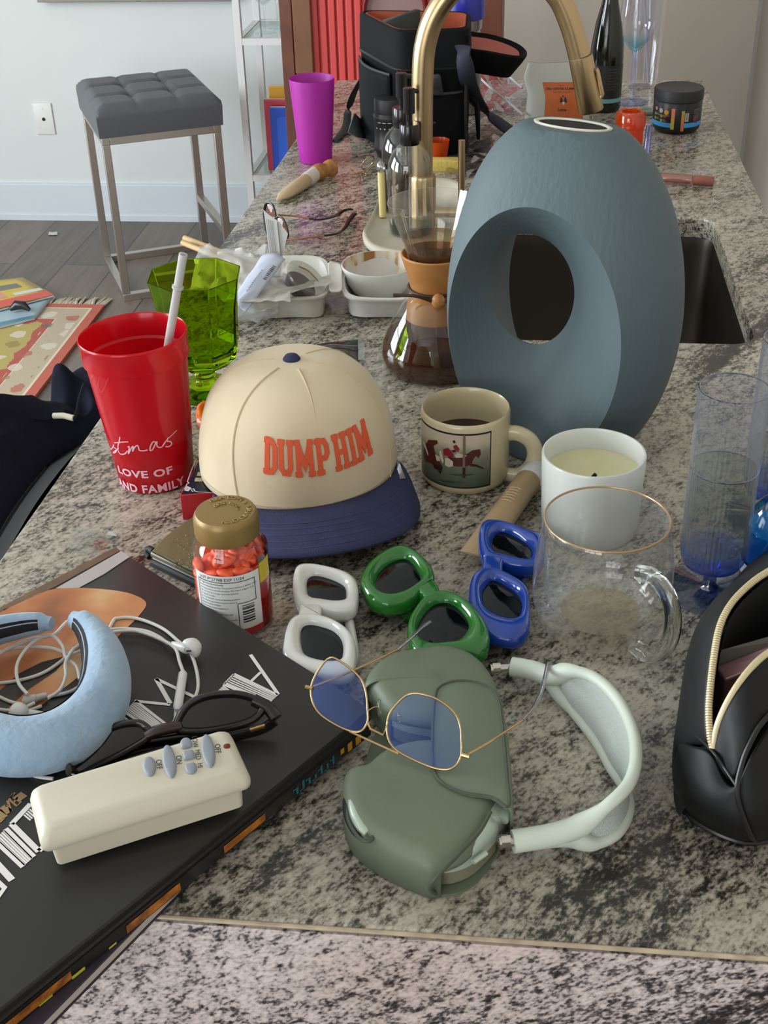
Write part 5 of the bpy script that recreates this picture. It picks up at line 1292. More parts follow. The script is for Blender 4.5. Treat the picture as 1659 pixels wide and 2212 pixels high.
cup_script(S_((1245, 490), (1230, 535), (1270, 545), (1280, 575), (1240, 605), (1205, 598)), 0.0013, g)
mk('script_lettering', g, m_pink, t, smooth=0)
def cup_text(body, px0, px1, py, size, g):
    a = b = None
    while a is None: a = cup_px(px0, py); px0 += 3
    while b is None: b = cup_px(px1, py); px1 -= 3
    gg = textgeo(body, size, lambda x, y: Vector((x, y, 0)), 'LEFT', bold=0.0009, spacing=1.08)
    x1 = max(v.x for v in gg.v); k_ = (b[0]-a[0])/x1; z = a[1]
    return g.join(textgeo(body, size, lambda x, y: cupmap(a[0]+x*k_, z+y+0.002), 'LEFT', bold=0.0004, spacing=1.08, cut=0.003))
g = G(); cup_text('LOVE OF', sx(615), sx(1290), sy(880), 0.0118, g)
g2 = G(); cup_text('AND FAMILY', sx(592), sx(1430), sy(1025), 0.0135, g2)
mk('block_lettering', g, m_pink, t, smooth=0); mk('block_lettering', g2, m_pink, t, smooth=0)
g = G()
for ln in (((385, 700), (420, 640), (440, 690), (500, 600)), ((430, 560), (520, 700), (600, 860)), ((440, 1080), (520, 1090), (500, 1000), (560, 960)), ((400, 820), (470, 1060)), ((560, 660), (640, 560), (610, 700)), ((700, 620), (640, 720), (610, 660))):
    cup_script([(150+(x-380)/2.9625*0.9+0, 540+y/2.9625+62) for x, y in ln], 0.0005, g)
mk('faint_line_drawing', g, mat('faint_pink_lines', 'c84a5c', 0.4), t, smooth=0)
top_ = P(396, 549, 0.245); mid = P(366, 728, hr-0.004)
dv_ = (mid-top_); low_ = top_+dv_*((top_.z-(CT+0.012))/(top_.z-mid.z))
lim = Vector((br_.x, br_.y, 0))
# keep the foot of the straw inside the tumbler
v_ = Vector((low_.x, low_.y, 0))-lim
if v_.length > R0-0.009: v_ = v_.normalized()*(R0-0.009); low_ = Vector((lim.x+v_.x, lim.y+v_.y, CT+0.010))
t = thing('drinking_straw', 'frosted clear straw leaning out of the red tumbler', 'straw', low_)
m_straw = mat('frosted_clear_straw', 'd8d6d4', 0.35, translucent=0.4)
dd = (top_-low_).normalized()
mk('tube', G().tube([low_, low_.lerp(top_, 0.5), top_], 0.0042, 18, caps=False).tube([top_, low_.lerp(top_, 0.5), low_], 0.0032, 18, caps=False), m_straw, t, world=True)
mk('collar', G().tube([top_-dd*0.037, top_-dd*0.036, top_-dd*0.034, top_-dd*0.033], [0.0044, 0.0058, 0.0058, 0.0044], 18), m_straw, t, world=True)

# ================================================================ green goblet
bg_ = BF(450, 876, 0.040)
hg = HT(412, 592, bg_); rg_ = RW(206, bg_, hg)
t = thing('goblet', 'green octagonal glass goblet standing behind the red tumbler', 'goblet', bg_, math.radians(8))
m_grn = glass('olive_green_glass', 'd3e472', 0.0, 1.45)
pr_ = [(0.0, 0.002), (0.038, 0.002), (0.041, 0.004), (0.030, 0.009), (0.012, 0.016), (0.0105, 0.021), (0.0125, 0.024), (0.0105, 0.028), (0.014, 0.034), (0.030, 0.041), (0.040, 0.050)]
mk('foot_and_stem', G().lathe([(0, 0.0), (0.040, 0.0), (0.041, 0.002), (0.038, 0.005), (0.022, 0.009), (0.012, 0.014), (0.010, 0.020), (0.013, 0.0235), (0.010, 0.027), (0.011, 0.030), (0, 0.030)], 32), m_grn, t, smooth=60)
k0, k1 = 0.0, 0.0
def oct_ring(r, z): return [Vector((r*math.cos(2*PI*(k+0.5)/8), r*math.sin(2*PI*(k+0.5)/8), z)) for k in range(8)]
o_ = [(0.010, 0.0305), (0.030, 0.036), (0.043, 0.048), (0.0455, 0.060), (0.0465, 0.085), (rg_*0.9, hg-0.035), (rg_*1.02, hg)]
i_ = [(rg_*0.99, hg), (rg_*0.9-0.0028, hg-0.035), (0.0465-0.0035, 0.085), (0.0455-0.004, 0.062), (0.036, 0.052), (0.01, 0.047)]
mk('bowl', G().loft([oct_ring(r, z) for r, z in o_+i_], True, True, True), m_grn, t, smooth=0, bev=0.0012)

# ================================================================ hunting mug with coffee
t_red.rotation_euler = (0, -0.035, 0)
bm_ = BF(1004, 1072, 0.044)
hm = HT(1008, 877, bm_); rm = RW(194, bm_, hm)
t = thing('coffee_mug', 'cream stoneware mug printed with a riding scene, half full of coffee', 'mug', bm_)
m_stone = mat('cream_stoneware', 'c3b593', 0.28, coat=0.3, var=(6, 'bdae8b'))
mk('body', G().lathe([(0, 0.003), (rm*0.85, 0.003), (rm*0.9, 0.0), (rm*0.97, 0.003), (rm, 0.008), (rm, hm-0.004), (rm*0.985, hm-0.001), (rm*0.96, hm), (rm*0.935, hm-0.002), (rm*0.925, hm-0.008), (rm*0.925, 0.012), (rm*0.85, 0.006), (0, 0.006)], 64), m_stone, t, smooth=60)
mk('coffee', G().lathe([(0, hm*0.55), (rm*0.923, hm*0.55)], 48), mat('black_coffee', '2a1408', 0.08), t)
ha = math.radians(-8); hn_ = Vector((-math.sin(ha), math.cos(ha), 0))
hpts = [PP(x, y, bm_+Vector((0, 0, 0.05)), hn_) for x, y in ((1088, 936), (1118, 936), (1146, 952), (1156, 980), (1146, 1010), (1118, 1027), (1082, 1022))]
mk('handle', G().tube(spl(hpts, 6), (0.0055, 0.0085), 16, up=hn_), m_stone, t, world=True, smooth=80)
fm_ = facing(bm_)
A0, A1 = fm_-1.36, fm_+0.60
z0_, z1_ = hm*0.12, hm*0.90
mk('print_border', cylpatch(rm, A0, A1, z0_, z1_, 40, 0.0002), mat('black_print', '121418', 0.4), t, smooth=80)
def print_mat():
    m, nt, out = newmat('painted_landscape_print'); L = nt.links
    tc = nt.nodes.new('ShaderNodeTexCoord'); sp = nt.nodes.new('ShaderNodeSeparateXYZ'); L.new(tc.outputs['Object'], sp.inputs[0])
    no = N(nt, 'ShaderNodeTexNoise', Scale=70.0, Detail=3.0); L.new(tc.outputs['Object'], no.inputs['Vector'])
    ma = N(nt, 'ShaderNodeMath', _operation='MULTIPLY_ADD', i1=0.016); L.new(no.outputs[0], ma.inputs[0]); L.new(sp.outputs[2], ma.inputs[2])
    mr = N(nt, 'ShaderNodeMapRange', i1=z0_+0.008, i2=z1_+0.008); L.new(ma.outputs[0], mr.inputs[0])
    r = ramp(nt, [(0.0, lin('3f4636')), (0.3, lin('5a6250')), (0.5, lin('6b6d5c')), (0.66, lin('8a8873')), (0.8, lin('b8aa92'))]); L.new(mr.outputs[0], r.inputs[0])
    b = N(nt, 'ShaderNodeBsdfPrincipled', Roughness=0.3); L.new(r.outputs[0], b.inputs['Base Color']); L.new(b.outputs[0], out.inputs[0]); return m
mk('print_picture', cylpatch(rm, A0+0.03, A1-0.03, z0_+0.0018, z1_-0.0018, 40, 0.0004), print_mat(), t, smooth=80)
def mug_px(px, py, off=0.0006):
    d = ray(px, py)
    for i in range(600):
        p = CAM+d*(0.95+0.001*i)-bm_
        if 0 < p.z < hm and math.hypot(p.x, p.y) <= rm+off: return p
    return None
mug_n = [0]
def mugpoly(name, pts, m):
    sx2 = lambda x: 890+x/7.213
    q = [mug_px(890+x/7.213, 860+y/7.213) for x, y in pts]; q = [p for p in q if p]
    if len(q) < 3: return
    mug_n[0] += 1; off = 0.0007+0.00006*mug_n[0]
    q2 = [(((math.atan2(p.y, p.x)-fm_+PI) % (2*PI)-PI)*rm, p.z) for p in q]
    mk(name, decal(q2, on_cyl(rm, fm_, 0, off=off)), m, t, smooth=0)
mb = mat('print_bay_brown', '4a211c', 0.35); mb2 = mat('print_dark_brown', '2c1917', 0.35); mr_ = mat('print_red_coat', '7c1f22', 0.35); mwh = mat('print_pale', 'b8ab97', 0.35)
mugpoly('print_horse', [(560, 900), (640, 930), (780, 900), (860, 860), (940, 810), (1060, 790), (1075, 860), (1040, 930), (990, 900), (950, 960), (930, 1030), (860, 1060), (700, 1060), (600, 1040), (540, 980)], mb)
mugpoly('print_horse', [(930, 1020), (1010, 1035), (1120, 1080), (1110, 1100), (1000, 1065), (900, 1060)], mb2)
mugpoly('print_horse', [(190, 760), (260, 640), (390, 650), (400, 700), (330, 740), (350, 830), (420, 980), (470, 1060), (380, 1090), (300, 1010), (210, 980), (175, 900)], mb)
mugpoly('print_horse', [(330, 1000), (480, 1060), (460, 1140), (440, 1180), (400, 1110), (340, 1080)], mb2)
mugpoly('print_rider', [(480, 790), (560, 770), (650, 870), (640, 920), (560, 900), (490, 880)], mr_)
mugpoly('print_rider', [(640, 740), (690, 720), (740, 790), (720, 830), (660, 800)], mr_)
mugpoly('print_rider', [(628, 660), (665, 650), (680, 690), (645, 700)], mb2); mugpoly('print_rider', [(610, 805), (660, 800), (690, 830), (640, 840)], mb2)
mugpoly('print_breeches', [(420, 830), (455, 800), (495, 970), (480, 1010), (445, 940)], mwh); mugpoly('print_breeches', [(510, 930), (560, 920), (640, 980), (640, 1050), (570, 1070), (510, 1040)], mwh)
mugpoly('print_breeches', [(360, 860), (430, 900), (440, 970), (385, 970)], mwh); mugpoly('print_breeches', [(660, 880), (720, 840), (790, 870), (860, 890), (780, 920), (690, 920)], mwh)
mugpoly('print_breeches', [(170, 640), (200, 660), (255, 850), (250, 890), (215, 800)], mwh)
mugpoly('print_post', [(797, 565), (830, 565), (825, 1240), (785, 1225)], mat('print_post_brown', '6f5b4c', 0.35)); mugpoly('print_post', [(790, 1070), (830, 1075), (825, 1240), (787, 1225)], mb2)
mugpoly('print_shadow', [(560, 1170), (700, 1180), (980, 1170), (860, 1195), (640, 1190)], mat('print_dark_green', '2c3428', 0.35)); mugpoly('print_shadow', [(420, 1250), (600, 1285), (870, 1300), (700, 1310), (500, 1290)], mat('print_dark_green', '2c3428', 0.35))

# ================================================================ foundation tube, candle, glass mug
a, b = P(1072, 1135, .015), P(1140, 1040, .015)
t = thing('cosmetic_tube', 'beige cosmetic tube with white cap lying between the riding mug and the candle', 'tube', (a+b)/2-Vector((0, 0, .015)))
d_ = (b-a).normalized(); up_ = Vector((0, 0, 1))
m_tube = mat('beige_tube', 'a58b68', 0.35)
mk('body', G().tube([a-d_*0.055, a-d_*0.03, a, a.lerp(b, 0.6), b], [(0.001, 0.0155), (0.006, 0.015), (0.0115, 0.0138), (0.013, 0.0132), (0.013, 0.013)], 24, up=up_), m_tube, t, world=True, smooth=60)
mk('cap', G().tube([b+d_*0.0008, b+d_*0.002, b+d_*0.030, b+d_*0.032], [0.0125, 0.0132, 0.0128, 0.0115], 24), mat('white_tube_cap', 'c9c9c9', 0.35), t, world=True, smooth=60)
g = G(); pd = d_.cross(up_)
for i in range(6):
    for s in (0.16+0.03*i,):
        q = a.lerp(b, s*1.9); L_ = 0.008 if i % 2 else 0.0065
        g.tube([q+pd*k_*L_/4+Vector((0, 0, math.sqrt(max(0, 0.0133**2-(k_*L_/4)**2)))) for k_ in range(-3, 4)], 0.0004, 5)
mk('tube_print', g, mat('pale_tube_print', 'c9b497', 0.4), t, world=True)

bc_ = BF(1268, 1196, 0.047)
hc_ = HT(1281, 976, bc_); rc_ = RW(225, bc_, hc_)
t = thing('candle', 'white glass jar candle with pale yellow wax and burnt wick', 'candle', bc_)
m_milk = mat('milky_white_glass', 'e9ebe6', 0.22, coat=0.3, translucent=0.3)
mk('jar', G().lathe([(0, 0.0), (rc_*0.90, 0.0), (rc_*0.945, 0.003), (rc_*0.955, 0.01), (rc_, hc_-0.002), (rc_*0.985, hc_), (rc_*0.955, hc_), (rc_*0.935, hc_-0.003), (rc_*0.91, 0.014), (0, 0.012)], 64), m_milk, t, smooth=50)
zw = hc_-0.024
mk('wax', G().lathe([(0, zw-0.001), (rc_*0.3, zw-0.0008), (rc_*0.75, zw), (rc_*0.924, zw+0.003)], 48), mat('pale_yellow_wax', 'cfc99a', 0.5, var=(30, 'd8d3ae'), bump=(60, 0.4)), t, smooth=80)
mk('wick', G().tube([(0.0, -0.012, zw-0.001), (0.0, -0.012, zw+0.004), (0.002, -0.012, zw+0.007)], [0.0018, 0.0022, 0.002], 8), mat('burnt_wick', '15110e', 0.9), t)

bq = BF(1288, 1424, 0.043)
hq = HT(1294, 1119, bq); rq = RW(276, bq, hq)
t = thing('glass_mug', 'empty clear double-walled glass mug with coffee stains in front of the candle', 'mug', bq)
m_gl = thin('clear_borosilicate', 'fafaf9', base=0.07, edge=0.7, haze=0.035, hazecol='d8d8d4')
rbul = RW(300, bq, 0.05)
mk('outer_wall', G().lathe([(0, 0.0), (rq*0.62, 0.0), (rq*0.80, 0.003), (rbul*0.93, 0.016), (rbul*0.995, 0.034), (rbul*1.0, 0.05), (rbul*0.985, 0.07), (rq*1.02, hq-0.012), (rq, hq-0.002), (rq*0.985, hq), (rq*0.96, hq-0.001)], 64), m_gl, t, smooth=80)
mk('inner_wall', G().lathe([(rq*0.96, hq-0.001), (rq*0.955, hq-0.008), (rq*0.955, 0.075), (rq*0.93, 0.04), (rq*0.75, 0.022), (rq*0.4, 0.0165), (0, 0.016)], 64), m_gl, t, smooth=80)
mk('coffee_residue', G().lathe([(0, 0.0168), (rq*0.35, 0.0172), (rq*0.64, 0.0205)], 48), thin('coffee_residue', 'e6dcc8', base=0.02, haze=0.22, hazecol='bdb094'), t, smooth=80)
mk('gold_rim', G().tube([(rq*0.975*math.cos(2*PI*k/64), rq*0.975*math.sin(2*PI*k/64), hq+0.0002) for k in range(64)], 0.0009, 8, closed=True), mat('tan_rim_line', 'a98a66', 0.25, 0.3), t)
ha = math.radians(-48); hn_ = Vector((-math.sin(ha), math.cos(ha), 0))
hp_ = [PP(x, y, bq+Vector((0, 0, 0.05)), hn_) for x, y in ((1382, 1238), (1412, 1245), (1442, 1283), (1454, 1330), (1448, 1378), (1424, 1410), (1396, 1414), (1362, 1388))]
mk('handle', G().tube(spl(hp_, 6), (0.006, 0.0075), 16, up=hn_), glass('clear_solid_glass', 'fafcfb', 0.0, 1.45), t, world=True, smooth=80)
# ================================================================ ribbed blue stem glasses, blue bottle
def flute(base, h, r, label, level, grp):
    t = thing('flute_glass', label, 'glass', base, 0, grp)
    m = thin('ombre_blue_glass', 'ffffff', base=0.05, edge=0.6, haze=0.05, hazecol='b2b6ba', zgrad=(0.028, '4a86e8', 0.052, 'f6f7fa'))
    mf = thin('pale_blue_foot_glass', 'c4cee2', base=0.06)
    mk('foot', G().lathe([(0, 0.0), (0.040, 0.0), (0.0412, 0.001), (0.040, 0.002), (0.008, 0.0045), (0.006, 0.007)], 56), mf, t, smooth=60)
    mk('stem', G().lathe([(0.009, 0.0045), (0.006, 0.008), (0.0058, 0.016), (0.009, 0.022), (0.011, 0.026)], 24), thin('pale_blue_stem_glass', 'a9bcf0', base=0.2), t, smooth=80)
    zb_ = 0.026
    rib = lambda q, a, z: q*(1+0.018*math.cos(44*a)) if q > r*0.8 and z > zb_+0.012 and z < h-0.004 else q
    mk('cup', G().lathe([(0, zb_), (r*0.55, zb_+0.001), (r*0.86, zb_+0.004), (r*0.97, zb_+0.010), (r, zb_+0.02), (r, h-0.006), (r*0.995, h), (r*0.955, h), (r*0.95, h-0.006), (r*0.95, zb_+0.022), (r*0.9, zb_+0.014), (0, zb_+0.012)], 176, rad=rib), m, t, smooth=60)
    for zz_, nm_ in ((h, 'rim_line'), (level, 'water_line')):
        mk(nm_, G().tube([(r*0.985*math.cos(2*PI*k/72), r*0.985*math.sin(2*PI*k/72), zz_) for k in range(72)], 0.0007, 6, closed=True), thin('blue_glass_line', '5a68a8', base=0.3), t)
    mk('water', G().lathe([(r*0.94, zb_+0.024), (r*0.94, level), (0, level)], 48), thin('pale_water', 'e9ecdf', base=0.06, edge=0.5), t, smooth=40)
    return t
GF = 'ribbed blue stem glasses'
b1 = P(1530, 1274); h1 = HT(1587, 838, b1); r1 = RW(152, b1, h1)
flute(b1, h1, r1, 'ribbed blue stem glass with pale drink, the nearer one in front of the black bag', h1*0.63, GF)
b2_ = P(1660, 1118)
flute(b2_, HT(1675, 728, b2_), r1, 'ribbed blue stem glass at the right photo edge, behind the fuller nearer one', h1*0.4, GF)
bb = P(1672, 1235)
t = thing('drink_bottle', 'small plastic bottle of bright blue drink behind the black zip bag', 'bottle', bb)
m_bb = thin('clear_blue_bottle', '7fd0ea', base=0.08)
rbt = RW(150, bb, 0.04)
mk('bottle', G().lathe([(0, 0.0), (rbt*0.9, 0.0), (rbt, 0.006), (rbt*0.96, 0.014), (rbt, 0.02), (rbt*0.96, 0.026), (rbt, 0.032), (rbt*0.99, 0.05), (rbt*0.85, 0.066), (rbt*0.55, 0.076), (rbt*0.36, 0.082), (rbt*0.36, 0.09)], 48), m_bb, t, smooth=60)
mk('drink', G().lathe([(0, 0.002), (rbt*0.86, 0.002), (rbt*0.93, 0.02), (rbt*0.93, 0.048), (0, 0.048)], 40), mat('bright_blue_drink', '1f8fc0', 0.2), t, smooth=60)
mk('bottle_cap', G().lathe([(0, 0.088), (rbt*0.40, 0.088), (rbt*0.40, 0.102), (rbt*0.36, 0.104), (0, 0.104)], 32), mat('blue_cap', '2a6cc0', 0.35), t, smooth=40)
mk('bottle_label', cylpatch(rbt*1.0, 0, 2*PI, 0.0, 0.012, 48, 0.0004).move((0, 0, 0.003)), mat('white_bottle_label', 'c9cdd0', 0.4), t, smooth=80)

# ================================================================ black zip bag, with things in it
m_bag = mat('black_satin_nylon', '0d0d0e', 0.5, spec=0.3, bump=(60, 0.25))
m_bagin = mat('black_bag_lining', '0b0b0c', 0.8)
m_zip = mat('pale_gold_zip', 'd6c7a0', 0.4, 0.35)
tb = thing('makeup_bag', 'black nylon zip bag with open gold zipper at the right photo edge', 'bag', P(1640, 1700))
def cv(*pts): return resample(spl([P(*p) for p in pts], 8), 30)
A_ = cv((1780, 1180, .118), (1700, 1200, .122), (1650, 1222, .122), (1600, 1248, .120), (1550, 1285, .112), (1510, 1335, .100), (1490, 1390, .088), (1480, 1440, .078), (1474, 1500, .066), (1470, 1560, .055), (1470, 1600, .045))
B_ = cv((1780, 1195, .126), (1700, 1216, .130), (1659, 1235, .130), (1620, 1262, .129), (1580, 1303, .126), (1555, 1352, .118), (1542, 1420, .106), (1534, 1490, .094), (1531, 1540, .084), (1534, 1590, .074), (1540, 1619, .068))
C_ = cv((1800, 1350, .112), (1720, 1378, .112), (1659, 1411, .112), (1625, 1440, .110), (1595, 1478, .104), (1570, 1520, .094), (1552, 1562, .082), (1543, 1598, .073), (1541, 1619, .068))
A0_ = cv((1740, 1130, .002), (1680, 1165, .002), (1620, 1215, .002), (1560, 1290, .002), (1520, 1370, .002), (1500, 1450, .002), (1488, 1540, .002), (1470, 1620, .002), (1458, 1680, .003), (1462, 1710, .004))
A05 = cv((1760, 1160, .070), (1690, 1185, .072), (1640, 1215, .072), (1590, 1252, .070), (1540, 1300, .066), (1504, 1360, .058), (1482, 1430, .050), (1470, 1500, .042), (1456, 1580, .034), (1449, 1650, .022), (1452, 1690, .015))
mk('left_panel', G().loft([A0_, A05, A_, B_], False), m_bag, tb, world=True, smooth=80, solid=0.002, sub=1)
D_ = cv((1830, 1480, .090), (1760, 1500, .094), (1690, 1530, .094), (1650, 1560, .092), (1622, 1600, .086), (1600, 1650, .074), (1585, 1690, .062), (1566, 1680, .058), (1544, 1640, .063))
mk('front_flap', G().loft([C_, [c.lerp(d, 0.45)+Vector((0, 0, 0.003)) for c, d in zip(C_, D_)], D_], False), m_bag, tb, world=True, smooth=80, solid=0.002, sub=1)
# lower rounded end and the long side
E0 = cv((1540, 1619, .068), (1505, 1590, .060), (1478, 1560, .052), (1470, 1570, .048))
lowr = [cv((1470, 1600, .045), (1500, 1610, .060), (1541, 1622, .067), (1566, 1682, .058), (1590, 1700, .060), (1625, 1620, .083), (1690, 1535, .093), (1830, 1490, .088)),
        cv((1456, 1640, .028), (1490, 1668, .046), (1530, 1700, .052), (1572, 1738, .048), (1612, 1760, .045), (1650, 1730, .056), (1710, 1660, .070), (1850, 1600, .070)),
        cv((1452, 1690, .012), (1475, 1725, .024), (1520, 1765, .030), (1570, 1795, .029), (1618, 1810, .026), (1662, 1795, .033), (1730, 1750, .045), (1860, 1690, .046)),
        cv((1462, 1712, .003), (1488, 1760, .006), (1535, 1792, .007), (1580, 1812, .006), (1622, 1820, .005), (1668, 1812, .006), (1740, 1790, .008), (1870, 1740, .008)),
        cv((1470, 1712, .0012), (1496, 1758, .0012), (1540, 1788, .0012), (1582, 1806, .0012), (1622, 1813, .0012), (1664, 1806, .0012), (1736, 1784, .0012), (1866, 1734, .0012))]
mk('end_panel', G().loft(lowr, False), m_bag, tb, world=True, smooth=80, solid=0.002, sub=1)
ends = [A0_[0], A05[0], A_[0], B_[0]]; ends2 = [C_[0], D_[0]]+[r_[-1] for r_ in lowr[1:]]
ends = ends+ends2; ce = sum(ends, Vector())/len(ends)
mk('far_end_panel', G().add([ce]+ends, [(0, 1+i, 1+(i+1) % len(ends)) for i in range(len(ends))]), m_bag, tb, world=True, smooth=0)
mk('piping', G().tube(resample(lowr[3], 60), 0.0024, 8), mat('black_piping_gloss', '131314', 0.35), tb, world=True)
mk('piping', G().tube(spl([P(1475, 1565, .054), P(1505, 1590, .062), P(1541, 1625, .0690), P(1566, 1660, .0645), P(1590, 1696, .0635)], 6), 0.0012, 8), mat('black_piping_gloss', '131314', 0.35), tb, world=True)
mk('piping', G().tube(spl([P(1830, 1478, .094), P(1690, 1528, .0965), P(1648, 1560, .0945), P(1622, 1602, .088), P(1602, 1652, .0765), P(1592, 1720, .060), P(1620, 1800, .030), P(1634, 1816, .008)], 6), 0.0018, 8), mat('black_piping_gloss', '131314', 0.35), tb, world=True)
inn = [Vector((p.x, p.y, max(CT+0.004, p.z-0.095))) for p in resample(B_, 30)]
mk('lining', G().loft([[p+Vector((0.004, 0, -0.004)) for p in B_], [p+Vector((-0.016, 0.0, 0)) for p in inn]], False), m_bagin, tb, world=True, smooth=80)
mk('lining_floor', G().loft([[p+Vector((-0.014, 0, 0.002)) for p in inn], [Vector((p.x, p.y, CT+0.006)) for p in C_]], False), m_bagin, tb, world=True)
for nm, cvv in (('zipper', B_), ('zipper', C_)):
    q = resample(cvv, 120); g = G(); g.tube(q, 0.0011, 6)
    for i in range(0, 119):
        p = q[i]; d = (q[min(i+1, 119)]-q[max(i-1, 0)]).normalized()
        g.tube([p-d*0.0007, p+d*0.0007], 0.0026, 8)
    mk(nm, g, m_zip, tb, world=True, smooth=50)
# contents
def slabbox(name, label, cat, pts, z0, th, m, bev=0.002, lidm=None):
    q = [P(x, y, z) for x, y, z in pts]; c = sum(q, Vector())/len(q)
    t = thing(name, label, cat, (c.x, c.y, min(p.z for p in q)-th))
    mk('carton', G().loft([[p-Vector((0, 0, th)) for p in q], q], True, True, True), m, t, world=True, smooth=0, bev=bev)
    if lidm: mk('lid', G().loft([[c.lerp(p, 1.01)+Vector((0, 0, -th*0.3)) for p in q], [c.lerp(p, 1.01)+Vector((0, 0, 0.0006)) for p in q]], True, True, True), lidm, t, world=True, smooth=0, bev=bev)
    return t
slabbox('compact_box', 'metallic pink cosmetics box standing inside the black zip bag', 'box', [(1546, 1440, .066), (1566, 1470, .062), (1740, 1400, .084), (1720, 1368, .088)], 0, 0.045, mat('metallic_rose', 'b58a8e', 0.3, 0.6), 0.0015)
slabbox('cosmetics_carton', 'pale grey carton lying behind the pink box inside the black zip bag', 'box', [(1552, 1405, .078), (1550, 1422, .070), (1740, 1375, .088), (1740, 1352, .096)], 0, 0.016, mat('pale_grey_carton', '8e887e', 0.6), 0.001)
slabbox('cosmetics_carton', 'thin dark orange carton between the pink box and the pale one in the bag', 'box', [(1548, 1430, .058), (1556, 1444, .058), (1740, 1396, .078), (1730, 1378, .080)], 0, 0.008, mat('dark_orange_carton', '8a4a1c', 0.5), 0.001)

# ================================================================ ring vase
bv = P(1202, 944)
Zt = HT(1232, 262, bv); nv_ = Vector((-math.sin(math.radians(27)), -math.cos(math.radians(27)), 0))*0.066; zc0 = HT(1150, 450, bv+nv_); zh1 = HT(1152, 512, bv); zh0 = HT(1200, 742, bv)
tv = thing('vase', 'large blue grey ring vase with an oval hole standing before the sink', 'vase', bv, math.radians(-27))
def vase_mat():
    m, nt, out = newmat('blue_grey_clay'); L = nt.links
    tc = nt.nodes.new('ShaderNodeTexCoord'); mp = nt.nodes.new('ShaderNodeMapping'); mp.inputs['Scale'].default_value = (220, 220, 9); L.new(tc.outputs['Object'], mp.inputs['Vector'])
    n = N(nt, 'ShaderNodeTexNoise', Scale=1.0, Detail=2.0); L.new(mp.outputs[0], n.inputs['Vector'])
    bp = N(nt, 'ShaderNodeBump', Strength=0.4, Distance=0.0015); L.new(n.outputs[0], bp.inputs['Height'])
    b = N(nt, 'ShaderNodeBsdfPrincipled', Roughness=0.62); b.inputs['Base Color'].default_value = lin('4e5d62'); L.new(bp.outputs[0], b.inputs['Normal']); L.new(b.outputs[0], out.inputs[0]); return m
m_vase = vase_mat()
TV = 0.132
def oval(phi, a, z0, z1, u0, egg=0.0, full=1.0):
    s, c = math.sin(phi), math.cos(phi); zc_ = (z0+z1)/2; hz = (z1-z0)/2
    cc_ = math.copysign(abs(c)**full, c) if s > 0 else c
    return Vector((u0+a*(1+egg*s)*cc_, 0, zc_+hz*s))
def Of(p): return oval(p, 0.1235, -0.035, Zt+0.008, 0.0, -0.01, 0.82)
def Cf(p): return oval(p, 0.096, 0.002, zc0, -0.002, 0.02)
def Hf(p): return oval(p, 0.049, zh0, zh1, -0.034, 0.05)
nphi = 144
rings = []
for i in range(nphi):
    p = 2*PI*i/nphi; O, C_v, H = Of(p), Cf(p), Hf(p); r_ = []
    for k in range(25):          # outside, back ridge to front ridge
        n_ = -1+2*k/24; q = C_v.lerp(O, 1-abs(n_)**2.1); r_.append(Vector((q.x, -TV/2*n_, q.z)))
    for k in range(1, 24):       # inside: a funnel from the front ridge to the throat, then to the back ridge
        v = k/24
        if v <= 0.6: w = v/0.6; q = C_v.lerp(H, w**0.92); nn = 1-0.85*w**1.1
        else: w = (v-0.6)/0.4; q = H.lerp(C_v, w**1.1); nn = 0.15-1.15*w
        r_.append(Vector((q.x, -TV/2*nn, q.z)))
    rings.append([Vector((q.x, q.y, min(max(q.z, 0.0), Zt-0.004))) for q in r_])
mk('body', G().loft(rings, True, wrap=True), m_vase, tv, smooth=38)
def mring(s, z, dy=0.0): return [Vector((0.040*s*math.cos(2*PI*k/48), dy+0.016*s*math.sin(2*PI*k/48), z)) for k in range(48)]
mk('mouth_rim', G().loft([mring(1.0, Zt-0.0045), mring(1.02, Zt-0.0025), mring(0.98, Zt-0.0018), mring(0.90, Zt-0.0025), mring(0.88, Zt-0.004)], True), mat('cream_unglazed_rim', 'c9c5b5', 0.6), tv, smooth=60)
mk('mouth_shade_disc', G().loft([mring(0.89, Zt-0.0034), mring(0.5, Zt-0.0036)], True, False, True), mat('painted_mouth_shade', '15120f', 0.9), tv)  # dark disc on the closed top, painted shade for a hollow mouth

# ================================================================ pour-over coffee maker
bx_ = BF(940, 836, 0.058)
hx = HT(938, 436, bx_); rx_ = RW(206, bx_, hx)
t = thing('coffee_carafe', 'hourglass glass pour-over coffee carafe with wood collar and leather tie', 'carafe', bx_)
m_cg = thin('clear_carafe_glass', 'fafaf8', base=0.06, edge=0.6)
zn = hx*0.50
def spout(r, a, z):
    if z > hx*0.72:
        d = (a-(-PI/2-0.45)+PI) % (2*PI)-PI
        return r*(1+0.14*math.exp(-(d/0.22)**2)*(z/hx-0.72)/0.28)-0.010*math.exp(-(abs(d)-0.42)**2/0.02)*(z/hx-0.72)/0.28
    return r
RB = 0.066
mk('glass_body', G().lathe([(0, 0.0), (RB*0.78, 0.0), (RB*0.93, 0.005), (RB, 0.018), (RB*0.97, 0.032), (RB*0.80, 0.058), (RB*0.56, 0.085), (RB*0.40, zn-0.006), (RB*0.36, zn), (RB*0.40, zn+0.008), (rx_*0.66, hx*0.76), (rx_*0.97, hx-0.004), (rx_, hx), (rx_*0.97, hx), (rx_*0.64, hx*0.76), (RB*0.37, zn+0.008), (RB*0.33, zn), (RB*0.37, zn-0.006)], 96, rad=spout), m_cg, t, smooth=70)
mk('coffee', G().lathe([(0, 0.003), (RB*0.90, 0.004), (RB*0.965, 0.018), (RB*0.95, 0.032), (RB*0.87, 0.044), (0, 0.044)], 56), thin('weak_coffee', '9a7052', base=0.04, edge=0.3, haze=0.35, hazecol='6a452e'), t, smooth=60)
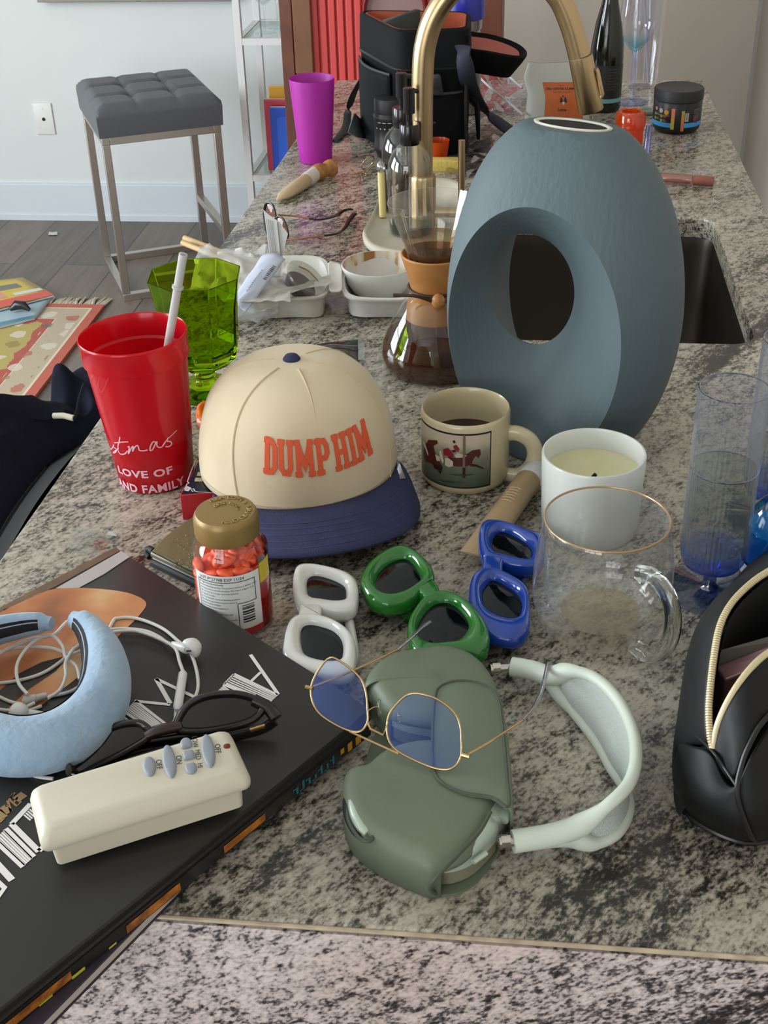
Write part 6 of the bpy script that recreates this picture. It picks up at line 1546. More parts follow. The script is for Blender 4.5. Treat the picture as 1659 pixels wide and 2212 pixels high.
mk('coffee_film', G().lathe([(RB*0.38, zn+0.010), (rx_*0.60, hx*0.73), (rx_*0.68, hx*0.79)], 48), thin('coffee_film', 'cbb59a', base=0.03, haze=0.12, hazecol='a08a70'), t, smooth=80)
m_col = mat('honey_wood', 'b98149', 0.4, var=(30, 'a86f3a'), bump=(40, 0.1, (1, 1, 8)))
colp = [(0.031, zn-0.036), (0.0355, zn-0.037), (0.0325, zn-0.018), (0.0285, zn), (0.0325, zn+0.018), (0.040, zn+0.042), (0.0375, zn+0.043), (0.0295, zn+0.017), (0.0252, zn), (0.0285, zn-0.018)]
for s in (0, 1):
    g = G(); rg2 = []
    a0 = PI*s-0.42; 
    for k in range(21):
        a = a0+0.06+(PI-0.12)*k/20; rg2.append([Vector((r*math.cos(a), r*math.sin(a), z)) for r, z in colp])
    mk('wood_collar', g.loft(rg2, True, True, True), m_col, t, smooth=40, bev=0.001)
m_tie = mat('dark_leather', '3c2114', 0.55)
mk('leather_tie', G().tube([(0.0308*math.cos(2*PI*k/32), 0.0308*math.sin(2*PI*k/32), zn+0.001+0.001*math.sin(2*PI*k/32)) for k in range(32)], 0.002, 8, closed=True), m_tie, t)
ka = facing(bx_)+0.12; kp = Vector((0.035*math.cos(ka), 0.035*math.sin(ka), zn-0.004))
mk('wood_bead', G().lathe([(0, -0.0095), (0.006, -0.0075), (0.0092, 0), (0.006, 0.0075), (0, 0.0095)], 24, kp), m_col, t, smooth=80, sub=1)
e_ = PP(850, 637, bx_+Vector((0, -0.035, 0)), Vector((0, 1, 0)))-bx_
mk('tie_end', G().tube(spl([kp+Vector((-0.008, 0, 0)), kp+(e_-kp)*0.5+Vector((0, -0.004, 0.004)), e_], 6), 0.0019, 8), m_tie, t)
mk('tie_end', G().tube(spl([kp+Vector((0.008, 0, 0)), kp+Vector((0.02, -0.004, -0.004)), kp+Vector((0.034, -0.004, -0.012))], 6), 0.0019, 8), m_tie, t)

# ================================================================ takeaway box with its contents
m_foam = mat('white_fibre_box', 'cdcac2', 0.75, bump=(120, 0.2))
def tray(rim_px, zr_, base_px, g=None):
    R1 = resample(spl([P(x, y, zr_) for x, y in rim_px], 4, True), 64, True); R2 = resample(spl([P(x, y, 0.001) for x, y in base_px], 4, True), 64, True)
    c1 = sum(R1, Vector())/64
    def shr(ring, s, dz): c = sum(ring, Vector())/64; return [c+(p-c)*s+Vector((0, 0, dz)) for p in ring]
    return [shr(R1, 1.0, -0.003), shr(R1, 1.0, 0.0), shr(R1, 0.93, 0.0), shr(R2, 0.985, 0.002)], R2
tx = thing('takeaway_box', 'open white fibre takeaway box with two square halves joined by a hinge', 'takeaway box', P(720, 650))
H1r = [(516, 648), (604, 646), (690, 642), (714, 618), (712, 580), (690, 556), (620, 553), (545, 560), (516, 590)]
H1b = [(560, 686), (640, 687), (694, 685), (700, 655), (690, 625), (630, 618), (570, 622), (548, 650)]
H2r = [(738, 626), (762, 644), (830, 648), (900, 646), (960, 640), (972, 605), (960, 572), (900, 558), (800, 556), (752, 566), (736, 595)]
H2b = [(762, 684), (830, 687), (900, 686), (940, 680), (945, 650), (900, 622), (820, 620), (768, 626), (752, 655)]
for nm, r, b in (('base_half', H1r, H1b), ('lid_half', H2r, H2b)):
    rg3, R2 = tray(r, 0.034, b); mk(nm, G().loft(rg3, True, False, True), m_foam, tx, world=True, smooth=60, solid=0.0018)
mk('hinge', G().loft([[P(704, 560, .040), P(722, 563, .037), P(742, 566, .040)], [P(712, 600, .040), P(724, 602, .036), P(738, 602, .040)], [P(706, 632, .040), P(722, 634, .036), P(744, 632, .040)]], False), m_foam, tx, world=True, smooth=80, solid=0.0018, sub=1)
# bowl standing in the right half
bw = BF(820, 655, 0.032); bw.z = CT+0.0035
hb_ = HT(820, 580, bw)+0.004; rw_ = RW(160, bw, hb_)
t = thing('paper_bowl', 'white bowl with dried brown sauce streaks standing in the right half of the takeaway box', 'bowl', bw)
def bowl_mat():
    m, nt, out = newmat('sauce_streaked_white'); L = nt.links
    tc = nt.nodes.new('ShaderNodeTexCoord'); mp = nt.nodes.new('ShaderNodeMapping'); mp.inputs['Scale'].default_value = (60, 60, 12); L.new(tc.outputs['Object'], mp.inputs['Vector'])
    n = N(nt, 'ShaderNodeTexNoise', Scale=1.0, Detail=4.0); L.new(mp.outputs[0], n.inputs['Vector'])
    r = ramp(nt, [(0.42, lin('cfcac0')), (0.52, lin('c9b89a')), (0.62, lin('9a6c3c'))]); L.new(n.outputs[0], r.inputs[0])
    b = N(nt, 'ShaderNodeBsdfPrincipled', Roughness=0.35); L.new(r.outputs[0], b.inputs['Base Color']); L.new(b.outputs[0], out.inputs[0]); return m
hbz = hb_
mk('outside', G().lathe([(0, 0.0), (rw_*0.6, 0.0), (rw_*0.75, 0.006), (rw_*0.93, hbz*0.5), (rw_, hbz-0.001), (rw_*0.99, hbz), (rw_*0.972, hbz)], 56), mat('white_bowl', 'd3d2cd', 0.35), t, smooth=60)
mk('inside', G().lathe([(rw_*0.972, hbz), (rw_*0.90, hbz*0.5), (rw_*0.7, 0.009), (0, 0.006)], 56), bowl_mat(), t, smooth=60)
def crumple(pts, amp, fr, seed, n=18):
    a, b, c, d = [Vector(p) for p in pts]
    def fn(u, v):
        p = a.lerp(b, u).lerp(d.lerp(c, u), v)
        q = noise.noise(Vector((u*fr+seed, v*fr, seed)))+0.5*noise.noise(Vector((u*fr*2.3+seed, v*fr*2.3, 7+seed)))
        r = noise.noise(Vector((v*fr+seed*3, u*fr, 2)))
        return p+Vector((amp*0.5*r, amp*0.5*q, amp*abs(q)))
    return G().grid(fn, n, n)
m_nap = mat('white_napkin', 'cfccc6', 0.85, translucent=0.25)
m_bagp = thin('milky_clear_bag', 'e6e6e4', base=0.08, edge=0.3, rough=0.25, haze=0.4, hazecol='d5d6d4')
t = thing('paper_napkin', 'crumpled white napkin spilling over the left half of the takeaway box', 'napkin', P(560, 640, .03))
mk('sheet', crumple([P(500, 655, .042), P(625, 652, .043), P(640, 575, .044), P(470, 545, .045)], 0.008, 3.2, 1.2, 26), m_nap, t, world=True, smooth=35)
mk('fold', crumple([P(560, 652, .042), P(715, 615, .043), P(712, 596, .045), P(600, 630, .048)], 0.006, 2.5, 3.7, 14), m_nap, t, world=True, smooth=35)
t = thing('plastic_bag', 'milky clear plastic bag lying rumpled behind the green goblet', 'bag', P(470, 580, .0))
mk('film', crumple([P(410, 640, .004), P(560, 700, .004), P(620, 555, .03), P(430, 535, .03)], 0.02, 3.0, 5.1, 26), m_bagp, t, world=True, smooth=35)
mk('film_corner', crumple([P(480, 700, .002), P(600, 690, .002), P(600, 650, .03), P(500, 640, .03)], 0.008, 3.0, 8.1, 14), m_bagp, t, world=True, smooth=35)
t = thing('sauce_cup', 'clear lidded cup of dark brown sauce tipped over in the takeaway box', 'sauce cup', P(660, 620, .02))
cpos = P(652, 612, .044); axis = Vector((0.5, -0.12, 0.62)).normalized()
rotm = Vector((0, 0, 1)).rotation_difference(axis).to_matrix().to_4x4(); mtx = Matrix.Translation(cpos-axis*0.012) @ rotm
mk('cup', G().lathe([(0, 0), (0.020, 0), (0.0265, 0.020), (0.029, 0.021), (0.029, 0.024), (0.0, 0.0245)], 40).xf(mtx), thin('clear_cup_plastic', 'eae9e4', base=0.02, edge=0.2, rough=0.1, haze=0.12, hazecol='c9c8c4'), t, world=True, smooth=50)
mk('sauce', G().lathe([(0, 0.001), (0.0195, 0.001), (0.0225, 0.010), (0.0, 0.010)], 36).xf(mtx), mat('dark_soy_sauce', '1f0f0a', 0.12), t, world=True, smooth=50)
mk('sauce_smear', G().tube(spl([mtx @ Vector((-0.015, 0.008, 0.0255)), mtx @ Vector((0.0, 0.012, 0.0258)), mtx @ Vector((0.022, 0.004, 0.0255))], 5), (0.0006, 0.0035), 8), mat('brown_sauce', '7a4a1c', 0.3), t, world=True)
# bent paper slip
t = thing('sauce_packet', 'white printed paper packet standing bent upright in the takeaway box', 'packet', P(600, 612, .03))
yb_ = P(605, 612, .035).y
sl2 = [[PY(x0, y0, yb_+dy), PY(x1, y1, yb_+dy)] for (x0, y0), (x1, y1), dy in (((592, 600), (606, 597), 0.0), ((583, 555), (611, 550), 0.0), ((577, 510), (622, 505), 0.0), ((572, 472), (604, 480), 0.0), ((569, 453), (578, 462), 0.0))]
mk('paper', G().loft(sl2, False), mat('white_packet_paper', 'd6d4d2', 0.7), t, world=True, smooth=0, solid=0.001)
g = G()
for f in (0.12, 0.25, 0.38, 0.5, 0.85):
    a = sl2[3][0].lerp(sl2[3][1], f); b = sl2[1][0].lerp(sl2[1][1], f); g.bar(a+Vector((0, -0.0012, 0)), b+Vector((0, -0.0012, 0)), 0.0003 if f < 0.8 else 0.0025, 0.0004)
mk('packet_print', g, mat('grey_print', '8f8d90', 0.6), t, world=True)
# chopstick sleeve and chopsticks
t = thing('chopstick_sleeve', 'bluish white paper chopstick sleeve leaning from the counter onto the takeaway box', 'paper sleeve', P(530, 660, .0))
A1_, B1_ = P(510, 668, .035), P(592, 556, .075)
dd = (B1_-A1_); sd_ = Vector((dd.y, -dd.x, 0)).normalized()
def slv(u, v):
    p = A1_+dd*u+sd_*((v-0.5)*0.036*(0.85+0.15*u)); p.z += 0.006*math.sin(PI*v)+0.003*noise.noise(Vector((u*6, v*4, 3)))*(1.5 if u < 0.2 else 0.7); return p
mk('sleeve', G().grid(slv, 16, 10), mat('bluish_white_paper', 'b6bbcb', 0.6), t, world=True, smooth=60, solid=0.001)
g = G()
for i in range(9):
    u = 0.55+0.03*i; a = slv(u, 0.80)+Vector((0, 0, 0.0016)); b = slv(u+0.012, 0.92)+Vector((0, 0, 0.0016)); g.bar(a, b, 0.0014 if i % 3 else 0.0022, 0.0004)
for i in range(14):
    u = 0.25+0.03*i; a = slv(u, 0.55)+Vector((0, 0, 0.0016)); b = slv(u+0.01, 0.60)+Vector((0, 0, 0.0016)); g.bar(a, b, 0.0009, 0.0004)
mk('sleeve_print', g, mat('blue_grey_print', '4f5468', 0.6), t, world=True)
for lab, (x0, y0), (x1, y1) in (('pale wooden chopstick, the upper of two poking over the counter edge', (398, 514), (520, 560)), ('pale wooden chopstick, the lower of two poking over the counter edge', (394, 524), (512, 572))):
    a, b = P(x0, y0, .030), P(x1, y1, .022)
    o = mk('chopstick', G().tube([a, a.lerp(b, 0.5), b], [0.0042, 0.0038, 0.0032], 10), mat('pale_bamboo', 'c9a878', 0.6), None); tag(o, lab, 'chopstick', 'chopsticks by the takeaway box')

# dark sachet lying in front of the box
t = thing('seaweed_sachet', 'black plastic sauce sachet with clear ends lying behind the cap', 'sachet', P(715, 760))
sq = [P(650, 748, .002), P(775, 733, .002), P(776, 780, .002), P(655, 784, .002)]
mk('sachet', G().grid(lambda u, v: sq[0].lerp(sq[1], u).lerp(sq[3].lerp(sq[2], u), v)+Vector((0, 0, 0.006*math.sin(PI*u)*math.sin(PI*v)**0.5+0.0012*noise.noise(Vector((u*9, v*5, 1))))), 22, 10), mat('black_plastic_film', '1b1b1b', 0.2, var=(60, '2b2b2b')), t, world=True, smooth=50)
mk('seam_crease', G().tube([sq[0].lerp(sq[3], 0.45)+Vector((0, 0, 0.004)), sq[0].lerp(sq[3], 0.4).lerp(sq[1].lerp(sq[2], 0.45), 0.5)+Vector((0, 0, 0.0085)), sq[1].lerp(sq[2], 0.45)+Vector((0, 0, 0.004))], 0.0007, 6), mat('grey_film_edge', '8a8a88', 0.3), t, world=True)
for u0, u1 in ((-0.14, 0.02), (0.98, 1.1)):
    mk('clear_end', G().grid(lambda u, v: sq[0].lerp(sq[1], u0+(u1-u0)*u).lerp(sq[3].lerp(sq[2], u0+(u1-u0)*u), v)+Vector((0, 0, 0.0015)), 3, 4), thin('frosted_clear_film', 'dadcda', base=0.25, rough=0.2), t, world=True)
# a clear sachet under the brim
t = thing('plastic_sachet', 'empty clear plastic sachet sticking out from under the navy brim', 'sachet', P(770, 1190))
mk('film', crumple([P(730, 1200, .002), P(792, 1203, .002), P(800, 1168, .002), P(735, 1160, .002)], 0.004, 2.0, 2.2, 10), thin('frosted_clear_film', 'dadcda', base=0.25, rough=0.2), t, world=True, smooth=40)
# ================================================================ faucet, soap tray and bottles
YFc = 1.90
m_brass = mat('brushed_brass', 'b8a07a', 0.3, 1.0, bump=(500, 0.04, (1, 1, 0.03)))
fb = Vector((PY(912, 300, YFc).x, YFc, CT))
t = thing('kitchen_faucet', 'brushed brass gooseneck kitchen faucet with pull-down spray head over the sink', 'faucet', fb)
rf = RW(46, fb, 0.15)
mk('base_collar', G().lathe([(0, 0.0), (rf*1.45, 0.0), (rf*1.45, 0.006), (rf*1.28, 0.009), (rf*1.28, HT(912, 382, fb)-0.002), (rf*1.2, HT(912, 378, fb)), (0, HT(912, 378, fb))], 40), m_brass, t, smooth=40)
sp_px = [(912, 380), (912, 300), (912, 220), (913, 160), (918, 100), (936, 40), (972, -15), (1030, -62), (1095, -75), (1155, -55), (1205, -8), (1232, 50), (1248, 105), (1256, 140)]
pts = [PY(x, y, YFc) for x, y in sp_px]
mk('neck', G().tube(resample(spl(pts, 8), 70), rf, 28), m_brass, t, world=True, smooth=80)
q0_, q1_ = PY(1254, 122, YFc), PY(1277, 240, YFc); dq = (q1_-q0_)
mk('spray_head', G().tube([q0_, q0_+dq*0.01, q0_+dq*0.98, q1_], [rf*1.03, rf*1.08, rf*1.16, rf*1.10], 32), m_brass, t, world=True, smooth=40)
mk('joint_ring', G().tube([q0_-dq*0.012, q0_+dq*0.004], rf*1.0, 28), mat('dark_joint', '2b241a', 0.5), t, world=True)
bp_ = q0_+dq*0.45+Vector((rf*1.12, 0, 0.0))
mk('spray_button', G().tube([q0_+dq*0.22+Vector((rf*1.12, -0.003, 0)), q0_+dq*0.26+Vector((rf*1.2, -0.003, 0)), q0_+dq*0.68+Vector((rf*1.24, -0.003, 0)), q0_+dq*0.72+Vector((rf*1.12, -0.003, 0))], (0.004, 0.006), 12), m_brass, t, world=True, smooth=50)
lv0 = Vector((PY(997, 350, YFc).x, YFc, CT+0.03)); lvx = PY(997, 350, YFc).x
mk('lever', G().tube([(fb.x, YFc, CT+0.030), (lvx, YFc, CT+0.030)], 0.0075, 16).tube([(lvx, YFc, CT+0.026), (lvx, YFc, PY(997, 303, YFc).z)], 0.0052, 14), m_brass, t, world=True)

m_tray = mat('cream_stone_tray', 'bdb5a3', 0.7, var=(20, 'c8c0b0'), bump=(60, 0.2))
tr = [Vector((p.x, p.y, 0)) for p in spl(T([(783, 505), (800, 470), (822, 425), (850, 395), (930, 385), (1000, 400), (1010, 470), (985, 530), (900, 552), (830, 545), (795, 530)], 0.010), 6, True)]
if area2(tr) < 0: tr.reverse()
cT = sum(tr, Vector())/len(tr)
def shr2(s, z): return [cT+(p-cT)*s+Vector((0, 0, CT+z)) for p in tr]
t = thing('stone_tray', 'cream stone tray holding the soap bottles beside the faucet', 'tray', (cT.x, cT.y, CT))
mk('tray', G().loft([shr2(0.95, 0.0005), shr2(0.99, 0.003), shr2(1.0, 0.010), shr2(0.97, 0.0135), shr2(0.91, 0.0125), shr2(0.88, 0.008), shr2(0.4, 0.0075)], True, True, True), m_tray, t, world=True, smooth=70)
def soap(base, r, h, hcol, label, tint, full, pump_h, cap='short'):
    t = thing('soap_dispenser', label, 'soap dispenser', base, 0, 'glass soap dispensers')
    m = thin('soap_bottle_glass_'+tint, tint, base=0.09, edge=0.6)
    mk('bottle', G().lathe([(0, 0.0), (r*0.92, 0.0), (r, 0.004), (r, h*0.68), (r*0.96, h*0.78), (r*0.8, h*0.88), (r*0.5, h*0.96), (r*0.36, h*0.985), (r*0.34, h)], 48), m, t, smooth=80)
    mk('soap', G().lathe([(0, 0.003), (r*0.90, 0.003), (r*0.955, 0.008), (r*0.955, h*full), (0, h*full)], 40), thin('soap_liquid_'+full_name(full), '9aa0a0' if full < 0.3 else '6d6a66', base=0.05), t, smooth=50)
    mb_ = mat('gloss_black_plastic', '121213', 0.18)
    mk('collar', G().lathe([(0, h-0.004), (r*0.42, h-0.004), (r*0.44, h+0.0), (r*0.44, h+hcol-0.002), (r*0.41, h+hcol), (0, h+hcol)], 32), mb_, t, smooth=40)
    mk('pump', G().lathe([(0.0045, h+hcol), (0.0045, h+hcol+0.014), (0.0085, h+hcol+0.015), (0.0085, h+hcol+pump_h), (0.007, h+hcol+pump_h+0.001), (0, h+hcol+pump_h+0.001)], 24).tube([(0, 0, h+hcol+pump_h-0.006), (0.008, 0.010, h+hcol+pump_h-0.006), (0.015, 0.020, h+hcol+pump_h-0.009)], 0.0035, 12), mb_, t, smooth=40)
    mk('dip_tube', G().tube([(0, 0, 0.006), (0, 0, h)], 0.0025, 10), thin('clear_tube', 'e8e8ea', base=0.2), t)
    return t
def full_name(f): return 'low' if f < 0.3 else 'high'
s1 = BF(888, 528, 0.034); s1.z = CT+0.008
hs1 = HT(893, 305, s1)-0.008
soap(s1, RW(108, s1, 0.06)*0.9, hs1, 0.026, 'clear glass soap dispenser with black pump, nearer one on the tray', 'fafbfa', 0.12, 0.05)
s2 = BF(872, 478, 0.034); s2.z = CT+0.008
soap(s2, RW(100, s2, 0.06)*0.9, HT(872, 268, s2)-0.008, 0.026, 'smoky glass soap dispenser with black pump, behind the clear one on the tray', 'c9c4c0', 0.5, 0.05)
# slim yellow brush with clear round end
a = P(827, 468, .010); hbr = HT(824, 362, P(827, 468, 0))
t = thing('dish_brush', 'slim pale yellow handled brush with clear round end leaning on the smoky soap bottle', 'brush', a)
tp = PP(823, 372, a, Vector((0, 1, 0)))
mk('handle', G().tube([a, a.lerp(tp, 0.5), tp], (0.0055, 0.004), 12), mat('pale_yellow_plastic', 'd9c987', 0.35), t, world=True, bev=0)
dz_ = (tp-a).normalized()
mk('clear_end', G().tube([tp, tp+dz_*0.006, tp+dz_*0.014, tp+dz_*0.019], [0.0045, 0.0072, 0.0062, 0.001], 16), thin('clear_knob', 'eceff0', base=0.25), t, world=True, smooth=80)
sg0 = P(957, 384, .0)
o = mk('sponge', G().prism(rrect(0.055, 0.03, 0.004, 4, sg0.x, sg0.y+0.05), CT+0.0003, CT+0.018, 0.002, 2), mat('yellow_sponge', 'c9b25a', 0.9, bump=(200, 0.8)), None); tag(o, 'small yellow sponge block lying behind the faucet base', 'sponge')

# ================================================================ tumbler, knife, earrings, rosy sunglasses
bpk = BF(683, 356, 0.026); hpk = HT(671, 168, bpk); rpk = RW(99, bpk, hpk)
t = thing('plastic_cup', 'tall translucent magenta plastic cup standing near the far counter corner', 'cup', bpk)
m_mag = mat('frosted_magenta_plastic', 'c236b4', 0.4, translucent=0.4)
r0 = RW(70, bpk, 0.01)
mk('cup', G().lathe([(0, 0.001), (r0*0.97, 0.001), (r0, 0.003), (r0+(rpk-r0)*0.2, hpk*0.2), (rpk*0.995, hpk-0.002), (rpk*0.99, hpk), (rpk*0.965, hpk-0.001), (r0+(rpk-r0)*0.2-0.0018, hpk*0.2), (0, hpk*0.19)], 56), m_mag, t, smooth=50)
t = thing('spreader_knife', 'small spreader with turned cork-coloured wood handle and tan tapering blade', 'spreader', P(660, 395))
pa, pb, pc_, pd_, pe = P(600, 432, .006), P(655, 394, .012), P(680, 376, .014), P(694, 370, .015), P(716, 362, .016)
mk('blade', G().tube([pa, pa.lerp(pb, 0.25), pa.lerp(pb, 0.7), pb, pb.lerp(pc_, 0.3)], [(0.0015, 0.003), (0.006, 0.0125), (0.0105, 0.0135), (0.0115, 0.0125), (0.0115, 0.012)], 24, up=(0, 0, 1)), mat('tan_wood_blade', 'b39a78', 0.5), t, world=True, smooth=70)
mk('ferrule', G().tube([pb.lerp(pc_, 0.25), pc_], 0.0122, 24), mat('white_ferrule', 'cfc7bd', 0.4), t, world=True)
mk('handle', G().tube(resample([pc_, pc_.lerp(pd_, 0.5), pd_, pd_.lerp(pe, 0.25), pd_.lerp(pe, 0.6), pe, pe+(pe-pd_)*0.25], 26), lambda u: 0.0115+0.0035*abs(math.sin(PI*1.6*u+0.5))-0.006*max(0, (u-0.93)/0.07), 24), mat('cork_wood', 'b07a3f', 0.5, var=(120, '8f5c2b'), bump=(200, 0.4)), t, world=True, smooth=70)
mg = mat('gold_metal', 'c9a169', 0.25, 1.0)
for lab, x, y, tilt in (('thin gold hoop earring standing up on the counter by the soap tray', 795, 368, 0.5), ('thin gold hoop earring lying half flat beside the upright hoop', 778, 380, 1.2)):
    c = P(x, y); r_ = 0.014; M_ = Matrix.Translation(c+Vector((0, 0, r_*math.cos(tilt)+0.0012))) @ Matrix.Rotation(0.9 if tilt < 1 else -0.6, 4, 'Z') @ Matrix.Rotation(tilt, 4, 'X')
    o = mk('hoop_earring', G().tube([M_ @ Vector((r_*math.cos(a), 0, r_*math.sin(a))) for a in [0.25+5.8*k/40 for k in range(41)]], 0.0011, 8), mg, None); tag(o, lab, 'earring', 'gold hoop earrings')
t = thing('sunglasses', 'rose lensed sunglasses with thin copper temples and black tips standing by the takeaway box', 'sunglasses', P(640, 510))
pA, pB = P(576, 500, .007), P(628, 522, .007)
nx_ = (pB-pA).normalized(); nS = Vector((nx_.y, -nx_.x, 0)); nS = (nS+Vector((0, 0, 0.12))).normalized()
m_rose = thin('rose_lens', 'd8968c', base=0.03, edge=0.35); m_blk = mat('black_acetate', '17171a', 0.2)
eyerim([(571, 470), (573, 445), (580, 438), (590, 445), (596, 470), (594, 498), (586, 512), (576, 505)], pA, nS, (0.0022, 0.0016), t, m_blk, m_rose)
eyerim([(594, 476), (602, 468), (612, 474), (620, 492), (622, 512), (612, 524), (600, 515), (594, 498)], pA, nS, (0.0022, 0.0016), t, m_blk, m_rose)
mk('bridge', G().tube(trace_on([(592, 470), (600, 470)], pA, nS), 0.0016, 8), m_blk, t, world=True)
m_cop = mat('copper_temple', 'a9734f', 0.3, 0.8)
for pts_, tip in (([(600, 464, .030), (640, 467, .027), (668, 472, .025)], [(695, 474, .024), (725, 466, .022), (742, 455, .018), (758, 452, .012)]), ([(620, 518, .012), (660, 514, .015), (700, 509, .016)], [(730, 504, .016), (745, 492, .014), (755, 475, .012), (766, 462, .008)])):
    w = [P(*q) for q in pts_]; mk('temple', G().tube(spl(w, 5), 0.0014, 8), m_cop, t, world=True)
    w = [P(*pts_[-1])]+[P(*q) for q in tip]; mk('temple_tip', G().tube(spl(w, 5), lambda u: (0.0016, 0.0016+0.003*u), 10), m_blk, t, world=True)

# ================================================================ camera bag, lens
m_nyl = mat('black_cordura', '0b0c0e', 0.75, spec=0.12, bump=(400, 0.3)); m_nyl2 = mat('charcoal_cordura', '131416', 0.7, spec=0.12, bump=(400, 0.3))
m_orl = mat('burnt_orange_lining', '9a4422', 0.8, bump=(60, 0.4)); m_web = mat('black_webbing', '101114', 0.7)
bl, bfr, brr = P(796, 318), P(868, 338), P(992, 300)
bz = lambda px, py, b: HT(px, py, b)
tcb = thing('camera_bag', 'black camera bag with burnt orange lining standing open at the far counter end', 'camera bag', (bfr.x+0.04, bfr.y+0.08, CT))
# body: four-cornered plan, leaning out slightly towards the top
fL, fR = bfr+Vector((-0.005, 0, 0)), Vector((PY(985, 250, bfr.y+0.02).x+0.02, bfr.y+0.02, CT))
kL = Vector((bl.x-0.03, bl.y+0.13, CT)); kR = Vector((fR.x-0.005, fR.y+0.15, CT))
Hb = HT(800, 72, fL)
def ringb(s, z, out=0.0, n=8):
    q = [kL, fL, fR, kR]; c = sum(q, Vector())/4; pts = [c+(p-c)*s for p in q]; o = []
    for i in range(4):
        a, b, d = pts[i-1], pts[i], pts[(i+1) % 4]
        for k in range(n+1):
            tt = k/n; p0 = b.lerp(a, 0.18); p2 = b.lerp(d, 0.18); o.append(((1-tt)**2*p0+2*tt*(1-tt)*b+tt*tt*p2)+Vector((0, 0, z)))
    return o
mk('body', G().loft([ringb(0.97, 0.001), ringb(1.0, 0.012), ringb(1.03, Hb*0.35), ringb(1.04, Hb*0.7)], True, True, False), m_nyl, tcb, world=True, smooth=60)
mk('rim_band', G().loft([ringb(1.055, Hb*0.69), ringb(1.06, Hb*0.75), ringb(1.04, Hb), ringb(0.98, Hb+0.004), ringb(0.93, Hb-0.004), ringb(0.92, Hb*0.75)], True), m_nyl2, tcb, world=True, smooth=50)
mk('lining', G().loft([ringb(0.925, Hb+0.003), ringb(0.90, Hb*0.8), ringb(0.88, Hb*0.45)], True, False, True), m_orl, tcb, world=True, smooth=60, solid=0.004)
cB = (kL+fL+fR+kR)/4
mk('divider', G().loft([[cB+Vector((-0.07, -0.02, Hb*0.5)), cB+Vector((-0.015, 0.05, Hb*0.5))], [cB+Vector((-0.065, -0.02, Hb+0.006)), cB+Vector((-0.012, 0.05, Hb+0.012))]], False), mat('grey_padded_divider', '3d4040', 0.85), tcb, world=True, solid=0.012, bev=0.003)
# left side pocket, front pocket, buckle, handle loop
mk('side_pocket', G().grid(lambda u, v: (fL.lerp(kL, 0.1+0.8*u)+Vector((-0.012*math.sin(PI*u)-0.006, -0.008*math.sin(PI*u), 0.006+v*Hb*0.62))), 12, 10), m_nyl2, tcb, world=True, smooth=70, solid=0.003)
mk('front_pocket', G().grid(lambda u, v: (fL.lerp(fR, 0.08+0.84*u)+Vector((0, -0.014*math.sin(PI*u)**0.5-0.008*math.sin(PI*v), 0.004+v*Hb*0.5))), 14, 10), m_nyl, tcb, world=True, smooth=70, solid=0.003)
bkp = fL.lerp(fR, 0.45)+Vector((0, -0.022, Hb*0.60))
mk('buckle', G().prism(rrect(0.05, 0.036, 0.006, 4), 0, 0.006, 0.002, 2).xf(Matrix.Translation(bkp) @ Matrix.Rotation(PI/2, 4, 'X') @ Matrix.Rotation(0.15, 4, 'Z')), mat('black_buckle', '1e1f22', 0.25), tcb, world=True)
mk('buckle_strap', G().tube(spl([bkp+Vector((0, -0.004, -0.006)), bkp+Vector((-0.006, -0.012, -0.03)), bkp+Vector((-0.014, -0.012, -0.055))], 5), (0.0022, 0.007), 10), m_web, tcb, world=True)
mk('d_ring', G().tube([bkp+Vector((-0.034, -0.012, -0.055)), bkp+Vector((0.014, -0.012, -0.062))], 0.0026, 8), mat('black_buckle', '1e1f22', 0.25), tcb, world=True)
for f0 in (0.02, 0.98):
    a = fL.lerp(fR, f0)+Vector((0, -0.004, 0.008)); mk('corner_piping', G().tube([a, a+Vector((0, -0.006, Hb*0.35)), a+Vector((0, -0.008, Hb*0.68))], 0.0028, 8), mat('black_piping_gloss', '131314', 0.35), tcb, world=True)
mk('rim_seam', G().tube([p+Vector((0, 0, Hb*0.71)) for p in ringb(1.062, 0.0)], 0.0022, 6, closed=True), mat('black_piping_gloss', '131314', 0.35), tcb, world=True)
mk('pocket_trim', G().tube([fL.lerp(fR, 0.08+0.84*u)+Vector((0, -0.014*math.sin(PI*u)**0.5-0.001, 0.004+Hb*0.5)) for u in [i/14 for i in range(15)]], 0.0026, 8), mat('grey_trim', '2c2e31', 0.6), tcb, world=True)
mk('pocket_trim', G().tube([fL.lerp(kL, 0.1+0.8*u)+Vector((-0.012*math.sin(PI*u)-0.006, -0.008*math.sin(PI*u), 0.006+Hb*0.62)) for u in [i/12 for i in range(13)]], 0.0026, 8), mat('grey_trim', '2c2e31', 0.6), tcb, world=True)
# lid folded open to the right like a shallow tray
lc = PY(1020, 90, 2.42); lz = lc.z
def lidring(sx_, sy_, z, tilt=0.22):
    return [lc+Vector((0.10*sx_*math.copysign(abs(math.cos(a))**0.7, math.cos(a)), 0.075*sy_*math.copysign(abs(math.sin(a))**0.7, math.sin(a)), z-tilt*0.10*sx_*math.cos(a))) for a in [2*PI*k/40 for k in range(40)]]
mk('lid', G().loft([lidring(0.2, 0.2, -0.045), lidring(0.72, 0.75, -0.042), lidring(0.93, 0.95, -0.012), lidring(1.0, 1.0, 0.0), lidring(0.96, 0.96, 0.003), lidring(0.88, 0.88, -0.006), lidring(0.7, 0.7, -0.016), lidring(0.1, 0.1, -0.018)], True, True, True), m_nyl, tcb, world=True, smooth=60)
mk('lid_lining', G().loft([lidring(0.86, 0.86, -0.004), lidring(0.5, 0.6, -0.012), lidring(0.1, 0.1, -0.0135)], True, False, True), mat('coral_lid_lining', 'a9584c', 0.7), tcb, world=True, smooth=60)
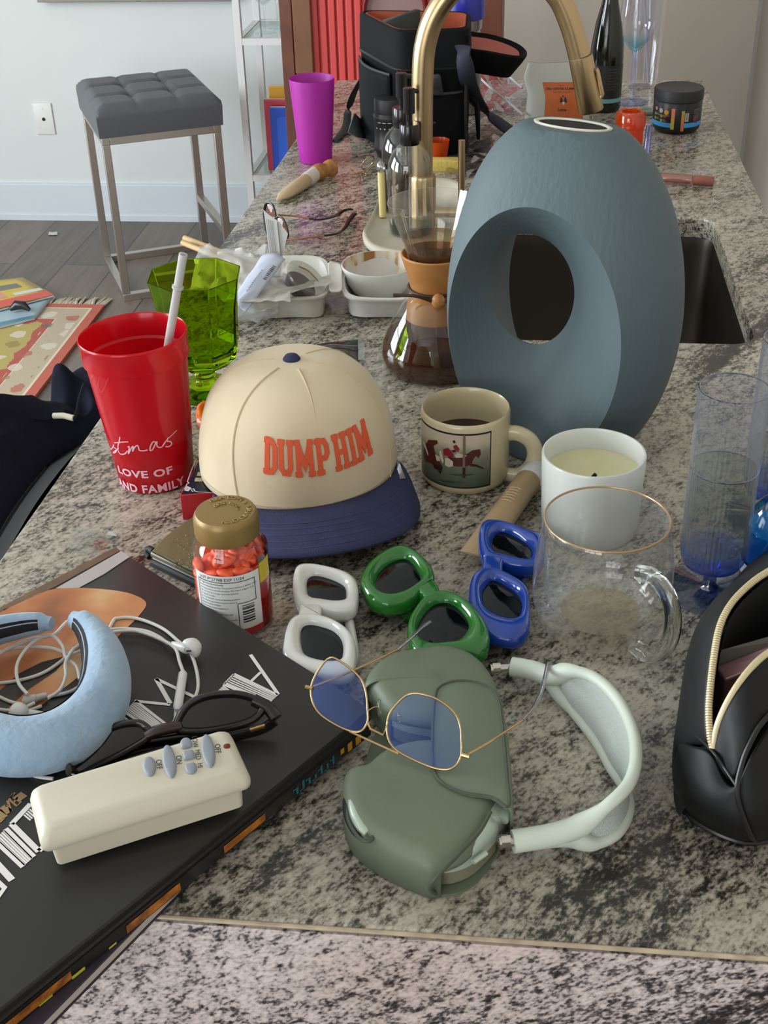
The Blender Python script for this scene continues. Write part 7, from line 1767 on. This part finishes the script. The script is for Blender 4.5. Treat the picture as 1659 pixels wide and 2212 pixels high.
mk('lid_gusset', G().loft([[fR+Vector((0, 0.0, Hb*0.95)), fR.lerp(kR, 0.9)+Vector((0, 0, Hb*0.95))], [lc+Vector((-0.03, -0.06, -0.05)), lc+Vector((-0.03, 0.06, -0.05))], [lc+Vector((0.01, -0.05, -0.10)), lc+Vector((0.01, 0.05, -0.10))], [fR+Vector((0.02, 0.02, 0.02)), fR.lerp(kR, 0.9)+Vector((0.02, 0, 0.02))]], False), m_nyl, tcb, world=True, smooth=70, solid=0.006)
# straps
def strap(name, pts, w, m, flat=0.0016, up=(0, 0, 1)): return mk(name, G().tube(spl([P(*q) for q in pts], 7), (flat, w), 10, up=up), m, tcb, world=True, smooth=60)
strap('shoulder_strap', [(1000, 100, .20), (1010, 170, .14), (1030, 220, .06), (1060, 250, .025), (1105, 285, .006)], 0.016, mat('navy_strap_pad', '1d1e30', 0.7), 0.005)
strap('shoulder_strap', [(788, 160, .10), (765, 200, .06), (752, 240, .02), (748, 270, .004), (735, 292, .004), (722, 304, .004)], 0.008, m_web)
strap('strap_tail', [(760, 285, .004), (745, 290, .003), (725, 300, .003), (715, 306, .003)], 0.004, m_web)
mk('strap_tab', G().face([P(752, 286, .03), P(765, 245, .045), P(783, 262, .02), P(790, 300, .004), P(770, 296, .004)]), mat('grey_strap_tab', '4a4e52', 0.6), tcb, world=True, solid=0.003)

blens = BF(843, 345, 0.027); hl_ = HT(848, 210, blens); rl_ = RW(68, blens, 0.06)
t = thing('camera_lens', 'black camera lens with ribbed cap standing upright in front of the camera bag', 'lens', blens)
ribs = lambda r, a, z: r*(1+0.012*math.cos(48*a)) if (hl_-0.022 < z < hl_-0.004 and r > rl_*0.8) or (0.028 < z < 0.06 and r > rl_*0.9) else r
m_lens = mat('lens_black', '1a1a1b', 0.45)
mk('barrel', G().lathe([(0, 0.0), (rl_*0.82, 0.0), (rl_*0.86, 0.006), (rl_*0.98, 0.012), (rl_, 0.014), (rl_, 0.025), (rl_*0.97, 0.026), (rl_*0.97, 0.062), (rl_*1.0, 0.063), (rl_*1.0, hl_-0.03), (rl_*0.97, hl_-0.025), (0, hl_-0.025)], 96, rad=ribs), m_lens, t, smooth=45)
mk('lens_cap', G().lathe([(0, hl_-0.025), (rl_*0.93, hl_-0.025), (rl_*0.95, hl_-0.022), (rl_*0.95, hl_-0.003), (rl_*0.90, hl_), (0, hl_)], 192, rad=ribs), mat('lens_cap_black', '202022', 0.5), t, smooth=45)
mk('silver_ring', G().tube([(rl_*1.0*math.cos(2*PI*k/48), rl_*1.0*math.sin(2*PI*k/48), hl_-0.031) for k in range(48)], 0.0008, 6, closed=True), mat('grey_ring', '6a6668', 0.3, 0.8), t)
fl_ = facing(blens)
g = G().join(textgeo('ZOOM LENS', 0.0055, (lambda f: lambda x, y: f(x, y))(on_cyl(rl_, fl_, hl_-0.037, off=0.0004)), 'CENTER', cut=0.003)) if False else G()
for i in range(-3, 4):
    g.join(cylpatch(rl_, fl_+i*0.30-0.045, fl_+i*0.30+0.045, hl_-0.0505, hl_-0.048, 3, 0.0006))
for i in range(-2, 3): g.join(cylpatch(rl_, fl_+i*0.34-0.12, fl_+i*0.34+0.12, hl_-0.0395, hl_-0.038, 4, 0.0006))
mk('scale_marks', g, mat('grey_white_marks', 'a9a6a6', 0.5), t, smooth=0)

# insulated bottle behind the bag lid
bi = Vector((PY(1005, 20, 2.62).x, 2.62, CT)); hi = HT(1003, 40, bi); ri = RW(76, bi, hi)
t = thing('water_bottle', 'cobalt blue bottle with silver band standing behind the open camera bag lid', 'bottle', bi)
mk('body', G().lathe([(0, 0.0), (ri*0.9, 0.0), (ri, 0.004), (ri*0.86, hi-0.02)], 40), mat('bottle_steel', 'a6a4a3', 0.25, 1.0), t, smooth=50)
mk('steel_band', G().lathe([(ri*0.86, hi-0.02), (ri*0.96, hi-0.018), (ri, hi)], 40), mat('bottle_steel', 'a6a4a3', 0.25, 1.0), t, smooth=50)
mk('sleeve', G().lathe([(ri*1.02, hi), (ri*1.12, hi+0.002), (ri*1.15, hi+0.09), (ri*0.6, hi+0.13), (0, hi+0.13)], 40), mat('cobalt_plastic', '2a2e9a', 0.3), t, smooth=50)
# odds and ends round the sink
a = P(948, 362, 0)
def smallcup(name, label, base, r0, r1, h, m, liq=None):
    t = thing(name, label, 'glass', base)
    mk('cup', G().lathe([(0, 0.0), (r0, 0.0), (r0*1.02, 0.002), (r1, h), (r1*0.93, h), (r0*0.92, 0.006), (0, 0.006)], 40), m, t, smooth=50)
    return t
sb_ = P(946, 352)
sb_ = Vector((sb_.x, sb_.y, CT)); h_ = HT(946, 302, sb_); 
t = smallcup('shot_cup', 'orange plastic shot cup half hidden behind the brass faucet', sb_, 0.0145, 0.021, h_, mat('orange_clear_plastic', 'd6531c', 0.25, translucent=0.45))
# prescription vial on the right, orange
bo = BF(1358, 316, 0.021); ho = HT(1358, 240, bo); ro = RW(64, bo, ho*0.6)
t = thing('orange_tumbler', 'small orange ribbed glass jar between the vase top and the black tub', 'glass', bo)
m_og = thin('orange_glass', 'fa9a50', base=0.08, edge=0.5, haze=0.25, hazecol='ee6a28')
mk('jar', G().lathe([(0, 0.0), (ro*0.86, 0.0), (ro*0.9, 0.003), (ro*0.9, ho*0.52), (ro, ho*0.55), (ro, ho*0.93), (ro*0.9, ho), (ro*0.62, ho), (ro*0.62, ho*0.9), (ro*0.82, ho*0.5), (ro*0.8, 0.006), (0, 0.006)], 48, rad=lambda r, a, z: r*(1+0.015*math.cos(24*a))), m_og, t, smooth=50)
# crumpled foil and clear pouch, black oval sticker
t = thing('tissue', 'small crumpled pale green tissue on the counter beside the camera bag', 'tissue', P(975, 235))
cT_ = P(975, 236, .012); g = G(); rg4 = []
for i in range(13):
    th_ = PI*i/12; rg4.append([cT_+Vector((math.sin(th_)*math.cos(2*PI*j/20)*0.024, math.sin(th_)*math.sin(2*PI*j/20)*0.022, math.cos(th_)*0.0115))*1.0+Vector((0, 0, 0))+0.010*Vector((noise.noise(Vector((i*0.9, j*0.8, 1))), noise.noise(Vector((i*0.8, j*0.9, 5))), 0.5*noise.noise(Vector((i*1.1, j*0.9, 9))))) for j in range(20)])
mk('crumpled_sheet', g.loft(rg4, True), mat('pale_green_tissue', 'a9aaa0', 0.7, translucent=0.15), t, world=True, smooth=20)
t = thing('clear_pouch', 'clear plastic pouch with black oval sticker lying between faucet and vase', 'pouch', P(1020, 330))
mk('film', crumple([P(965, 385, .002), P(1060, 385, .002), P(1100, 290, .004), P(960, 300, .004)], 0.008, 3.0, 4.4, 18), thin('pouch_film', 'd9d6da', base=0.14, edge=0.6, rough=0.08), t, world=True, smooth=40)
mk('fold_edge', G().tube([P(955, 300, .006), P(1000, 292, .012), P(1030, 286, .012)], (0.0008, 0.004), 8), mat('pouch_edge', 'c2bfc2', 0.3, translucent=0.2), t, world=True)
mk('oval_sticker', G().lathe([(0, 0.0), (0.017, 0.0), (0.017, 0.0006), (0, 0.0008)], 30).xf(Matrix.Diagonal((1, 0.75, 1, 1))).move(P(1042, 326, .0105)), mat('black_sticker', '151517', 0.3), t, world=True)
t = thing('clear_bag', 'rumpled clear zip bag with white edges lying left of the white gummy pouch', 'bag', P(1080, 190))
mk('film', crumple([P(1040, 240, .002), P(1125, 245, .002), P(1128, 185, .03), P(1030, 150, .02)], 0.012, 3.0, 6.4, 20), thin('violet_clear_film', 'e3dfec', base=0.16, edge=0.7, rough=0.06), t, world=True, smooth=40)
for q in ([(1016, 122, .05), (1050, 135, .05), (1090, 158, .045), (1128, 190, .03)], [(1018, 150, .04), (1060, 190, .035), (1100, 222, .025), (1130, 248, .015)]):
    mk('sealed_edge', G().tube(spl([P(*p) for p in q], 6), (0.0022, 0.0022), 8), mat('white_film_edge', 'c9c7cc', 0.25, translucent=0.2), t, world=True)

# ================================================================ pouch, wine bottle, glasses, tub, lip gloss
pb_ = BF(1190, 268, 0.03)
zP = lambda px, py: PY(px, py, pb_.y)
t = thing('gummy_pouch', 'white stand-up pouch with orange label and torn top, beneath the spray head', 'pouch', (pb_.x, pb_.y, CT))
cl = [zP(1133, 268).x, zP(1140, 200).x, zP(1131, 165).x, zP(1141, 126).x]; cr_ = [zP(1273, 268).x, zP(1268, 205).x, zP(1262, 165).x, zP(1257, 142).x]
htop = HT(1200, 135, pb_)
hts = [0.001, htop*0.45, htop*0.75, htop]; dep = [0.030, 0.022, 0.010, 0.0015]
rg5 = []
for i in range(4):
    for_ = []
    for k in range(32):
        a = 2*PI*k/32; cx_ = (cl[i]+cr_[i])/2; wx = (cr_[i]-cl[i])/2
        zz_ = hts[i]+(0.0012*math.sin(7*math.cos(a)) if i == 3 else 0)
        for_.append(Vector((cx_+wx*math.copysign(abs(math.cos(a))**(0.6 if i < 2 else 0.35), math.cos(a)), pb_.y+dep[i]*math.sin(a), CT+zz_)))
    rg5.append(for_)
mk('pouch', G().loft(rg5, True, True, False), mat('white_matt_pouch', 'b9b9b0', 0.55), t, world=True, smooth=70)
def pouchpt(u, v):               # u across, v up the front face
    f = v*3; i = min(int(f), 2); w = f-i
    L_ = cl[i]*(1-w)+cl[i+1]*w; R_x = cr_[i]*(1-w)+cr_[i+1]*w; d = dep[i]*(1-w)+dep[i+1]*w; z = hts[i]*(1-w)+hts[i+1]*w
    c = 2*u-1; s = math.sqrt(max(0, 1-min(1, abs(c))**(2/0.6)))
    return Vector((L_+(R_x-L_)*u, pb_.y-d*s-0.0008, CT+z))
mk('orange_label', G().grid(lambda u, v: pouchpt(0.30+0.60*u, 0.02+0.58*v), 10, 10), mat('orange_label', 'c8641f', 0.45, var=(25, 'bb5a1c')), t, world=True, smooth=80)
def pl_map(cx_, cz_): return lambda x, y: pouchpt(0.30+0.60*(cx_+x), 0.02+0.58*(cz_+y))+Vector((0, -0.0004, 0))
m_brn = mat('brown_print', '5a2a16', 0.5)
mk('label_text', textgeo('CALM', 0.055, pl_map(0.5, 0.90)), m_brn, t, world=True, smooth=0)
mk('label_text', textgeo('CBD CENTER GUMMIES', 0.088, pl_map(0.5, 0.80), bold=0.003, xs=0.98), mat('dark_brown_print', '3a1d12', 0.5), t, world=True, smooth=0)
mk('label_text', textgeo('5mg CBD - 5mg THC', 0.06, pl_map(0.5, 0.70)), m_brn, t, world=True, smooth=0)
mk('label_text', textgeo('Lume', 0.10, pl_map(0.46, 0.27), bold=0.003), mat('dark_brown_print', '3a1d12', 0.5), t, world=True, smooth=0)
g = G()
for sgn in (-1, 1):
    for (dx, dy, l, w) in ((0.055, 0.07, 0.05, 0.026), (0.07, 0.02, 0.06, 0.034), (0.035, 0.02, 0.05, 0.03)):
        f = pl_map(0.5+sgn*dx, 0.45+dy); g.face([f(0.5*l*math.cos(a)+0, w*1.3*math.sin(a)-sgn*0*math.cos(a)-0.4*abs(0.5*l*math.cos(a))) for a in [2*PI*k/12 for k in range(12)]])
f = pl_map(0.5, 0.58); g.face([f(0.02*math.cos(a), 0.026*math.sin(a)) for a in [2*PI*k/12 for k in range(12)]])
mk('label_emblem', g, mat('dark_brown_print', '3a1d12', 0.5), t, world=True, smooth=0)
f = pl_map(0.5, 0.40); mk('label_emblem_tip', G().face([f(-0.04, 0.03), f(0.0, -0.035), f(0.04, 0.03), f(0.02, 0.045), f(-0.02, 0.045)]).move((0, -0.0003, 0)), mat('label_cream', 'd8c8b0', 0.5), t, world=True, smooth=0)

bwb = BF(1303, 246, 0.034)
hw_ = HT(1300, 10, bwb); rwb = RW(72, bwb, 0.1)
t = thing('wine_bottle', 'dark green sparkling wine bottle with teal label line and pale foil neck', 'bottle', bwb)
m_wine = mat('dark_bottle_glass', '15170f', 0.08, spec=0.6)
hB = hw_+0.03
mk('bottle', G().lathe([(0, 0.0), (rwb*0.92, 0.0), (rwb, 0.006), (rwb, hB*0.45), (rwb*0.96, hB*0.55), (rwb*0.78, hB*0.72), (rwb*0.52, hB*0.87), (rwb*0.42, hB*0.95), (rwb*0.4, hB)], 48), m_wine, t, smooth=80)
mk('neck_foil', G().lathe([(rwb*0.42, hw_-0.002), (rwb*0.42, hB+0.05), (rwb*0.47, hB+0.052), (rwb*0.47, hB+0.07), (0, hB+0.07)], 36), mat('pale_teal_foil', '8fa8a6', 0.3, 0.6), t, smooth=50)
aw = facing(bwb)
mk('bottle_label', cylpatch(rwb, aw-1.4, aw+1.4, 0.022, hB*0.40, 24, 0.0004), mat('black_bottle_label', '1d1e20', 0.4), t, smooth=80)
mk('label_line', cylpatch(rwb, aw-1.4, aw+1.4, 0.020, 0.028, 24, 0.0007), mat('teal_label_line', '6fa6a8', 0.4), t, smooth=80)
g = G()
for i in range(9):
    z = 0.045+0.0055*i
    if z < hB*0.38: g.join(cylpatch(rwb, aw+0.15, aw+0.15+0.75*(0.6+0.4*((i*7) % 5)/5), z, z+0.0016, 6, 0.0007))
mk('label_small_print', g, mat('grey_label_print', '3f4145', 0.5), t, smooth=80)

# iridescent wine glass
bwg = P(1364, 221); hgB = HT(1388, 107, bwg)
t = thing('wine_glass', 'tall iridescent stem wine glass standing beside the dark wine bottle', 'glass', bwg, 0)
m_ir = thin('iridescent_glass', 'e9edf7', 'dfe6ff', base=0.06, edge=0.5, zgrad=(hgB, 'cdf0f6', hgB+0.03, 'fdfdfd'))
m_ir2 = thin('violet_foot_glass', 'f4f5fc', 'd0d6ff', base=0.14, edge=0.6)
mk('foot', G().lathe([(0, 0.0), (0.033, 0.0), (0.034, 0.001), (0.033, 0.002), (0.006, 0.0045)], 44), m_ir2, t, smooth=60)
mk('stem', G().lathe([(0.0062, 0.004), (0.0045, 0.02), (0.0042, hgB-0.016), (0.007, hgB-0.003)], 18), m_ir2, t, smooth=80)
rg6 = RW(80, bwg, hgB+0.03)
mk('bowl', G().lathe([(0, hgB-0.006), (0.010, hgB), (rg6*0.75, hgB+0.020), (rg6, hgB+0.040), (rg6*1.0, hgB+0.055), (rg6*0.82, hgB+0.11), (rg6*0.72, hgB+0.15), (rg6*0.70, hgB+0.15), (rg6*0.80, hgB+0.11), (rg6*0.97, hgB+0.055), (rg6*0.97, hgB+0.041), (rg6*0.72, hgB+0.021), (0, hgB+0.001)], 48), m_ir, t, smooth=80)
# tall clear tumbler with straw, behind
btt = P(1390, 202); htt = HT(1415, 0, btt); rtt = RW(82, btt, 0.05)*0.98
t = thing('acrylic_tumbler', 'tall clear acrylic tumbler behind the iridescent wine glass', 'glass', btt+Vector((0.0, 0.06, 0)))
mk('cup', G().lathe([(0, 0.0), (rtt*0.80, 0.0), (rtt*0.82, 0.002), (rtt*0.95, htt*0.7), (rtt, htt+0.02), (rtt*0.96, htt+0.02), (rtt*0.9, htt*0.7), (rtt*0.77, 0.008), (0, 0.008)], 48), thin('clear_acrylic', 'fbfbfd', base=0.06, edge=0.6), t, smooth=60)
tl = thing('drinking_straw', 'clear straw leaning inside the tall acrylic tumbler at the back', 'straw', btt+Vector((0.005, 0.06, 0.01)))
mk('tube', G().tube([btt+Vector((0.014, 0.055, 0.0095)), btt+Vector((-0.016, 0.055, htt+0.05))], 0.0032, 12), mat('clear_straw', 'cfcdd6', 0.25, translucent=0.4), tl, world=True)

bj = BF(1458, 293, 0.043); hj = HT(1464, 187, bj); rj = RW(106, bj, hj-0.01)
t = thing('supplement_tub', 'black supplement tub with blue band and bright label panels at the right counter edge', 'tub', bj)
m_tub = mat('black_tub_plastic', '141416', 0.35)
mk('tub', G().lathe([(0, 0.001), (rj*0.82, 0.001), (rj*0.93, 0.006), (rj*0.98, 0.013), (rj*0.98, hj-0.024), (rj*0.92, hj-0.020)], 56), m_tub, t, smooth=60)
mk('lid', G().lathe([(rj*0.95, hj-0.021), (rj*1.0, hj-0.020), (rj*1.0, hj-0.003), (rj*0.97, hj), (rj*0.90, hj-0.0008), (0, hj-0.001)], 64), mat('black_lid_plastic', '1c1c1f', 0.5), t, smooth=45)
aj = facing(bj); rjb = rj*0.98
def jarpx(px, py):
    d = ray(px, py)
    for i in range(900):
        p = CAM+d*(2.1+0.001*i)-bj
        if 0 < p.z < hj and math.hypot(p.x, p.y) <= rjb: return math.atan2(p.y, p.x), p.z
    return None
def jpatch(name, x0, y0, x1, y1, m, off=0.0006):
    jx = lambda x: 1400+x/12.76; jy = lambda y: 160+y/12.76
    a = jarpx(jx(x0), jy(y0)); b = jarpx(jx(x1), jy(y1))
    if a and b: return mk(name, cylpatch(rjb, a[0], b[0], min(a[1], b[1]), max(a[1], b[1]), 6, off), m, t, smooth=80)
zb0 = 0.0145
mk('blue_band', cylpatch(rjb, aj-1.5, aj-0.22, zb0, zb0+0.0085, 20), mat('bright_blue_print', '3d97d8', 0.4), t, smooth=80)
mk('blue_band', cylpatch(rjb, aj+0.32, aj+1.5, zb0, zb0+0.0085, 20), mat('bright_blue_print', '3d97d8', 0.4), t, smooth=80)
def grad(name, c0, c1, z0, z1):
    m, nt, out = newmat(name); L = nt.links
    tc = nt.nodes.new('ShaderNodeTexCoord'); sp = nt.nodes.new('ShaderNodeSeparateXYZ'); L.new(tc.outputs['Object'], sp.inputs[0])
    mr = N(nt, 'ShaderNodeMapRange', i1=z0, i2=z1); L.new(sp.outputs[2], mr.inputs[0]); r = ramp(nt, [(0, lin(c0)), (1, lin(c1))]); L.new(mr.outputs[0], r.inputs[0])
    b = N(nt, 'ShaderNodeBsdfPrincipled', Roughness=0.4); L.new(r.outputs[0], b.inputs['Base Color']); L.new(b.outputs[0], out.inputs[0]); return m
mk('colour_strip', cylpatch(rjb, aj-0.22, aj-0.08, zb0-0.003, hj-0.030, 4, 0.0007), grad('lime_to_coral', 'b5a83a', 'd97a66', 0.02, hj-0.035), t, smooth=80)
mk('colour_strip', cylpatch(rjb, aj+0.19, aj+0.32, zb0-0.006, hj-0.034, 4, 0.0007), grad('coral_to_lime', 'c96a4a', 'a3a83a', 0.02, hj-0.035), t, smooth=80)
mk('barcode_panel', cylpatch(rjb, aj+0.34, aj+0.50, 0.026, hj-0.038, 4, 0.0007), mat('grey_white_panel', 'b3aeac', 0.4), t, smooth=80)
g = G()
for i in range(9): g.join(cylpatch(rjb, aj+0.37, aj+0.47, 0.029+0.0035*i, 0.0302+0.0035*i, 3, 0.0009))
mk('barcode', g, mat('black_ink', '1c1c1e', 0.6), t, smooth=0)
def blob(name, da, z, r, m): return mk(name, G().add([], []).join(G().face([on_cyl(rjb, aj+da, z, off=0.0008)(r*math.cos(a), r*math.sin(a)) for a in [2*PI*k/16 for k in range(16)]])), m, t, smooth=0)
blob('label_icon', -0.98, hj-0.034, 0.0034, mat('pink_print', 'c98a93', 0.4)); blob('label_icon', -0.70, hj-0.036, 0.0044, mat('pale_grey_print', 'aab0b2', 0.4)); blob('label_icon', -0.44, hj-0.038, 0.0048, mat('gold_print', 'c59a4a', 0.4)); blob('label_icon', 0.88, 0.030, 0.0085, mat('dark_rose_print', '4f262e', 0.4))
m_lime = mat('lime_label_print', '8a9440', 0.4)
g = G()
for da, z in ((-1.02, 0.036), (-1.02, 0.028), (-0.66, 0.034), (-0.66, 0.026)):
    g.join(G().face([on_cyl(rjb, aj+da, z, off=0.0008)(0.003*math.cos(a), 0.003*math.sin(a)) for a in [2*PI*k/12 for k in range(12)]])); g.join(cylpatch(rjb, aj+da+0.09, aj+da+0.24, z-0.001, z, 3, 0.0008)); g.join(cylpatch(rjb, aj+da+0.09, aj+da+0.2, z+0.001, z+0.002, 3, 0.0008))
mk('label_print', g, m_lime, t, smooth=0)
g = G()
for da, w in ((-1.02, 0.12), (-0.76, 0.2), (-0.50, 0.2)): g.join(cylpatch(rjb, aj+da, aj+da+w, hj-0.0445, hj-0.043, 3, 0.0008))
for i in range(6): g.join(cylpatch(rjb, aj+0.72, aj+1.05, hj-0.034-0.0035*i, hj-0.0328-0.0035*i, 3, 0.0008))
mk('label_print', g, mat('grey_label_print2', '77757a', 0.5), t, smooth=0)

a, b = P(1432, 384, .010), P(1542, 392, .010)
t = thing('lip_gloss', 'clear tube of nude lip gloss with rosy brown cap lying on the right counter edge', 'lip gloss', (a+b)/2-Vector((0, 0, .010)))
d_ = (b-a); 
mk('tube', G().tube([a-d_*0.25, a-d_*0.24, a+d_*0.58, a+d_*0.59], [0.007, 0.0092, 0.0092, 0.007], 20), thin('clear_gloss_tube', 'e6cfc8', base=0.12), t, world=True, smooth=50)
mk('gloss', G().tube([a-d_*0.23, a+d_*0.55], 0.0066, 18), mat('nude_gloss', 'c08a78', 0.25), t, world=True, smooth=50)
mk('cap', G().tube([a+d_*0.60, a+d_*0.61, a+d_*0.985, b], [0.0072, 0.0085, 0.0085, 0.0076], 20), mat('rosy_brown_cap', '9a5a4c', 0.35), t, world=True, smooth=50)
# small green lens case and iridescent stick behind the orange jar
t = thing('glass_stick', 'iridescent clear glass stick standing behind the small orange jar', 'glass stick', P(1398, 320))
p0_ = P(1396, 330, .002)
mk('rod', G().tube([p0_, p0_+Vector((0.002, 0.004, 0.048))], 0.006, 14), thin('iridescent_stick', 'd6e2ee', 'c9b8ff', base=0.3, edge=0.9), t, world=True)
t = thing('green_ring_case', 'small pale green ring shaped case beside the black tub', 'case', P(1395, 245))
cR = P(1396, 240, .006)
mk('ring', G().tube([cR+Vector((0.014*math.cos(2*PI*k/28), 0.012*math.sin(2*PI*k/28), 0)) for k in range(28)], 0.0052, 10, closed=True), mat('pale_green_plastic', '7f9684', 0.35), t, world=True, smooth=80)
t = thing('paper_scrap', 'tiny white paper scrap on the wood floor left of the stool', 'scrap', FL(115, 506))
mk('scrap', crumple([FL(104, 508, .002), FL(124, 508, .002), FL(124, 501, .002), FL(106, 502, .002)], 0.006, 2, 1, 6), mat('white_paper', 'c9cac9', 0.8), t, world=True)
